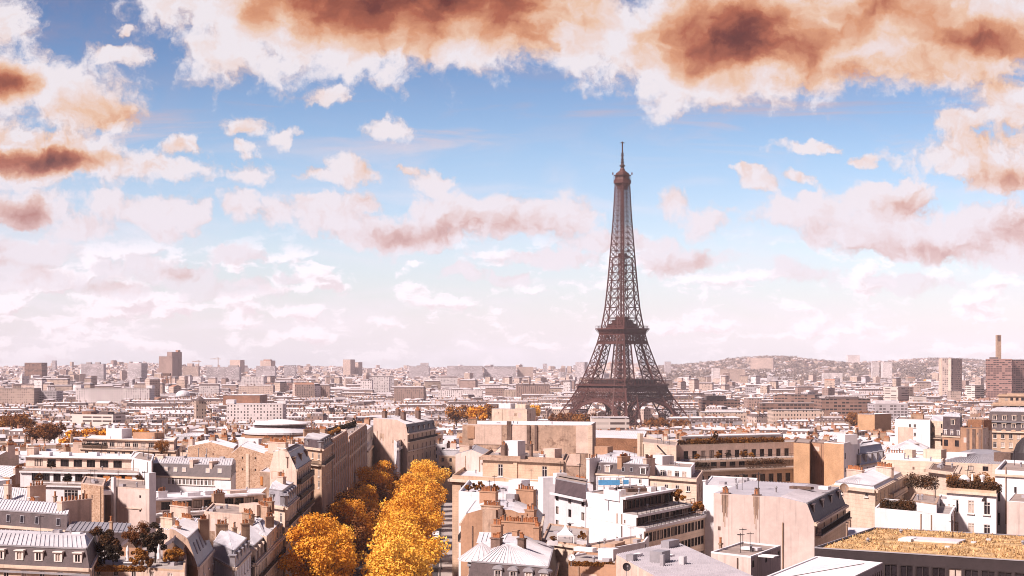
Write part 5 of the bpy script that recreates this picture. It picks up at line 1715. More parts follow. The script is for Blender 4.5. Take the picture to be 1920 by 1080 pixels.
h = Bld('white_window_block', 'white wing with three rows of dark ribbon windows facing the tent', (1040, 276), (1098, 262.5), (1102, 280))
z = h.z(937); h.body(z, 'white', {0: (3, 1.4, .5, [(941, 951), (962, 977), (989, 1004)], 'd')}); h.mansard(z, 2.2, [1.6, 0, 1.2, 0], .4, [3, 0, 3, 0], low='slate', up='tar', wallm='white', seam=0)
h.cornice(z - .25, (0,), .7, .35, 'white'); h.box('stair_tower', 'white', -.2, .5, 2.6, 4, z - 8, 10); h.box('roof_room', 'white', .12, .5, 1.8, 2, z + 1, 2.0); h.done(1005)
# scaffold with blue sheeting on that roof
p = at(1143, 266); zz = zt2 + .1
T = thing('roof_scaffold', 'scaffold frame with bright blue sheeting on the white block roof', 'scaffold', (p.x, p.y, zz))
b = MB()
for i in range(6):
    for j in (0, 2.0):
        b.beam((p.x - 2 + i * 1.1, p.y + j, zz), (p.x - 2 + i * 1.1, p.y + j, zz + 2.3), .07)
for k in (.7, 1.4, 2.2):
    for j in (0, 2.0):
        b.beam((p.x - 2, p.y + j, zz + k), (p.x + 3.5, p.y + j, zz + k), .06)
b.build('scaffold_frame', M['fins'], T)
b = MB(); b.box((p.x - .1, p.y - .12, zz + 1.0), 3.6, .05, .85); b.build('sheeting', M['tarp'], T)
b = MB(); b.box((p.x + 2.75, p.y - .12, zz + 1.1), .9, .05, .8); b.build('sheeting', M['tarp'], T)
b = MB(); b.box((p.x + .4, p.y + 1, zz + 2.25), 4.4, 1.8, .08); b.build('platform', M['canvas'], T)

h = Bld('cream_terrace_house', 'cream house with tall arched windows under the white pagoda tent', (1016, 236), (1098, 228), (1104, 252))
z = h.z(1026); h.body(z, 'pale', {0: (2, 1.1, 1.0, [(1035, 1066)], 'w')}); h.flat(z, 'paving', .25, 'worn'); h.cornice(z - .35, (0,), .4, .35); h.done(1066)
p = at(1060, 232)
T = thing('pagoda_tent', 'white pointed garden tent on the cream roof terrace', 'tent', (p.x, p.y, z))
b = MB(); e = [(-1.15, -1.1), (1.15, -1.1), (1.15, 1.1), (-1.15, 1.1)]
prof = [(1.0, 1.45), (.55, 1.85), (.22, 2.35), (.03, 2.95)]
for (r0, h0), (r1, h1) in zip(prof, prof[1:]):
    for i in range(4):
        j = (i + 1) % 4
        b.face([(p.x + e[i][0] * r0, p.y + e[i][1] * r0, z + h0), (p.x + e[j][0] * r0, p.y + e[j][1] * r0, z + h0), (p.x + e[j][0] * r1, p.y + e[j][1] * r1, z + h1), (p.x + e[i][0] * r1, p.y + e[i][1] * r1, z + h1)])
for i in range(4):
    j = (i + 1) % 4
    b.face([(p.x + e[i][0], p.y + e[i][1], z + 1.2), (p.x + e[j][0], p.y + e[j][1], z + 1.2), (p.x + e[j][0], p.y + e[j][1], z + 1.45), (p.x + e[i][0], p.y + e[i][1], z + 1.45)])
b.build('tent_roof', M['canvas'], T)
for i in range(4):
    b = MB(); b.beam((p.x + e[i][0], p.y + e[i][1], z), (p.x + e[i][0], p.y + e[i][1], z + 1.3), .14); b.build('leg', M['canvas'], T)
for k, (px, l) in enumerate(((1036, 'white planter box left of the pagoda tent'), (1091, 'white planter box right of the pagoda tent'))):
    p = at(px, 230.5); T = thing('planter_box', l, 'planter', (p.x, p.y, z), 'planters beside the tent')
    b = MB(); b.box((p.x, p.y, z), 1.5, .7, .65); b.build('box', M['white'], T)
    o = put('shrub', TREES['shrub%d' % k][0], T, (0, 0, .5)); o.scale = (.6, .35, .45 + .35 * k)
h = Bld('low_annex', 'low cream annex with five small square windows below the blank white gable', (1078, 222), (1208, 238), (1222, 252))
z = h.z(1020); h.body(z, 'white', {0: (7, .8, 2.4, [(1029, 1039)], 'd')}); h.flat(z, 'stone', .3, 'white'); h.box('rubble_heap', 'worn', .5, .4, 4.5, 1.6, z, .5, .2); h.done(1048)
h = Bld('awning_terrace', 'small roof terrace with cream awning and plants between dish and arched windows', (1066, 214), (1156, 210), (1160, 222))
z = h.z(1064); h.body(z, 'ochre'); h.flat(z, 'paving', .3, 'ochre'); h.box('awning', 'canvas', .3, .6, 3.0, 1.2, z + 1.0, .5); h.box('roof_box', 'white', .8, .6, 2.4, 1.6, z, 1.6); h.done(1066)
hedge('line of potted plants along the small awning terrace', at(1070, 211.5), at(1150, 210.8), z, .6, .5, 'shrub', name='terrace_hedge', size=.16, dens=120)

# big metal roof, bottom centre
v = [at(1290, 172), at(1412, 187), at(1268, 220)]
h = Bld('sheet_roof_building', 'broad ribbed metal roof with vents at the bottom centre', v[0], v[1], v[2], origin=1); h.g = 0; FOOT.append([tuple(p) for p in h.P]); SEEN.append((1090, 1420, 170, 1079))
h.T.location.z = 0
h.body(25.0, 'plaster', z0=-1); h.shed(25.0, .35, 'sheet', 'plaster', seam=.45)
h.box('vent_box', 'zincg', .32, .64, 2.3, 1.7, 25.2, 1.5); h.box('vent_box', 'zincg', .78, .9, 3.2, 1.2, 25.3, 1.0); h.box('vent_box', 'zinc', .52, .5, .9, .7, 25.2, 1.0); h.box('vent_box', 'zincg', .05, .80, 1.2, 1.0, 25.3, .8); h.box('vent_box', 'canvas', .2, .86, 1.6, .7, 25.3, .4); h.box('vent_box', 'canvas', .55, .7, 1.5, .5, 25.2, .35); h.box('vent_pipe', 'fins', .27, .56, .5, .5, 25.2, 1.4)
h.done()
def dish(label, px, py, D, r, m, yaw=0.0):
    p = P3(px, py, D)
    T = thing('satellite_dish', label, 'satellite dish', (p.x, p.y, p.z - r - .6))
    b = MB(); b.beam((p.x, p.y + .3, p.z - r - .8), (p.x, p.y + .3, p.z), .08); b.build('mast', M['fins'], T)
    b = MB(); n = 18
    prof = [(.0, .22), (.4, .18), (.75, .08), (1.0, -.04)]
    up = Vector((0, 0, 1)); f = Vector((math.sin(yaw), -math.cos(yaw), .35)).normalized(); sd = f.cross(up).normalized(); u2 = sd.cross(f)
    def q(rr, dd, i):
        th = 2 * math.pi * i / n
        return p + (sd * math.cos(th) + u2 * math.sin(th)) * r * rr - f * dd * r
    for (r0, d0), (r1, d1) in zip(prof, prof[1:]):
        for i in range(n):
            b.face([q(r0, d0, i), q(r0, d0, i + 1), q(r1, d1, i + 1), q(r1, d1, i)])
    b.build('dish', M[m], T)
    b = MB(); b.beam(q(.9, 0, 13), p + f * r * .8, .05); b.box((*(p + f * r * .8)[:2], (p + f * r * .8).z - .08), .16, .16, .16); b.build('receiver_arm', M['fins'], T)
dish('round white satellite dish before the arched windows', 1071, 1045, 208, .48, 'canvas', .1)
dish('round black satellite dish in front of the ribbed metal roof', 1175, 1063, 186, .5, 'iron', .2)
dish('small white satellite dish on the brown gable chimney wall', 976, 1014, 238, .36, 'canvas', .3)
dish('pale grey satellite dish beside the white one on the chimney wall', 954, 1015, 240, .3, 'fins', -.2)
dish('wire-grey antenna dish left of the ornate cream facade', 1536, 916, 290, .55, 'stack', .3)
dish('large grey antenna dish on a mast before the ornate cream facade', 1583, 915, 284, .85, 'stack', .2)
dish('white satellite dish on the roofs under the right foot of the tower', 1197, 789, 760, .9, 'canvas', .2)

h = Bld('pink_gable_house', 'tall pinkish blank gable with two sooty flues and a dark dormered slope', (1338, 232), (1527, 222), (1586, 251))
z = h.z(981); h.body(z, 'pink', {1: (5, 1.0, 1.8, [(987, 1004)], 'd')}, {1: 'stone'})
h.mansard(z, 2.7, [0, 1.1, .8, 0], .7, [0, 4, 4, 0], up='sheet', wallm='pink'); h.dormers(1, 4, .8, 1.5, z + .7, 3.0, 3.2, depth=1.0, fr='slate', back=.5)
h.balcony(1, z - 1.9, .04, .97, .9); h.cornice(z - .4, (1,), .45, .35)
for u, w in ((.12, 1.3), (.435, 1.1)):
    h.box('flue', 'pink', u, .003, w, .3, z - 6, 9.3)
    for k in range(9):
        x = (k - 4) / 4.5 * w * .42
        ln = (4.4 - abs(k - 4) * .55) * (.7 + .5 * ((k * 7) % 5) / 4)
        h.box('soot_streak', 'soot' if k % 2 else 'worn', u + x / (h.b - h.a).length, .0025, w * .11, .31, z + 3.28 - ln, ln)
    h.chimney(u, .01, w, .4, z + 3.3, z + 3.55, 5, 'soot')
h.box('roof_box', 'soot', .7, .5, 3.6, 1.0, z + 3.4, .4); h.box('roof_box', 'white', .92, .55, 1.6, 1.0, z + 3.4, .5)
pp = MB(); pp.beam((*(h.pos(.48, -.004)), z - 5.2), (*(h.pos(.56, -.004)), z - 7.2), .12); pp.build('pipe', M['soot'], h.T)
h.done(1060)
h = Bld('white_wall_block', 'plain white wall with slim flue behind the pink gable', (1320, 268), (1413, 262), (1420, 284))
z = h.z(916); h.body(z, 'white', None, {1: 'zinc'}); h.flat(z, 'zinc', .15, 'white'); h.chimney(.02, .05, .5, .8, z - 4, z + .9, 0, 'white'); h.done(970)
h = Bld('flat_roof_annex', 'little flat-roofed annex with white skylight and awning below the pink gable', (1333, 206), (1408, 201), (1464, 213))
z = h.z(1046); h.body(z, 'pink', {1: (3, .9, .5, [(1052, 1066)], 'd')}); h.flat(z, 'tar', .2, 'white'); h.box('skylight', 'white', .62, .5, 2.6, 1.2, z + .1, .35, .15); h.box('awning', 'canvas', 1.2, .3, 2.2, 2.0, z - .15, .15, .3); h.chimney(.0, .3, .3, .3, z, z + .9, 1)
h.done(1060)

# modern block with the dry-grass roof, bottom right
zr = 28.2
A, D_ = at(1527, 188), at(1640, 211)
Bq = at(2080, 171)
h = Bld('grass_roof_building', 'dark modern building topped by a golden dry-grass roof', A, Bq, Bq + D_ - A, origin=1); FOOT.append([tuple(p) for p in h.P]); SEEN.append((1527, 2080, 171, 1050))
h.T.location.z = 0
h.ztop = zr
h.body(zr - .35, 'steel', {0: (18, 1.6, 1.0, [(1.0, 6.0)], 'd')}, z0=-1)
h.flat(zr - .35, 'tar', .35, 'steel')
b = h.mb('edge_trim', 'fins')
for i in range(4):
    b.beam((*h.P[i], zr + .02), (*h.P[(i + 1) % 4], zr + .02), .12)
I = h.inset([.8] * 4)
b = h.mb('planting_bed', 'sedum'); b.prism(I, zr - .3, zr + .02)
h.box('roof_panel', 'zinc', .32, .55, 7.2, 3.4, zr - .1, .35); h.box('roof_panel', 'white', .235, .5, 1.6, 2.6, zr - .05, .38)
for u in (.42, .47, .5):
    h.box('roof_vent', 'zinc', u, .3 + (u - .42) * 5, .6, .5, zr, .25)
h.done()
rng = np.random.default_rng(5)
pts = []
for i in range(16000):
    u, v = rng.random(), rng.random()
    p = h.pos(.02 + .96 * u, .04 + .92 * v)
    if .22 < u < .42 and .38 < v < .72:
        continue
    if math.sin(p.x * .9 + 1.3 * math.sin(p.y * .5)) + math.sin(p.y * 1.1 + p.x * .35) < -.75 and rng.random() < .85:
        continue
    pts.append((p.x, p.y))
pts = np.array(pts)
k = len(pts)
th = rng.random(k) * 6.28
hh = .05 + .26 * rng.random(k) ** 3
dx = np.stack([np.cos(th), np.sin(th), np.zeros(k)], 1) * .16
c0 = np.concatenate([pts, np.full((k, 1), zr)], 1)
up = np.stack([rng.normal(size=k) * .1, rng.normal(size=k) * .1, hh], 1)
V = np.stack([c0 - dx * .5, c0 + dx * .5, c0 + dx * .3 + up, c0 - dx * .3 + up], 1).reshape(-1, 3)
o = bpy.data.objects.new('dry_grass', leaf_mesh('dry_grass', V, M['sedum'])); COL.objects.link(o); tag(o, 'golden dry grass growing over the flat dark modern roof', 'grass', kind='stuff')
d_, c_, a_ = at(1530, 184.7), at(1655, 178.7), at(1432, 166.6)
h = Bld('flat_white_roof', 'flat white roof with dark edge strip before the grass-roofed building', a_, a_ + c_ - d_, c_, origin=1); FOOT.append([tuple(p) for p in h.P]); SEEN.append((1430, 1660, 166, 1079))
h.T.location.z = 0
h.ztop = 27.5
h.body(27.5, 'fins', {1: (20, .5, .2, [(.7, 4.0)], 'd')}, z0=-1); h.flat(27.5, 'white', .12, 'white')
h.box('roof_joint', 'soot', .5, .5, .12, 16, 27.52, .03, .0); h.spots = []; h.done()

# ---- right edge
h = Bld('white_window_house', 'white house with arched upper window and roof garden at the right', (1775, 250), (1868, 243), (1874, 268))
z = h.z(927); h.body(z, 'white', {0: (3, 1.15, 1.1, [(942, 967), (985, 1006)], 'w')}); h.flat(z, 'paving', .5, 'stone'); h.cornice(z - .3, (0,), .4, .4)
ap = h.pos(.8, -.003); b = MB()
ang = h.ang()
for i in range(8):
    t0, t1 = math.pi * i / 8, math.pi * (i + 1) / 8
    zc = h.z(942)
    b.face([(ap.x - .58 * math.cos(t0), ap.y, zc + .58 * math.sin(t0)), (ap.x - .72 * math.cos(t0), ap.y, zc + .72 * math.sin(t0)), (ap.x - .72 * math.cos(t1), ap.y, zc + .72 * math.sin(t1)), (ap.x - .58 * math.cos(t1), ap.y, zc + .58 * math.sin(t1))])
    b.face([(ap.x, ap.y - .01, zc), (ap.x - .58 * math.cos(t0), ap.y - .01, zc + .58 * math.sin(t0)), (ap.x - .58 * math.cos(t1), ap.y - .01, zc + .58 * math.sin(t1))])
b.build('window_arch', M['dframe'], h.T)
h.done(1020)
hedge('dark planting with golden tips along the roof garden of the arched-window house', at(1778, 251), at(1866, 244.4), z + .1, 1.6, 1.6, 'dark', name='roof_planting', cat='planting', size=.25, dens=140)
hedge('brown shrubs behind the statues of the right roof garden', at(1780, 257), at(1866, 253), z + .1, 2.2, 1.6, 'shrub', name='roof_planting', cat='planting', size=.22, dens=120)
for k, (px, l) in enumerate(((1808, 'round white stone bust on the right roof garden'), (1823, 'slim white obelisk on the right roof garden'), (1842, 'white stone urn behind the obelisk on the right roof garden'))):
    p = at(px, 252)
    T = thing(('bust', 'obelisk', 'urn')[k], l, ('statue', 'obelisk', 'urn')[k], (p.x, p.y, z))
    b = MB(); b.lathe((p.x, p.y, z), ([(.4, 0), (.4, .9), (.8, 1.2), (.9, 1.7), (.5, 2.2), (.05, 2.4)], [(.35, 0), (.35, .9), (.22, 1.0), (.16, 2.2), (.02, 2.6)], [(.3, 0), (.3, 1.2), (.15, 1.4), (.4, 2.0), (.45, 2.3), (.1, 2.4)])[k], 12)
    b.build('body', M['canvas'], T); b = MB(); b.box((p.x, p.y, z), 1.0, 1.0, .5); b.build('plinth', M['paving'], T)
h = Bld('tall_white_house', 'tall plain white house with slit windows at the right edge', (1866, 252), (1975, 244), (1982, 270))
z = h.z(893); h.body(z, 'white', {0: (4, .45, .45, [(918, 948), (970, 994)], 'd')}); h.flat(z, 'tar', .5, 'white'); h.cornice(z - .5, (0,), .3, .35, 'pale'); h.box('pipe', 'stack', .19, -.006, .12, .15, z - 8, 9); h.chimney(.9, .4, 3, 1, z, z + 2, 3, 'plaster'); h.done(960)
h = Bld('low_white_wall_house', 'low pinkish white wall in front of the tall house at the right edge', (1888, 235), (1995, 228), (2002, 243))
z = h.z(948); h.body(z, 'pink'); h.flat(z, 'tar', .1, 'white'); h.done(1028)
h = Bld('turret_house', 'cream square turret with flat overhanging roof beside the roof garden', (1741, 292), (1790, 283), (1797, 302))
z = h.z(890); h.body(z, 'pale', {0: (2, .5, .5, [(899, 918)], 'd')}); h.flat(z + .3, 'soot', .1, 'pale'); h.cornice(z - .1, (0, 1, 3), .7, .5); h.cornice(z - 4.6, (0, 1, 3), .4, .4); h.done(935)
h = Bld('white_parapet_block', 'low white block with hedge box and bay window left of the arched-window house', (1640, 246), (1783, 235), (1793, 252))
z = h.z(966); h.body(z, 'white', None); h.flat(z, 'paving', .1, 'white')
z2 = h.tier((1706, 244), (1756, 237.5), (1762, 252), 947, 'white', z0=z - .5); h.flat(z2, 'tar', .15, 'worn')
z3 = h.tier((1757, 252), (1793, 248), (1797, 256), 941, 'white', z0=z - .5, win={0: (4, .55, .3, [(947, 961)], 'w')}); h.flat(z3, 'paving', .2, 'white'); h.done(998)
hedge('square brown hedge on the low white parapet block', at(1652, 245.4), at(1704, 242), z, 1.5, 1.4, 'dark', size=.2, dens=170)
hedge('dark foliage behind the turret stair', at(1700, 266), at(1742, 262), zat(918, 262), 2.2, 2, 'dark', name='roof_planting', cat='planting', size=.26, dens=110)
h = Bld('ornate_facade_house', 'ornate cream house with white zinc roof and corner balcony on the right', (1562, 304), (1641, 292), (1694, 330))
z = h.z(920); h.body(z, 'pale', {1: (8, .9, 1.3, [(926, 940), (950, 962)], 'w'), 0: (2, 1.2, 2, [(926, 934)], 'w')}); h.cornice(z - .4, (0, 1), .6, .5); h.mansard(z + .1, .6, [.5, .5, .5, .5], 1.3, [4, 4, 4, 4], low='zinc')
h.balcony(1, z - 2.9, .45, 1.0, 1.0, .9, 'pale', 'pale', 'panel'); h.chimney(.3, .3, 5, .6, z + .6, z + 2.6, 14, 'plaster'); h.chimney(.8, .6, 5, .6, z + .6, z + 2.8, 14, 'plaster'); h.done(955)
h = Bld('brick_pier_house', 'pair of orange brick piers with a recessed panel between, right of the long balconies', (1488, 424), (1518, 418), (1522, 440))
z = h.z(832); h.body(z, 'obrick'); h.flat(z, 'tar', .2, 'soot')
z2 = h.tier((1517, 428), (1546, 422), (1550, 440), 832, 'ochre'); h.flat(z2, 'tar', .2, 'soot')
z3 = h.tier((1545, 420), (1582, 412), (1612, 436), 833, 'obrick', side={1: 'white'}, win={1: (2, 1.6, 1.5, [(850, 862), (878, 886)], 'd')}); h.flat(z3, 'tar', .2, 'white'); h.box('roof_room', 'white', .85, .4, 3.5, 4, z3 - .5, 2.6); h.done(893)
h = Bld('dormer_house', 'grey roofed house with a row of four long dormers right of the brick piers', (1598, 448), (1612, 430), (1662, 452))
z = h.z(873); h.body(z, 'white', {1: (5, 1.2, 1, [(879, 888)], 'd')}); h.mansard(z, 4.6, [.8, 2.6, 1, .8], .9, [2, 3, 3, 2], low='zincg'); h.dormers(1, 5, 1.2, 2.2, z + .5, 1.6, 2, depth=2.4, fr='zincg', back=.3); h.done(885)
h = Bld('zinc_pavilion', 'white zinc mansard pavilion with pale dormers on the right', (1658, 474), (1738, 464), (1748, 490))
z = h.z(864); h.body(z, 'white'); h.mansard(z, 2.6, [.9] * 4, 2.4, [5, 5, 5, 5], low='zinc'); h.dormers(0, 5, 1, 1.5, z + .3, 1.8, 1.8, depth=.9, fr='white'); h.box('stair_tower', 'pale', .62, .3, 1.2, 6, z, 4.4); h.done(866)
h = Bld('cream_wall_block', 'long blank cream wall below the zinc pavilion', (1652, 334), (1766, 326), (1772, 350))
z = h.z(868); h.body(z, 'pale'); h.flat(z, 'white', .2, 'pale'); h.chimney(.2, .4, 4, .7, z, z + 1.2, 6, 'white'); h.box('roof_room', 'pale', .85, .6, 4, 3, z, 2.0); h.box('roof_room', 'pale', .42, .6, 2, 2, z, 1.7); h.done(935)
h = Bld('zinc_house', 'grey zinc hipped roofs behind the square turret', (1765, 372), (1905, 360), (1912, 392))
z = h.z(872); h.body(z, 'pale', {0: (4, 1.4, 3, [(877, 886)], 'd')}); h.hip(z, 1.8, 6, 'zincg'); h.box('roof_room', 'white', .2, .2, 7, 5, z + .3, 1.6); h.box('roof_room', 'soot', .85, .1, 4, 3, z, 2.6); h.done(885)
p = at(1932, 318)
T = thing('dark_dome', 'big dark slate dome cut by the right edge', 'dome', (p.x, p.y, zat(890, 318)))
b = MB(); b.lathe((p.x, p.y, zat(880, 318)), [(3.4, -1), (3.4, .5), (3.5, 1.8), (3.3, 3.4), (2.7, 5.0), (1.7, 6.2), (.6, 6.8), (.02, 7)], 24); o = b.build('roof', M['iron'], T, smooth=True)
b = MB(); b.tube((p.x, p.y, 0), 3.6, 3.6, zat(882, 318), 24); b.build('drum', M['pale'], T)
h = Bld('white_block', 'tall white block with small windows on its right half, by the slate mansard', (1678, 566), (1744, 556), (1748, 590))
z = h.z(789); h.body(z, 'white', {0: (5, 1.0, 5.6, [(796, 803), (812, 819), (827, 834)], 'w')}); h.flat(z, 'tar', .3, 'white'); h.box('plaster_patch', 'plaster', .3, -.003, 6, .1, z - 9, 6.5); h.chimney(.6, .5, 5, .8, z, z + 1.6, 9, 'stack'); h.done(838)
h = Bld('narrow_house', 'narrow cream house between the tall white block and the slate mansard', (1746, 560), (1769, 552), (1772, 580))
z = h.z(790); h.body(z, 'pale', {0: (2, 1.0, .7, [(795, 803), (812, 818), (822, 836)], 'd')}); h.gable(z, 1.2, 0); h.balcony(0, z - 6, 0, 1, .8); h.done(848)
h = Bld('mansard_house', 'brown-fronted house with tall slate mansard right of the narrow cream one', (1767, 548), (1801, 540), (1805, 566))
z = h.z(819); h.body(z, 'ochre', {0: (2, 2.0, .8, [(826, 838)], 'd')}); h.mansard(z, 6.6, [1.2, .2, 1, .2], .8, [3, .5, 3, .5]); h.dormers(0, 1, 1.6, 1.8, z + 3.9, back=.6, depth=1.2, fr='pale'); h.dormers(0, 3, 1, 1.6, z + .4, 1.4, 1.2, depth=.8, fr='white', back=.1); h.done(845)
h = Bld('brown_gable_house', 'dark brown gable wall with vertical flue strips near the right edge', (1801, 536), (1842, 528), (1860, 552))
z = h.z(805); h.body(z, 'ochre', None, {1: 'pale'}); h.flat(z, 'soot', .3, 'ochre'); h.box('flue', 'soot', .35, -.006, 1.0, .4, z - 7, 7); h.box('flue', 'soot', .62, -.006, 1.2, .4, z - 7, 7); h.box('flue', 'soot', .9, -.006, 1.0, .4, z - 7, 7); h.box('stair_tower', 'dbrick', .6, .6, 7, 4, z - 1, 3.6); h.done(838)
h = Bld('grand_mansard_house', 'long grand house with two rows of dormers in a dark double mansard', (1852, 606), (1985, 592), (1992, 625))
z = h.z(811); h.body(z, 'stone', {0: (8, 1.4, 2, [(815, 825), (832, 842)], 'w')}); h.mansard(z, 7.4, [1.6, .6, 1.6, .6], 1.0, [4, 1, 4, 1]); h.dormers(0, 7, 1.3, 1.7, z + 4.2, 2.4, 2, back=.9, depth=1.2, fr='pale'); h.dormers(0, 7, 1.3, 1.6, z + 1.2, 2.4, 2, back=.3, depth=.9, fr='pale'); h.dormers(0, 7, 1.3, .6, z - .6, 2.4, 2, style='a', depth=.3, fr='stone', back=-.2)
h.cornice(z - .5, (0, 3), .7, .5); h.cornice(z + 3.4, (0,), -.4, .3, 'zincg'); h.done(840)
h = Bld('palace_wing', 'heavy stone palace wing with tall dark window bays, right edge before the towers', (1862, 1255), (2040, 1240), (2050, 1300))
z = h.z(758); h.body(z, 'stone', {0: (9, 5.0, 6, [(761, 772)], 'd')}, z0=-40); h.flat(z, 'paving', 1, 'stone'); h.cornice(z - 1.5, (0, 3), 1.4, 1.5, 'stone')
z2 = h.tier((1872, 1275), (2035, 1258), (2045, 1300), 742, 'stone', z0=z - 1, win={0: (14, 2.2, 5, [(746, 752)], 'd')}); h.flat(z2, 'paving', .8, 'stone'); h.cornice(z2 - .8, (0, 3), 1, .9, 'stone'); h.done(775)

# ================================================================ the avenue: plane trees, cars, lamps
def avenue_trees():
    spots = []
    # golden row on the right, golden and rusty row on the left
    for i, D in enumerate((296, 309, 323, 338, 353, 368, 384, 400, 417, 435, 453, 472, 492, 513, 535, 558, 582, 606)):
        spots.append((avx(D) - 10.0 + (i % 3 - 1) * .5, D + (i * 7 % 5) * 1.3 - 2, 'right', D))
    for i, D in enumerate((304, 316, 330, 352, 372, 392, 410, 428, 452, 474, 496, 520, 545, 570, 596)):
        spots.append((avx(D) - 25.2 + (i % 3 - 1) * .5, D + (i * 5 % 4) * 1.4 - 2, 'left', D))
    words = {'right': 'golden plane tree in the right-hand row of the avenue', 'left': 'plane tree in the left-hand row of the avenue'}
    ordn = ['nearest', 'second', 'third', 'fourth', 'fifth', 'sixth', 'seventh', 'eighth', 'ninth', 'tenth', 'eleventh', 'twelfth', 'thirteenth', 'fourteenth', 'fifteenth', 'sixteenth', 'seventeenth', 'last']
    cnt = {'right': 0, 'left': 0}
    for (x, y, sd, D) in spots:
        i = cnt[sd]; cnt[sd] += 1
        rust = sd == 'left' and i in (3, 6, 9, 11, 13)
        key = 'rust%d' % (i % 2) if rust else 'plane%d' % ((i * 2 + (sd == 'left')) % 5)
        sc = (1.0 + .12 * math.sin(i * 2.1 + (sd == 'left'))) * (1.05 if sd == 'right' else 1.08)
        lab = ('rusty ' if rust else ('' if sd == 'right' else 'golden ')) + words[sd] + ', ' + ordn[i] + ' from the camera'
        tree('plane_tree', lab, x, y, ground_z(x, y) + .1, key, 'plane trees lining the avenue', scale=sc, sz=.98)
avenue_trees()

def make_car(kind):
    L, Wd, H = {'car': (4.3, 1.75, 1.45), 'van': (5.2, 2.0, 2.3)}[kind]
    hl, hw = L / 2, Wd / 2
    if kind == 'car':
        prof = [(-hl, .35), (-hl, .85), (-hl + .9, .98), (-hl + 1.6, H), (hl - 1.2, H), (hl - .35, 1.0), (hl, .9), (hl, .35)]
        gl = [(-hl + 1.0, 1.0), (-hl + 1.65, H - .08), (hl - 1.25, H - .08), (hl - .45, 1.02)]
    else:
        prof = [(-hl, .4), (-hl, 1.0), (-hl + .7, 1.3), (-hl + 1.3, H), (hl, H), (hl, .4)]
        gl = [(-hl + .75, 1.35), (-hl + 1.3, H - .3), (-hl + 2.3, H - .3), (-hl + 2.3, 1.35)]
    def body(b):
        n = len(prof)
        for i in range(n):
            (y0, z0), (y1, z1) = prof[i], prof[(i + 1) % n]
            i0, i1 = (hw * (.86 if z > 1.2 and kind == 'car' else 1) for z in (z0, z1))
            b.face([(-i0, y0, z0), (-i1, y1, z1), (i1, y1, z1), (i0, y0, z0)])
        for s_ in (-1, 1):
            b.face([(s_ * hw * (.86 if z > 1.2 and kind == 'car' else 1), y, z) for y, z in prof][::s_])
    def glass(b):
        for s_ in (-1, 1):
            b.face([(s_ * (hw * (.87 if z > 1.2 and kind == 'car' else .995) + .012), y, z) for y, z in gl][::s_])
        (y0, z0), (y1, z1) = gl[0], gl[1]
        b.face([(-hw * .8, y0 - .07, z0), (hw * .8, y0 - .07, z0), (hw * .74, y1 - .07, z1), (-hw * .74, y1 - .07, z1)])
        if kind == 'car':
            (y0, z0), (y1, z1) = gl[3], gl[2]
            b.face([(hw * .8, y0 + .07, z0), (-hw * .8, y0 + .07, z0), (-hw * .74, y1 + .07, z1), (hw * .74, y1 + .07, z1)])
    def wheel(b):
        n = 12
        for s_ in (-.11, .11):
            b.face([(s_, .33 * math.cos(2 * math.pi * i / n), .33 * math.sin(2 * math.pi * i / n)) for i in range(n)][::1 if s_ > 0 else -1])
        for i in range(n):
            t0, t1 = 2 * math.pi * i / n, 2 * math.pi * (i + 1) / n
            b.face([(-.11, .33 * math.cos(t0), .33 * math.sin(t0)), (-.11, .33 * math.cos(t1), .33 * math.sin(t1)), (.11, .33 * math.cos(t1), .33 * math.sin(t1)), (.11, .33 * math.cos(t0), .33 * math.sin(t0))])
    return body, glass, wheel, L, hw
CARM = {k: mat('car_paint_' + k, c, .3, vary=.03, spec=.6) for k, c in dict(black=(.02, .018, .02), white=(.7, .68, .68), silver=(.36, .35, .37), red=(.3, .03, .025), blue=(.05, .08, .16), brown=(.13, .08, .06)).items()}
TYRE = mat('tyre', (.02, .02, .02), .9)
CARS = {k: make_car(k) for k in ('car', 'van')}
def car(kind, paint, label, x, y, rot):
    body, glass, wheel, L, hw = CARS[kind]
    z = ground_z(x, y) + .18
    T = thing('delivery_van' if kind == 'van' else 'parked_car', label, 'van' if kind == 'van' else 'car', (x, y, z), 'cars parked along the avenue')
    T.rotation_euler = (0, 0, rot)
    put('body', shared(('cb', kind, paint), lambda: mesh_of(body, CARM[paint], 'body')), T, (0, 0, 0))
    put('window', shared(('cg', kind), lambda: mesh_of(glass, M['glass'], 'window')), T, (0, 0, 0))
    for sx in (-1, 1):
        for sy in (-.31, .3):
            put('wheel', shared('cw', lambda: mesh_of(wheel, TYRE, 'wheel')), T, (sx * (hw - .1), sy * L, .33))
rot = math.atan(.0376)
names = ['black', 'silver', 'white', 'brown', 'blue', 'black', 'red', 'silver', 'black', 'white', 'black', 'silver']
for i, pn in enumerate(names):
    y = 318 + i * 13.5
    car('car', pn, '%s car parked by the right kerb, %s from the camera' % (pn, ['nearest', 'second', 'third', 'fourth', 'fifth', 'sixth', 'seventh', 'eighth', 'ninth', 'tenth', 'eleventh', 'twelfth'][i]), avx(y) - 7.6, y, rot)
car('van', 'white', 'white delivery van standing in the street right of the golden trees', avx(432) - 4.9, 432, rot)
car('van', 'white', 'white box van farther down the side street past the first van', avx(470) - 4.9, 470, rot)
for i, (pn, x, y) in enumerate((('silver', -15, 395), ('black', -19.5, 372), ('white', -15.2, 424), ('black', -19.4, 447), ('brown', -15, 350))):
    car('car', pn, '%s car driving between the tree rows, %s' % (pn, ('in the gap before the crossing', 'oncoming in the lower gap', 'beyond the crossing', 'oncoming beyond the crossing', 'nearest the camera')[i]), avx(y) + x, y, rot)

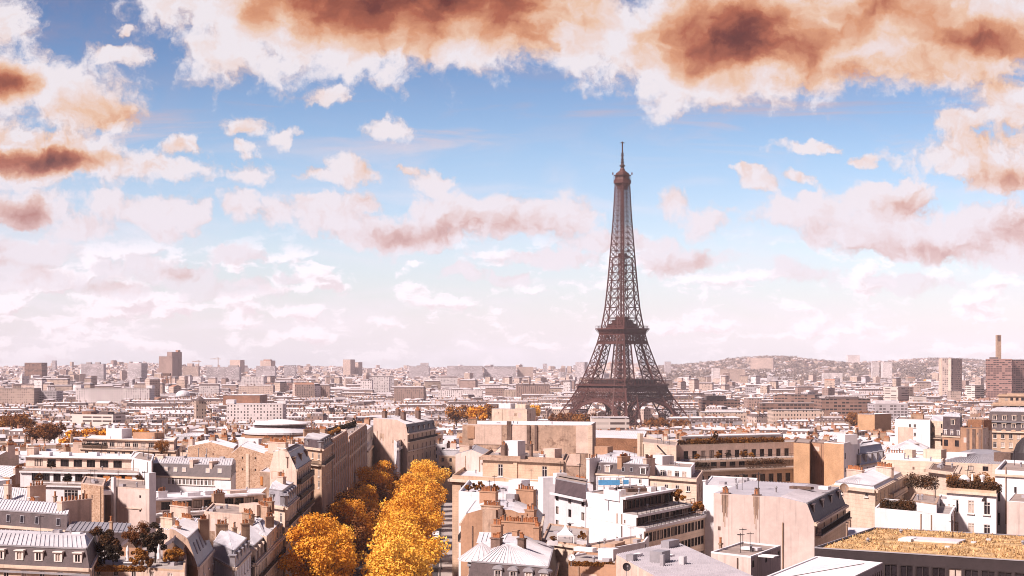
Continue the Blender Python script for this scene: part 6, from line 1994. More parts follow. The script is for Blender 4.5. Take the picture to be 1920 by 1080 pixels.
def scooter(label, x, y, r):
    z = ground_z(x, y) + .17
    T = thing('motor_scooter', label, 'scooter', (x, y, z), 'scooters parked on the pavement')
    T.rotation_euler = (0, 0, r)
    def body(b):
        b.box((0, -.1, .35), .35, 1.0, .35); b.box((0, -.35, .7), .32, .75, .14); b.beam((0, .55, .3), (0, .38, 1.05), .14); b.box((0, .52, .3), .38, .1, .65)
    def bars(b):
        b.beam((-.33, .36, 1.05), (.33, .36, 1.05), .06)
    def wh(b):
        n = 10
        for i in range(n):
            t0, t1 = 2 * math.pi * i / n, 2 * math.pi * (i + 1) / n
            b.face([(-.07, .25 * math.cos(t0), .25 * math.sin(t0)), (-.07, .25 * math.cos(t1), .25 * math.sin(t1)), (.07, .25 * math.cos(t1), .25 * math.sin(t1)), (.07, .25 * math.cos(t0), .25 * math.sin(t0))])
        for s_ in (-.07, .07):
            b.face([(s_, .25 * math.cos(2 * math.pi * i / n), .25 * math.sin(2 * math.pi * i / n)) for i in range(n)])
    put('body', shared('sb', lambda: mesh_of(body, CARM['black'], 'body')), T, (0, 0, 0))
    put('handlebar', shared('sh', lambda: mesh_of(bars, M['fins'], 'handlebar')), T, (0, 0, 0))
    for dy in (-.6, .62):
        put('wheel', shared('sw', lambda: mesh_of(wh, TYRE, 'wheel')), T, (0, dy, .25))
for i in range(14):
    y = 352 + i * 1.25
    scooter('black scooter in the row on the right pavement, ' + ['nearest', 'second', 'third', 'fourth', 'fifth', 'sixth', 'seventh', 'eighth', 'ninth', 'tenth', 'eleventh', 'twelfth', 'thirteenth', 'last'][i] + ' along it', avx(y) - 1.9 + (i % 3) * .25, y, rot + 1.35)
def lamp(label, x, y):
    z = ground_z(x, y) + .15
    T = thing('street_lamp', label, 'street lamp', (x, y, z), 'street lamps along the avenue')
    def pole(b):
        b.tube((0, 0, 0), .16, .1, .9, 8); b.tube((0, 0, .9), .08, .05, 8.0, 8); b.beam((0, 0, 8.8), (-1.5, 0, 9.3), .08)
    def head(b):
        b.box((-1.7, 0, 9.22), .7, .28, .16)
    put('pole', shared('lp', lambda: mesh_of(pole, M['iron'], 'pole')), T, (0, 0, 0))
    put('lamp_head', shared('lh', lambda: mesh_of(head, M['fins'], 'lamp_head')), T, (0, 0, 0))
for i, y in enumerate((322, 350, 392, 440)):
    lamp('dark street lamp on the right pavement, ' + ('nearest the camera', 'second along the kerb', 'third along the kerb', 'farthest along the kerb')[i], avx(y) - 2.6, y)

# ================================================================ the roofs between: one object per house
def make_protos():
    out = []
    def mk(w, d, phrase, name, fn, hgt=20.0):
        h = Bld(name, '', (-w / 2, -d / 2), (w / 2, -d / 2), (w / 2, d / 2), origin=1, foot=False)
        h.T.location = (0, 0, 0); h.loc = Vector((0, 0, 0)); h.g = 0
        h.far = True
        h.D = 1
        h.ztop = hgt
        fn(h, hgt)
        h.done()
        bpy.context.view_layer.update()
        top = 0
        for o in h.T.children:
            KIDS.setdefault(h.T.name, []).append(o)
            if o.name.startswith(('roof', 'upper')):
                top = max(top, max(v.co.z for v in o.data.vertices) + o.location.z)
        out.append(dict(T=h.T, w=w, d=d, top=top, phrase=phrase, name=name))
    R3 = [(1.0, 2.5), (4.2, 5.9), (7.4, 9.1)]
    def slate(wall, seed):
        def fn(h, z):
            r = random.Random(seed)
            h.body(z, wall, {0: (6, 1.1, 1.2, R3, 'w'), 2: (6, 1.1, 1.2, R3, 'w')})
            h.mansard(z, 2.6, [.8, 0, .8, 0], 1.3, [4.5, 0, 4.5, 0], seam=0, wallm=wall)
            far_dormers(h, z + .4, 4)
            for v in (.12, .85):
                h.chimney(.0 if r.random() < .5 else .98, v, .8, 3.2, z, z + 5.2, 6, 'stack')
            h.chimney(.5, .5, 2.6, .7, z + 2, z + 4.9, 6, r.choice(('ochre', 'plaster'))); h.chimney(.25, .7, 1.2, .6, z + 2, z + 4.6, 3, 'soot')
        return fn
    def far_green(h, z, seed):
        rng = np.random.default_rng(seed)
        w_, d_ = h_w(h), (h.d - h.a).length
        cl = [(np.array([rng.uniform(-.45, .45) * w_, -d_ / 2 + rng.uniform(.5, 1.4), z + rng.uniform(.5, 1.1)]), rng.uniform(.5, .9)) for _ in range(7)]
        o = bpy.data.objects.new('roof_planting', leaf_mesh('roof_planting', leaf_cloud(rng, cl, 45, .42, .8), M['shrub' if seed % 2 else 'dark']))
        COL.objects.link(o); o.parent = h.T
    def far_dormers(h, z, n, m='frame'):
        b = h.mb('dormer_row', m)
        for e in (0, 2):
            p, q = h.P[e], h.P[(e + 1) % 4]
            dr = (q - p).normalized(); nn = Vector((dr.y, -dr.x))
            for i in range(n):
                c = lerp(p, q, (i + .5) / n) - nn * .55
                b.box((c.x, c.y, z), 1.2, .9, 1.5, math.atan2(dr.y, dr.x))
                f = c + nn * .455
                b.face([(*(f - dr * .4), z + .15), (*(f + dr * .4), z + .15), (*(f + dr * .4), z + 1.3), (*(f - dr * .4), z + 1.3)], 1)
    def zinc(wall, seed, hh=1.6):
        def fn(h, z):
            r = random.Random(seed)
            h.body(z, wall, {0: (5, 1.1, 1.4, R3, 'w'), 2: (5, 1.1, 1.4, R3, 'w')})
            h.gable(z, hh, 0, 'zinc', wall, seam=1.4)
            h.chimney(.02, .3, .7, 4.0, z - .5, z + 2.9, 8, 'stack'); h.chimney(.98, .7, .7, 3.6, z - .5, z + 3.2, 7, 'plaster'); h.chimney(r.uniform(.3, .7), .5, 2.2, .7, z + .8, z + 3.2, 5, 'stack')
            h.box('skylight', 'glass', r.uniform(.2, .8), .25, 1.2, 1.0, z + .9, .25)
        return fn
    def hipz(wall, seed):
        def fn(h, z):
            r = random.Random(seed)
            h.body(z, wall, {0: (5, 1.1, 1.4, R3, 'w'), 3: (4, 1.1, 1.2, R3, 'w'), 1: (4, 1.1, 1.2, R3, 'w')})
            h.mansard(z, 2.2, [.7, .7, .7, .7], 1.2, [4, 4, 4, 4], low='zincg', seam=1.4)
            far_dormers(h, z + .3, 4, 'zincg')
            h.chimney(.2, .5, .7, 3.0, z + 1.5, z + 5.0, 7, 'stack'); h.chimney(.8, .4, .7, 2.6, z + 1.5, z + 5.2, 6, 'plaster')
        return fn
    def flat(wall, seed, pent=True, roof='tar'):
        def fn(h, z):
            r = random.Random(seed)
            h.body(z, wall, {0: (5, 1.8, 1.0, R3, 'd'), 3: (4, 1.6, 1.0, R3, 'd'), 1: (3, 1.6, 1.2, R3, 'd')})
            h.flat(z, roof, .6, wall)
            if pent:
                h.box('roof_room', wall, r.uniform(.35, .65), .55, h_w(h) * .45, 4.5, z, 2.6)
                h.box('roof_room', 'white', r.uniform(.15, .85), .7, 2.4, 2.4, z, 1.8)
            h.chimney(r.uniform(.05, .3), .8, 2.4, .8, z, z + 2.0, 5, 'stack'); h.chimney(.93, .4, .8, 2.6, z - .3, z + 2.4, 6, 'ochre')
            far_green(h, z, seed)
            for i in range(3):
                h.box('roof_box', ('white', 'zincg', 'fins')[i], r.uniform(.1, .9), r.uniform(.15, .85), 1.1, .9, z, .8)
        return fn
    def h_w(h):
        return (h.b - h.a).length
    def terr(wall, seed):
        def fn(h, z):
            h.body(z - 5.4, wall, {0: (6, 1.8, 1.0, [(1, 2.6), (4, 5.6)], 'd')})
            h.flat(z - 5.4, 'paving', .8, 'white')
            P0 = h.P
            for k in (1, 2):
                I = h.inset([1.8 * k, .5 * k, .5 * k, .5 * k], P0)
                h.P = I
                h.ztop = z - 5.4 + 2.7 * k
                h.body(z - 5.4 + 2.7 * k, wall, {0: (6, 1.9, .8, [(.5, 2.3)], 'd'), 3: (3, 1.6, .8, [(.5, 2.3)], 'd')}, z0=z - 5.5 + 2.7 * (k - 1))
                h.flat(z - 5.4 + 2.7 * k, 'paving' if k == 1 else 'white', .8 if k == 1 else .2, 'white')
            h.P = P0
            far_green(h, z - 5.2, seed)
            h.chimney(.85, .6, .8, 2.2, z - .5, z + 1.8, 5, 'plaster')
        return fn
    def blind(wall, seed, side):
        def fn(h, z):
            h.body(z, wall, {2: (5, 1.1, 1.2, R3, 'w')}, {0: side, 3: side})
            h.gable(z, 2.4, 1, 'zinc', side, seam=1.4)
            h.chimney(.25, .03, 3.0, .8, z - 2, z + 2.2, 8, 'plaster'); h.chimney(.75, .1, .8, 2.6, z - .5, z + 3.0, 6, 'stack')
        return fn
    mk(18, 12, 'cream slate-mansard house with white dormers', 'mansard_house', slate('pale', 1))
    mk(15, 12, 'plaster house with dark mansard roof', 'mansard_house', slate('plaster', 2))
    mk(22, 13, 'long stone house with slate mansard', 'mansard_house', slate('stone', 3))
    mk(16, 13, 'cream house with shallow zinc gable roof', 'zinc_house', zinc('pale', 4))
    mk(20, 12, 'long plaster house with zinc gable roof', 'zinc_house', zinc('plaster', 5, 1.2))
    mk(12, 11, 'small brown house with dark mansard', 'mansard_house', slate('ochre', 17))
    mk(16, 12, 'stone house with tall dark mansard', 'mansard_house', slate('stone', 18))
    mk(14, 11, 'ochre house with zinc gable roof', 'zinc_house', zinc('ochre', 6, 2.0))
    mk(17, 15, 'cream house with grey hipped zinc mansard', 'zinc_house', hipz('plaster', 7))
    mk(14, 14, 'stone house with grey hipped zinc mansard', 'zinc_house', hipz('stone', 8))
    mk(18, 15, 'white flat-roofed block', 'flat_roof_block', flat('white', 9))
    mk(22, 14, 'cream flat-roofed block', 'flat_roof_block', flat('pale', 10, True, 'white'))
    mk(13, 13, 'plain plaster flat-roofed block', 'flat_roof_block', flat('plaster', 11, False))
    mk(22, 16, 'white stepped block with roof terraces', 'terraced_block', terr('white', 12))
    mk(19, 15, 'cream stepped block with roof terraces', 'terraced_block', terr('pale', 13))
    mk(13, 13, 'zinc-roofed house with blank brown gable', 'gabled_house', blind('plaster', 14, 'ochre'))
    mk(14, 12, 'zinc-roofed house with rubble gable', 'gabled_house', blind('plaster', 15, 'brick'))
    mk(12, 14, 'zinc-roofed house with blank white gable', 'gabled_house', blind('pale', 16, 'white'))
    return out

MARKS = [  # things easy to find, to tell the infill houses by: (x px, row, words)
    (84, 1045, 'left dormered mansard house'), (235, 1030, 'roof garden'), (160, 890, 'white orange-blind terraces'), (360, 890, 'five-skylight slate roof'), (400, 860, 'rubble gables'), (240, 840, 'curved white block'),
    (522, 795, 'round white hall roof'), (600, 850, 'rounded stone avenue house'), (720, 810, 'cream gable closing the avenue'), (470, 1000, 'avenue corner house'),
    (985, 835, 'huge weathered wall'), (950, 880, 'cut-stone cornice house'), (950, 990, 'brown chimney-breast gable'), (1150, 840, 'dark brick party wall'), (1145, 905, 'blue scaffold sheeting'), (1150, 980, 'blank white gable'),
    (1380, 855, 'long planted balconies'), (1430, 1000, 'pink sooty-flued gable'), (1535, 860, 'orange brick piers'), (1630, 930, 'ornate cream facade'), (1700, 845, 'white zinc pavilion'), (1710, 815, 'tall white block'), (1765, 905, 'square turret'), (1900, 800, 'double mansard at right edge'), (1165, 775, 'iron tower base'), (1720, 1010, 'dry-grass roof'), (100, 800, 'left-edge trees'), (1450, 780, 'low brown offices'), (850, 775, 'rusty trees left of the tower'), (640, 780, 'roofs above the avenue bend'),
]
ORD = ['nearest', 'second nearest', 'third nearest', 'fourth nearest', 'fifth nearest', 'sixth nearest', 'seventh nearest', 'eighth nearest', 'ninth nearest', 'tenth nearest', 'eleventh nearest', 'twelfth nearest', 'thirteenth nearest', 'fourteenth nearest', 'fifteenth nearest']

def in_poly(x, y, P, grow=0.0):
    cx, cy = sum(p[0] for p in P) / len(P), sum(p[1] for p in P) / len(P)
    inside = False
    n = len(P)
    for i in range(n):
        (x0, y0), (x1, y1) = P[i], P[(i + 1) % n]
        if grow:
            def g(a, b):
                d = math.hypot(a - cx, b - cy)
                return cx + (a - cx) * (1 + grow / d), cy + (b - cy) * (1 + grow / d)
            (x0, y0), (x1, y1) = g(x0, y0), g(x1, y1)
        if (y0 > y) != (y1 > y) and x < (x1 - x0) * (y - y0) / (y1 - y0) + x0:
            inside = not inside
    return inside

GARDENS = [(-20, 70, 800, 1040), (58, 115, 700, 800), (128, 275, 640, 720), (845, 1015, 1010, 1110), (1035, 1115, 1080, 1200), (1590, 1650, 1180, 1300), (1208, 1300, 1180, 1260)]
def keep_clear(x, y, r):
    if y < AVE1 + 6 and avx(y) - AVW - r * .8 < x < avx(y) + r * .75 and y > 200:
        return True
    if abs(x - at(1167, 1730).x) < 95 and 1610 < y < 1850:
        return True
    px = px_of(x, y)
    for (a, b, d0, d1) in GARDENS:
        if a < px < b and d0 < y < d1:
            return True
    return False

MID_END = 830.0
def place_mid():
    protos = make_protos()
    rnd = random.Random(21)
    spots = []
    y = 236.0
    while y < MID_END:
        stepy = 13.5 if y < 500 else 17
        half = .3226 * y + 14
        x = -half + rnd.uniform(0, 8)
        while x < half:
            pr = rnd.choice(protos)
            bx, by = math.floor((x + 1000) / 85), math.floor(y / 95)
            blk = random.Random(int(bx * 131 + by * 17))
            th = blk.choice((-.5, -.25, .1, .35, .6, .95, -.9, 1.3))
            jx, jy = x + rnd.uniform(-2, 2), y + rnd.uniform(-4, 4)
            x += pr['w'] * .8 + (rnd.uniform(5, 12) if rnd.random() < .22 else 0)
            a = th + (math.pi / 2 if rnd.random() < .3 else 0) + (math.pi if rnd.random() < .4 else 0)
            spots.append((jx, jy, pr, a))
        y += stepy
    made = []
    for (x, y, pr, a) in spots:
        w, d = pr['w'] / 2, pr['d'] / 2
        ca, sa = math.cos(a), math.sin(a)
        cs = [(x + ca * u - sa * v, y + sa * u + ca * v) for u, v in ((-w, -d), (w, -d), (w, d), (-w, d), (0, 0), (w, 0), (-w, 0), (0, d), (0, -d))]
        if any(keep_clear(cx, cy, 3) for cx, cy in cs):
            continue
        if any(in_poly(cx, cy, P, 1.0) for P in FOOT for cx, cy in cs):
            continue
        if any(abs(px_ - x) < 30 and abs(py_ - y) < 30 and in_poly(p[0], p[1], [(px_ + math.cos(pa) * u - math.sin(pa) * v, py_ + math.sin(pa) * u + math.cos(pa) * v) for u, v in ((-pw * .72, -pd * .72), (pw * .72, -pd * .72), (pw * .72, pd * .72), (-pw * .72, pd * .72))]) for (px_, py_, pw, pd, pa, _, _, _) in made for p in cs):
            continue
        g = ground_z(x, y)
        top = g + rnd.choice((21, 22, 23, 23.5, 24.5, 25.5, 27)) + (1.5 if y < 420 else 0)
        p0, p1 = px_of(min(c[0] for c in cs), y), px_of(max(c[0] for c in cs), y)
        if p1 < -60 or p0 > 1980:
            continue
        for (q0, q1, qd, row) in SEEN:
            if qd > y - d and p0 < q1 and p1 > q0:
                top = min(top, CZ - (row + 6 - HY) * (y - d) / F - 3.4)
        if top < g + 8:
            continue
        made.append((x, y, w, d, a, pr, top, (p0 + p1) / 2))
    groups = {}
    recs = []
    for (x, y, w, d, a, pr, top, px) in made:
        row = py_of(top, y)
        mk = min(range(len(MARKS)), key=lambda i: math.hypot(MARKS[i][0] - px, 2.5 * (MARKS[i][1] - row)))
        m = MARKS[mk]
        side = 'left of' if px < m[0] - 25 else ('right of' if px > m[0] + 25 else ('beyond' if row < m[1] else 'below'))
        dist = math.hypot(m[0] - px, 2.5 * (m[1] - row))
        groups.setdefault((mk, pr['phrase'], side), []).append((dist, len(recs)))
        recs.append([x, y, a, pr, top, mk, side])
    for (mk, ph, side), lst in groups.items():
        lst.sort()
        for k, (_, i) in enumerate(lst):
            recs[i].append('%s %s the %s' % (ph, side, MARKS[mk][2]) if len(lst) == 1 else '%s, %s %s %s' % (ph, ORD[min(k, 14)], side, MARKS[mk][2]))
    for (x, y, a, pr, top, mk, side, label) in recs:
        c = copy_tree(pr['T'], None, (x, y, top - pr['top']), a)
        c['label'] = label
        c['category'] = 'house'
        c['group'] = 'houses of the dense roofscape'
    for pr in protos:
        for o in list(pr['T'].children) + [pr['T']]:
            bpy.data.objects.remove(o, do_unlink=True)
    return made
MADE = place_mid()

# ================================================================ distant blocks one can tell apart
def block(name, label, x0, x1, ytop, D, depth=18.0, m='cw1', roof='cr2', skew=0.0, steps=(), cat='building', group=None, base=None):
    """a far building given by its columns, roof row and distance; skew turns its front"""
    a, b = at(x0, D + skew), at(x1, D - skew)
    e = (b - a).normalized()
    c = b + Vector((-e.y, e.x)) * depth
    h = Bld(name, label, a, b, c, cat, group, origin=1)
    ctr = (h.a + h.c) / 2
    g = ground_z(ctr.x, ctr.y)
    zt = zat(ytop, D)
    h.g = g
    h.T.location = (ctr.x, ctr.y, g); h.loc = Vector((ctr.x, ctr.y, g))
    h.ztop = zt
    h.body(zt, m, z0=g - 4)
    h.flat(zt - .4, roof, .4, m if m not in M else roof)
    FOOT.append([tuple(p) for p in h.P])
    for (u, v, w, hh, mm) in steps:
        h.box('roof_room', mm, u, v, w, depth * .5, zt - .4, hh)
    h.done()
    return h
B_ = block
B_('tower_block', 'lower slab of the tall pair of towers on the left skyline', 298, 323, 668, 4600, 30, 'cw4', 'cr2', 8)
B_('tower_block', 'taller slab of the tall pair of towers on the left skyline', 322, 341, 660, 4630, 30, 'cw4', 'cr3', -10, [(.85, .5, 8, 6, 'cr4')])
B_('tower_block', 'brown banded office block on the far left skyline', 46, 78, 680, 4300, 30, 'bandd', 'cr2', 6)
B_('tower_block', 'wide low block on the skyline above the white colonnade', 152, 194, 682, 4900, 30, 'cw5', 'cr2', 0, [(.3, .5, 14, 5, 'cr2'), (.7, .5, 14, 5, 'cr2')])
B_('tower_block', 'square pale block on the skyline left of the tall pair', 239, 265, 681, 4700, 30, 'cw5', 'cr1', 9, [(.5, .5, 20, 4, 'cr1')])
B_('tower_block', 'thin tower far left on the skyline', 97, 104, 676, 7200, 20, 'cw5', 'cr2')
B_('tower_block', 'long grey slab on the skyline right of the tall pair', 387, 449, 688, 4700, 25, 'cw5', 'cr3', 0, [(.8, .5, 30, 5, 'cr2')])
B_('tower_block', 'pale tower topping the long grey slab on the left skyline', 431, 450, 675, 5600, 30, 'cw1', 'cr4', 8)
B_('tower_block', 'pale tower with tan top between the slabs on the left skyline', 488, 508, 676, 5500, 30, 'cw1', 'cr4', 8, [(.5, .5, 26, 4, 'cr4')])
B_('tower_block', 'grey slab below the tan-topped skyline tower', 480, 516, 686, 4900, 22, 'cw5', 'cr2')
B_('tower_block', 'grey slab right of the tan-topped skyline tower', 532, 554, 685, 5100, 22, 'cw5', 'cr2')
B_('tower_block', 'pale slab left of the long grey skyline slab', 342, 372, 687, 4900, 24, 'cw1', 'cr2')
B_('tower_block', 'pale tower at the centre left of the skyline', 643, 657, 674, 5600, 30, 'cw1', 'cr1', 7)
B_('tower_block', 'stepped wing of the pale centre left skyline tower', 655, 672, 679, 5650, 30, 'cw1', 'cr1', 7)
B_('tower_block', 'stepped block on the skyline well left of the iron tower', 767, 805, 687, 5200, 30, 'cw5', 'cr2', 0, [(.75, .5, 26, 12, 'cw5')])
B_('tower_block', 'first and longest grey slab of the wall-like row left of the tower', 838, 905, 686, 5000, 22, 'cw5', 'cr2')
B_('tower_block', 'second grey slab of the wall-like row left of the tower', 908, 968, 687, 5020, 22, 'cw5', 'cr2')
B_('tower_block', 'third pinkish slab of the wall-like row left of the tower', 970, 1000, 688, 5040, 22, 'cw1', 'cr2')
B_('tower_block', 'small tower on the skyline just left of the iron tower', 1018, 1026, 682, 6400, 22, 'cw5', 'cr2')
B_('tower_block', 'pale stepped tower block touching the left edge of the iron tower', 1079, 1096, 679, 5200, 30, 'cw5', 'cr1', 6)
B_('tower_block', 'pale block on the skyline just right of the iron tower', 1247, 1258, 678, 6000, 26, 'cw5', 'cr1')
B_('tower_block', 'large pale hospital-like block on the hill shoulder', 1407, 1450, 671, 6600, 40, 'cw1', 'cr1', 12)
B_('tower_block', 'long pale slab below the hill right of the tower', 1342, 1397, 692, 4700, 24, 'cw1', 'cr1')
B_('tower_block', 'pale stub tower left of the long slab below the hill', 1336, 1350, 690, 4500, 24, 'cw2', 'cr1')
B_('tower_block', 'white block on the crest of the hill', 1590, 1612, 666, 8300, 40, 'cw2', 'cr1')
B_('tower_block', 'first pale tower low on the hill slope', 1636, 1648, 679, 5600, 24, 'cw2', 'cr1')
B_('tower_block', 'second pale tower low on the hill slope', 1655, 1673, 679, 5700, 24, 'cw2', 'cr1')
B_('tower_block', 'long white low block at the foot of the hill', 1544, 1580, 699, 4300, 24, 'cw2', 'cr1')
# right-hand towers
h = B_('tower_block', 'white flank of the slim cream riverside tower', 1762, 1784, 672, 2500, 20, 'grid', 'cr2', 8)
for u in (.1, .88):
    h.box('pilaster', 'plaster', u, -.02, 4.2, .8, h.g, h.ztop - h.g)
B_('tower_block', 'tan half of the slim cream riverside tower', 1783, 1804, 673, 2500, 24, 'cw1', 'cr2', -8)
B_('tower_block', 'dark red-brown riverside tower on the right', 1848, 1897, 673, 2350, 30, 'redw', 'cr3', 6, [(.3, .5, 12, 3, 'cr3')])
B_('tower_block', 'pale striped wing of the red-brown riverside tower at the right edge', 1898, 1935, 674, 2380, 30, 'redw', 'cr2', -6)
h = B_('tower_block', 'low white slab left of the red-brown tower', 1810, 1828, 722, 2400, 20, 'bands', 'cr1', 8)
B_('tower_block', 'banded brown slab between the riverside towers', 1826, 1850, 730, 2450, 20, 'bandd', 'cr2')
B_('tower_block', 'cream mid-rise with window strips right of centre', 1656, 1684, 725, 2100, 24, 'bands', 'cr2', 8)
B_('tower_block', 'taller end of the cream mid-rise with window strips', 1685, 1713, 725, 2120, 24, 'cw1', 'cr2', -6)
B_('tower_block', 'banded low block right of the cream mid-rise', 1713, 1737, 743, 2050, 24, 'bands', 'cr2')
B_('tower_block', 'cream low tower left of the slim riverside tower', 1783, 1802, 733, 2200, 20, 'cw1', 'cr2')
p = at(1872, 2420)
T = thing('chimney_stack', 'tall pale slab chimney with dark top above the red-brown tower', 'chimney', (p.x, p.y, -27))
b = MB(); b.prism([(p.x - 3.4, p.y - 3), (p.x + 3.4, p.y - 3), (p.x + 3.4, p.y + 3), (p.x - 3.4, p.y + 3)], -27, zat(628, 2420), k=0); b.build('shaft', M['stack'], T)
b = MB(); b.box((p.x, p.y - 3.05, zat(640, 2420)), 4.4, .4, 9); b.build('flue_opening', M['soot'], T)
# offices right of the tower
B_('office_block', 'low dark brown office with long window bands, right of the tower', 1541, 1632, 748, 1560, 40, 'bandd', 'cr3', 0, [(.5, .5, 30, 2, 'cr3')])
B_('office_block', 'brown banded office left of the low dark one', 1428, 1540, 756, 1600, 30, 'bandd', 'cr2', 0)
B_('office_block', 'dark terraced office behind the brown banded one', 1450, 1528, 740, 1900, 40, 'bandd', 'cr3', 10)
B_('office_block', 'dark flat office just right of the iron tower foot', 1318, 1388, 750, 1800, 40, 'bandd', 'cr3', 0, [(.4, .5, 22, 5, 'cr3')])
B_('office_block', 'brown end block between the two dark offices', 1402, 1428, 747, 1750, 30, 'cw4', 'cr2')
B_('office_block', 'long white office roof behind the low dark office', 1530, 1625, 742, 1900, 20, 'cw2', 'cr1')
B_('office_block', 'glass-fronted low hall right of the low dark office', 1640, 1702, 757, 1500, 30, 'cw5', 'cr1', 0, [(.45, .5, 22, 3, 'cr1')])
B_('stone_palace', 'long stone wing with rows of small windows under the dark office', 1450, 1545, 769, 1300, 30, 'cw3', 'cr2')
B_('stone_palace', 'white-roofed long low hall right of the iron tower', 1318, 1400, 773, 1350, 30, 'cw3', 'cr1', 0, [(.5, .5, 26, 2, 'cr1')])
B_('cream_gable_block', 'tan blank block with a stepped top beside the dark trees', 1608, 1640, 776, 960, 16, 'obrick', 'cr1', 5)
# left middle distance
B_('apartment_block', 'white banded curved apartment block on the left', 132, 212, 776, 1250, 18, 'bands', 'cr3', 6, [(.3, .5, 8, 2, "cr4"), (.7, .5, 8, 2, 'cr3')])
B_('apartment_block', 'long white block with two rows of windows left of centre', 425, 530, 757, 1500, 24, 'cw2', 'cr1', 0, [(.04, .5, 8, 4, 'white'), (.96, .5, 8, 3, 'white')])
B_('sports_hall', 'wide flat white roof above the long white block', 418, 487, 741, 1900, 60, 'cr4', 'white')
B_('apartment_block', 'long white colonnade-like block on the left', 142, 280, 728, 2100, 30, 'cw2', 'cr2', 0, [(.02, .5, 6, 5, 'white'), (.98, .5, 8, 4, 'white')])
B_('apartment_block', 'long cream block cut by the left edge', -20, 64, 728, 2000, 30, 'cw1', 'cr2')
B_('apartment_block', 'paler low wing right of the long cream left-edge block', 65, 106, 733, 2020, 30, 'cw5', 'cr2')
B_('apartment_block', 'long reddish slab in the left middle distance', 498, 600, 717, 3000, 24, 'redw', 'cr2')
B_('apartment_block', 'white block left of the long reddish slab', 452, 494, 706, 3300, 24, 'cw2', 'cr1')
B_('apartment_block', 'grey-topped white pair in the centre distance', 676, 697, 713, 2900, 24, 'cw2', 'cr3')
B_('apartment_block', 'taller white slab beside the grey-topped pair', 698, 730, 706, 2950, 24, 'cw2', 'cr2')
B_('apartment_block', 'brown block in the centre distance left of the spire', 910, 944, 728, 2500, 24, 'cw4', 'cr3')
B_('apartment_block', 'tan block immediately left of the church spire', 944, 978, 731, 2450, 24, 'cw3', 'cr4')
B_('apartment_block', 'white tower behind the church spire', 1022, 1034, 718, 3000, 16, 'cw2', 'cr1')
B_('apartment_block', 'long pale block in the distance left of the brown one', 822, 905, 731, 2400, 20, 'cw2', 'cr2')
B_('apartment_block', 'white stepped roof house before the rusty trees', 922, 988, 766, 900, 18, 'pale', 'white', 3, [(.3, .5, 7, 3, 'white'), (.75, .5, 6, 2.6, 'pale')])
B_('apartment_block', 'low white flat block under the left arch of the tower', 1110, 1180, 783, 880, 20, 'bands', 'cr1')
B_('apartment_block', 'white square block on the right of the tower foot', 1270, 1300, 745, 2300, 24, 'cw2', 'cr1')
def spire(label, px, y0, y1, D, w, m='cw3'):
    p = at(px, D)
    g = ground_z(p.x, p.y)
    T = thing('church_tower', label, 'church tower', (p.x, p.y, g))
    z0, z1 = zat(y1, D), zat(y0, D)
    b = MB(); b.box((p.x, p.y, g), w, w, z0 - g, .4); b.build('tower', M[m], T)
    b = MB(); b.lathe((p.x, p.y, z0), [(w * .62, 0), (.05, z1 - z0)], 8); b.build('spire', M['cr3'], T)
spire('slender church spire in the distance left of the iron tower', 985, 720, 742, 2450, 8)
spire('stone church tower with pointed cap in the left middle distance', 375, 742, 751, 1450, 9)
p = at(343, 2300); g = ground_z(p.x, p.y)
T = thing('church_dome', 'grey ribbed dome in the left middle distance', 'dome', (p.x, p.y, g))
b = MB(); b.tube((p.x, p.y, g), 10, 10, zat(742, 2300) - g, 20); b.build('drum', M['plaster'], T)
b = MB(); b.lathe((p.x, p.y, zat(742, 2300)), [(10.4, -.5), (10.2, 2), (8.4, 5), (5, 7.2), (.05, 8.2)], 20); b.build('roof', M['zinc'], T, smooth=True)
p = at(313, 2900); g = ground_z(p.x, p.y)
T = thing('water_tower', 'dark-topped open frame tower before the tall skyline pair', 'tower', (p.x, p.y, g))
b = MB(); zt = zat(700, 2900)
for sx in (-8, 0, 8):
    for sy in (-5, 5):
        b.beam((p.x + sx, p.y + sy, g), (p.x + sx, p.y + sy, zt - 4), 1.2)
for k in range(8):
    z = lerp(g, zt - 4, k / 8)
    b.beam((p.x - 8, p.y - 5, z), (p.x + 8, p.y - 5, z), .8)
b.build('frame', M['cr4'], T)
b = MB(); b.box((p.x, p.y, zt - 5), 13, 11, 5); b.build('tank', M['soot'], T)
def crane(label, px, ytop, D, jib):
    p = at(px, D); g = ground_z(p.x, p.y); zt = zat(ytop, D)
    T = thing('tower_crane', label, 'crane', (p.x, p.y, g), 'cranes on the left skyline')
    b = MB(); b.beam((p.x, p.y, g), (p.x, p.y, zt + 5), 2.0); b.build('mast', M['ochre'], T)
    b = MB(); b.beam((p.x - jib, p.y, zt), (p.x + jib * .35, p.y, zt), 1.6); b.beam((p.x, p.y, zt + 5), (p.x - jib * .7, p.y, zt), .6); b.build('jib', M['ochre'], T)
crane('tower crane right of the tall skyline pair', 373, 678, 5200, 22)
crane('taller tower crane over the long grey skyline slab', 409, 673, 5300, 26)

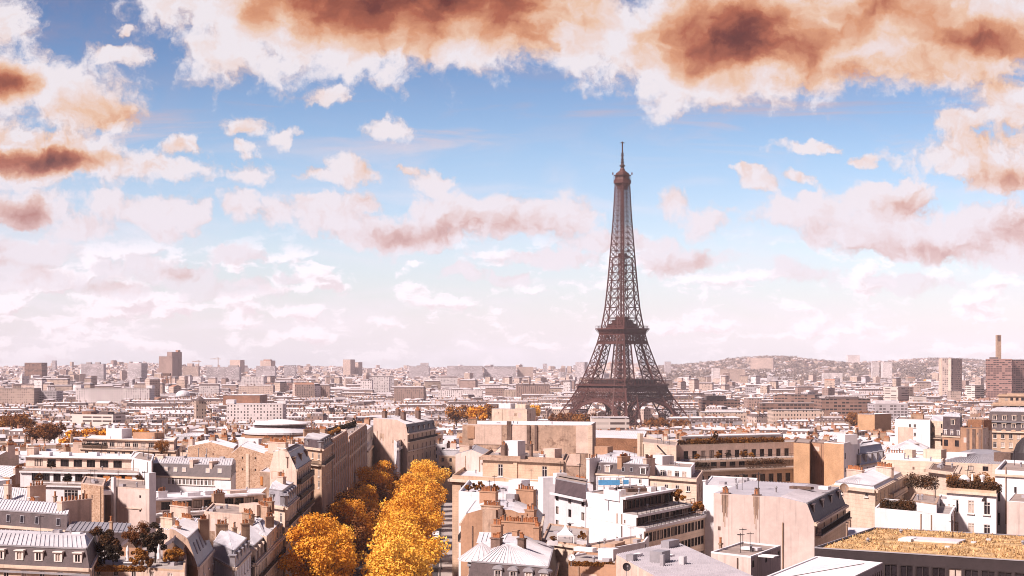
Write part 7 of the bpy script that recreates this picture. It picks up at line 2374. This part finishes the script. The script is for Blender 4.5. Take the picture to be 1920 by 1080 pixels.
# ================================================================ everything farther than one can tell apart
def distant_city():
    rnd = random.Random(3)
    b = MB()
    walls = ['cw1', 'cw2', 'cw3', 'cw4', 'cw5']
    roofs = ['cr1', 'cr2', 'cr3', 'cr4']
    mats = [M[k] for k in walls + roofs] + [M['stack'], M['glass']]
    y = MID_END - 6
    n = 0
    P_FOOT = [(sum(p[0] for p in P) / 4, sum(p[1] for p in P) / 4, max(math.hypot(p[0] - P[0][0], p[1] - P[0][1]) for p in P) , P) for P in FOOT]
    while y < 9000:
        near = y < 1700
        step = 14 if y < 1200 else (17 if y < 2200 else (23 if y < 4000 else 34))
        half = .3226 * y + 40
        x = -half
        while x < half:
            bx, by = math.floor((x + 6000) / 110), math.floor(y / 120)
            blk = random.Random(int(bx * 311 + by * 97))
            th = blk.choice((-.5, -.2, .1, .35, .7, 1.0, -.9)) + (math.pi / 2 if rnd.random() < .35 else 0)
            w = rnd.uniform(9, 20) * (1 if y < 2200 else 1.0 if y < 4000 else 1.2)
            row = y < 3600 and rnd.random() < .3
            if row:
                w = rnd.uniform(26, 58)
                th = blk.choice((-.35, -.12, .05, .2, .42))
            d = rnd.uniform(11, 15) * (1 if y < 4000 else 1.4)
            jx, jy = x + rnd.uniform(-4, 4), y + rnd.uniform(-8, 8)
            x += w * (.95 if y < 4000 else 1.25) + (rnd.uniform(6, 25) if rnd.random() < .2 else 0)
            if keep_clear(jx, jy, 6):
                continue
            r_ = max(w, d) * .6
            if any(abs(fx - jx) < fr + r_ and abs(fy - jy) < fr + r_ and any(in_poly(jx + u * w * .5, jy + v * d * .5, P, 2.0) for u in (-1, 0, 1) for v in (-1, 0, 1)) for (fx, fy, fr, P) in P_FOOT):
                continue
            if 1330 < y < 1500 and rnd.random() < .75:      # the river bank with its trees
                continue
            px = px_of(jx, jy)
            if y > 4300 and px > 1230 and rnd.random() < .74:   # woods on the hill
                continue
            g = ground_z(jx, jy)
            H = rnd.choice((15, 18, 19, 20, 21, 22, 24)) + (rnd.choice((0, 0, 0, 2, 5)) if y > 1200 else 0)
            if y > 2300 and rnd.random() < .03:
                H += rnd.uniform(8, 26)
            if y > 4500 and H > 24 and rnd.random() < .6:
                H = 18
            if y > 4800 and px > 1200:
                H = rnd.uniform(7, 13)
            if 1500 < y < 1640 and abs(px - 1167) < 170:
                H = min(H, 9)
            if y < 1500 and 1030 < px < 1300:
                H = min(H, (zat(806, y) - g) * rnd.uniform(.75, 1.0))
            if H < 5:
                continue
            ca, sa = math.cos(th), math.sin(th)
            R2 = lambda u, v: (jx + ca * u - sa * v, jy + sa * u + ca * v)
            P = [R2(-w / 2, -d / 2), R2(w / 2, -d / 2), R2(w / 2, d / 2), R2(-w / 2, d / 2)]
            wi = rnd.choices(range(5), (4, 2.6, 3.0, 1.5, 1.4) if not (y > 4800 and px > 1200) else (1.5, .5, 3, 1.5, 3))[0]
            kind = rnd.uniform(.3, .72) if row else rnd.random()
            b.prism(P, g - 4, g + H, k=wi, top=False)
            z = g + H
            rr = 5 + rnd.choices(range(4), (3.2, 3.4, 2.5, 1.4) if not (y > 4800 and px > 1200) else (.6, 4, 2, 1))[0]
            if kind < .38:                                   # gable
                m0, m1 = R2(-w / 2, 0), R2(w / 2, 0)
                hh = rnd.uniform(1.4, 3.4)
                b.face([(*P[0], z), (*P[1], z), (*m1, z + hh), (*m0, z + hh)], rr)
                b.face([(*P[2], z), (*P[3], z), (*m0, z + hh), (*m1, z + hh)], rr)
                b.face([(*P[1], z), (*P[2], z), (*m1, z + hh)], wi)
                b.face([(*P[3], z), (*P[0], z), (*m0, z + hh)], wi)
            elif kind < .72 and y < 4200:                    # mansard
                q = [R2(u * (w / 2 - 1.0), v * (d / 2 - 1.0)) for u, v in ((-1, -1), (1, -1), (1, 1), (-1, 1))]
                b.prism_pair = None
                for i in range(4):
                    j = (i + 1) % 4
                    b.face([(*P[i], z), (*P[j], z), (*q[j], z + 2.8), (*q[i], z + 2.8)], 7)
                    if near and i in (0, 2):
                        e = ((P[j][0] - P[i][0]) / w, (P[j][1] - P[i][1]) / w)
                        for t in range(int(w / 3.2)):
                            cx, cy = P[i][0] + e[0] * (1.6 + 3.2 * t) + (q[i][0] - P[i][0]) * .35, P[i][1] + e[1] * (1.6 + 3.2 * t) + (q[i][1] - P[i][1]) * .35
                            b.face([(cx - e[0] * .6, cy - e[1] * .6, z + .5), (cx + e[0] * .6, cy + e[1] * .6, z + .5), (cx + e[0] * .6, cy + e[1] * .6, z + 2.1), (cx - e[0] * .6, cy - e[1] * .6, z + 2.1)], 1)
                q2 = [R2(u * (w / 2 - 3.5), v * (d / 2 - 4.2)) for u, v in ((-1, -1), (1, -1), (1, 1), (-1, 1))]
                for i in range(4):
                    j = (i + 1) % 4
                    b.face([(*q[i], z + 2.8), (*q[j], z + 2.8), (*q2[j], z + 3.8), (*q2[i], z + 3.8)], 5 if rnd.random() < .8 else 6)
                b.face([(*p, z + 3.8) for p in q2], 5)
                z += 2.6
            else:
                b.face([(*p, z) for p in P], rr if rr < 7 else 5)
                if rnd.random() < .6:
                    c = R2(rnd.uniform(-.25, .25) * w, rnd.uniform(-.2, .2) * d)
                    b.box((*c, z), w * rnd.uniform(.2, .45), d * .45, rnd.uniform(2, 3.4), th, k=rnd.choice((0, 1, 1)))
            if y < (2600 if row else 1900):
                for k in range((int(w / 6) + 1) if row else rnd.choice((2, 3, 3, 4)) if near else 2):
                    c = R2((((k + .5) / (int(w / 6) + 1) - .5) if row else rnd.choice((-.47, -.1, .2, .47))) * w, rnd.uniform(-.4, .4) * d)
                    b.box((*c, z - .5), .9, rnd.uniform(1.6, 3.8), rnd.uniform(2.2, 4.0), th, k=9 if rnd.random() < .65 else 8)
            n += 1
        y += step
    o = b.build('distant_city', mats)
    tag(o, 'dense mass of small pale houses running out to the skyline', 'city', kind='stuff')
distant_city()

def distant_woods():
    rng = np.random.default_rng(8)
    rnd = random.Random(8)
    V = {'w': [], 'g': [], 'r': []}
    def clump(x, y, h, w, k, per=26, size=2.4):
        z = ground_z(x, y)
        cl = [(np.array([x + rnd.uniform(-.3, .3) * w, y + rnd.uniform(-.3, .3) * w, z + h * rnd.uniform(.45, .8)]), w * .3) for _ in range(4)]
        V[k].append(leaf_cloud(rng, cl, per, size, .8))
    for _ in range(2400):                                    # the hill and the plateau
        y = rnd.uniform(4400, 8600)
        px = rnd.uniform(1180, 1960)
        clump(at(px, y).x, y, rnd.uniform(7, 11), rnd.uniform(26, 50), 'w', 26, 6)
    for _ in range(420):
        y = rnd.uniform(1900, 5200)
        px = rnd.uniform(-20, 1940)
        clump(at(px, y).x, y, rnd.uniform(14, 24), rnd.uniform(12, 24), rnd.choice('wwrg'), 14, 4.5)
    for _ in range(210):
        y = rnd.uniform(900, 1900)
        px = rnd.uniform(-20, 1940)
        if 1090 < px < 1150 and y < 1650:
            continue
        clump(at(px, y).x, y, rnd.uniform(14, 22), rnd.uniform(8, 14), rnd.choice('rrgw'), 40, 1.6)
    for k, nm, m in (('w', 'dull brown trees among the far houses and on the hill', 'wood'), ('g', 'golden trees scattered among the far houses', 'gold'), ('r', 'rust-coloured trees scattered among the far houses', 'rust')):
        o = bpy.data.objects.new('distant_trees', leaf_mesh('distant_trees', np.concatenate(V[k]), M[m]))
        COL.objects.link(o)
        tag(o, nm, 'trees', kind='stuff')
distant_woods()

# groups of trees that stand out above the roofs
def park(where, n, x0, x1, D0, D1, keys, rows, s=1.0, grp=None):
    rnd = random.Random(int(x0 * 7 + D0))
    lst = []
    for i in range(n):
        D = rnd.uniform(D0, D1)
        px = lerp(x0, x1, (i + .5) / n) + rnd.uniform(-3, 3)
        lst.append((px, D))
    lst.sort()
    for i, (px, D) in enumerate(lst):
        p = at(px, D)
        key = keys[i % len(keys)]
        H = {'far': 13, 'farg': 13}[key]
        sc = s * rnd.uniform(.85, 1.2)
        tp = zat(rows + rnd.uniform(-1.5, 3), D)
        g = ground_z(p.x, p.y)
        tree('park_tree', '%s tree %s, %s from the left' % ('rusty' if key == 'far' else 'golden', where, ['first', 'second', 'third', 'fourth', 'fifth', 'sixth', 'seventh', 'eighth', 'ninth', 'tenth'][i]), p.x, p.y, tp - H * sc, key, 'trees ' + where, scale=sc)
park('in the dark clump at the left edge', 5, -10, 55, 880, 1000, ['far'], 776, .95)
park('in the round clump beyond the left roofs', 4, 62, 112, 720, 780, ['far'], 793, .85)
park('in the row above the curved white block', 10, 134, 272, 650, 700, ['farg', 'far', 'farg'], 803, .85)
park('in the belt left of the tower foot', 9, 850, 1010, 1030, 1090, ['far', 'far', 'farg'], 758, 1.1)
park('around the left foot of the tower', 7, 1040, 1108, 1120, 1190, ['far'], 774, .95)
park('before the right foot of the tower', 6, 1212, 1290, 1190, 1250, ['far'], 784, .8)
park('in the dark clump below the brown offices', 6, 1594, 1642, 1190, 1290, ['far'], 772, 1.15)

# ================================================================ haze over the whole city
def build_haze():
    b = MB()
    b.box((0, 5000, -60), 17000, 11000, 60 + 340)
    m = bpy.data.materials.new('haze')
    m.use_nodes = True
    t = m.node_tree
    t.nodes.clear()
    v = node(t, 'ShaderNodeVolumePrincipled', {'Color': (.95, .90, 1.0, 1), 'Density': 0.00004, 'Anisotropy': -0.35})
    node(t, 'ShaderNodeOutputMaterial', {'Volume': v.outputs[0]})
    o = b.build('haze', m)
    tag(o, kind='stuff')
build_haze()
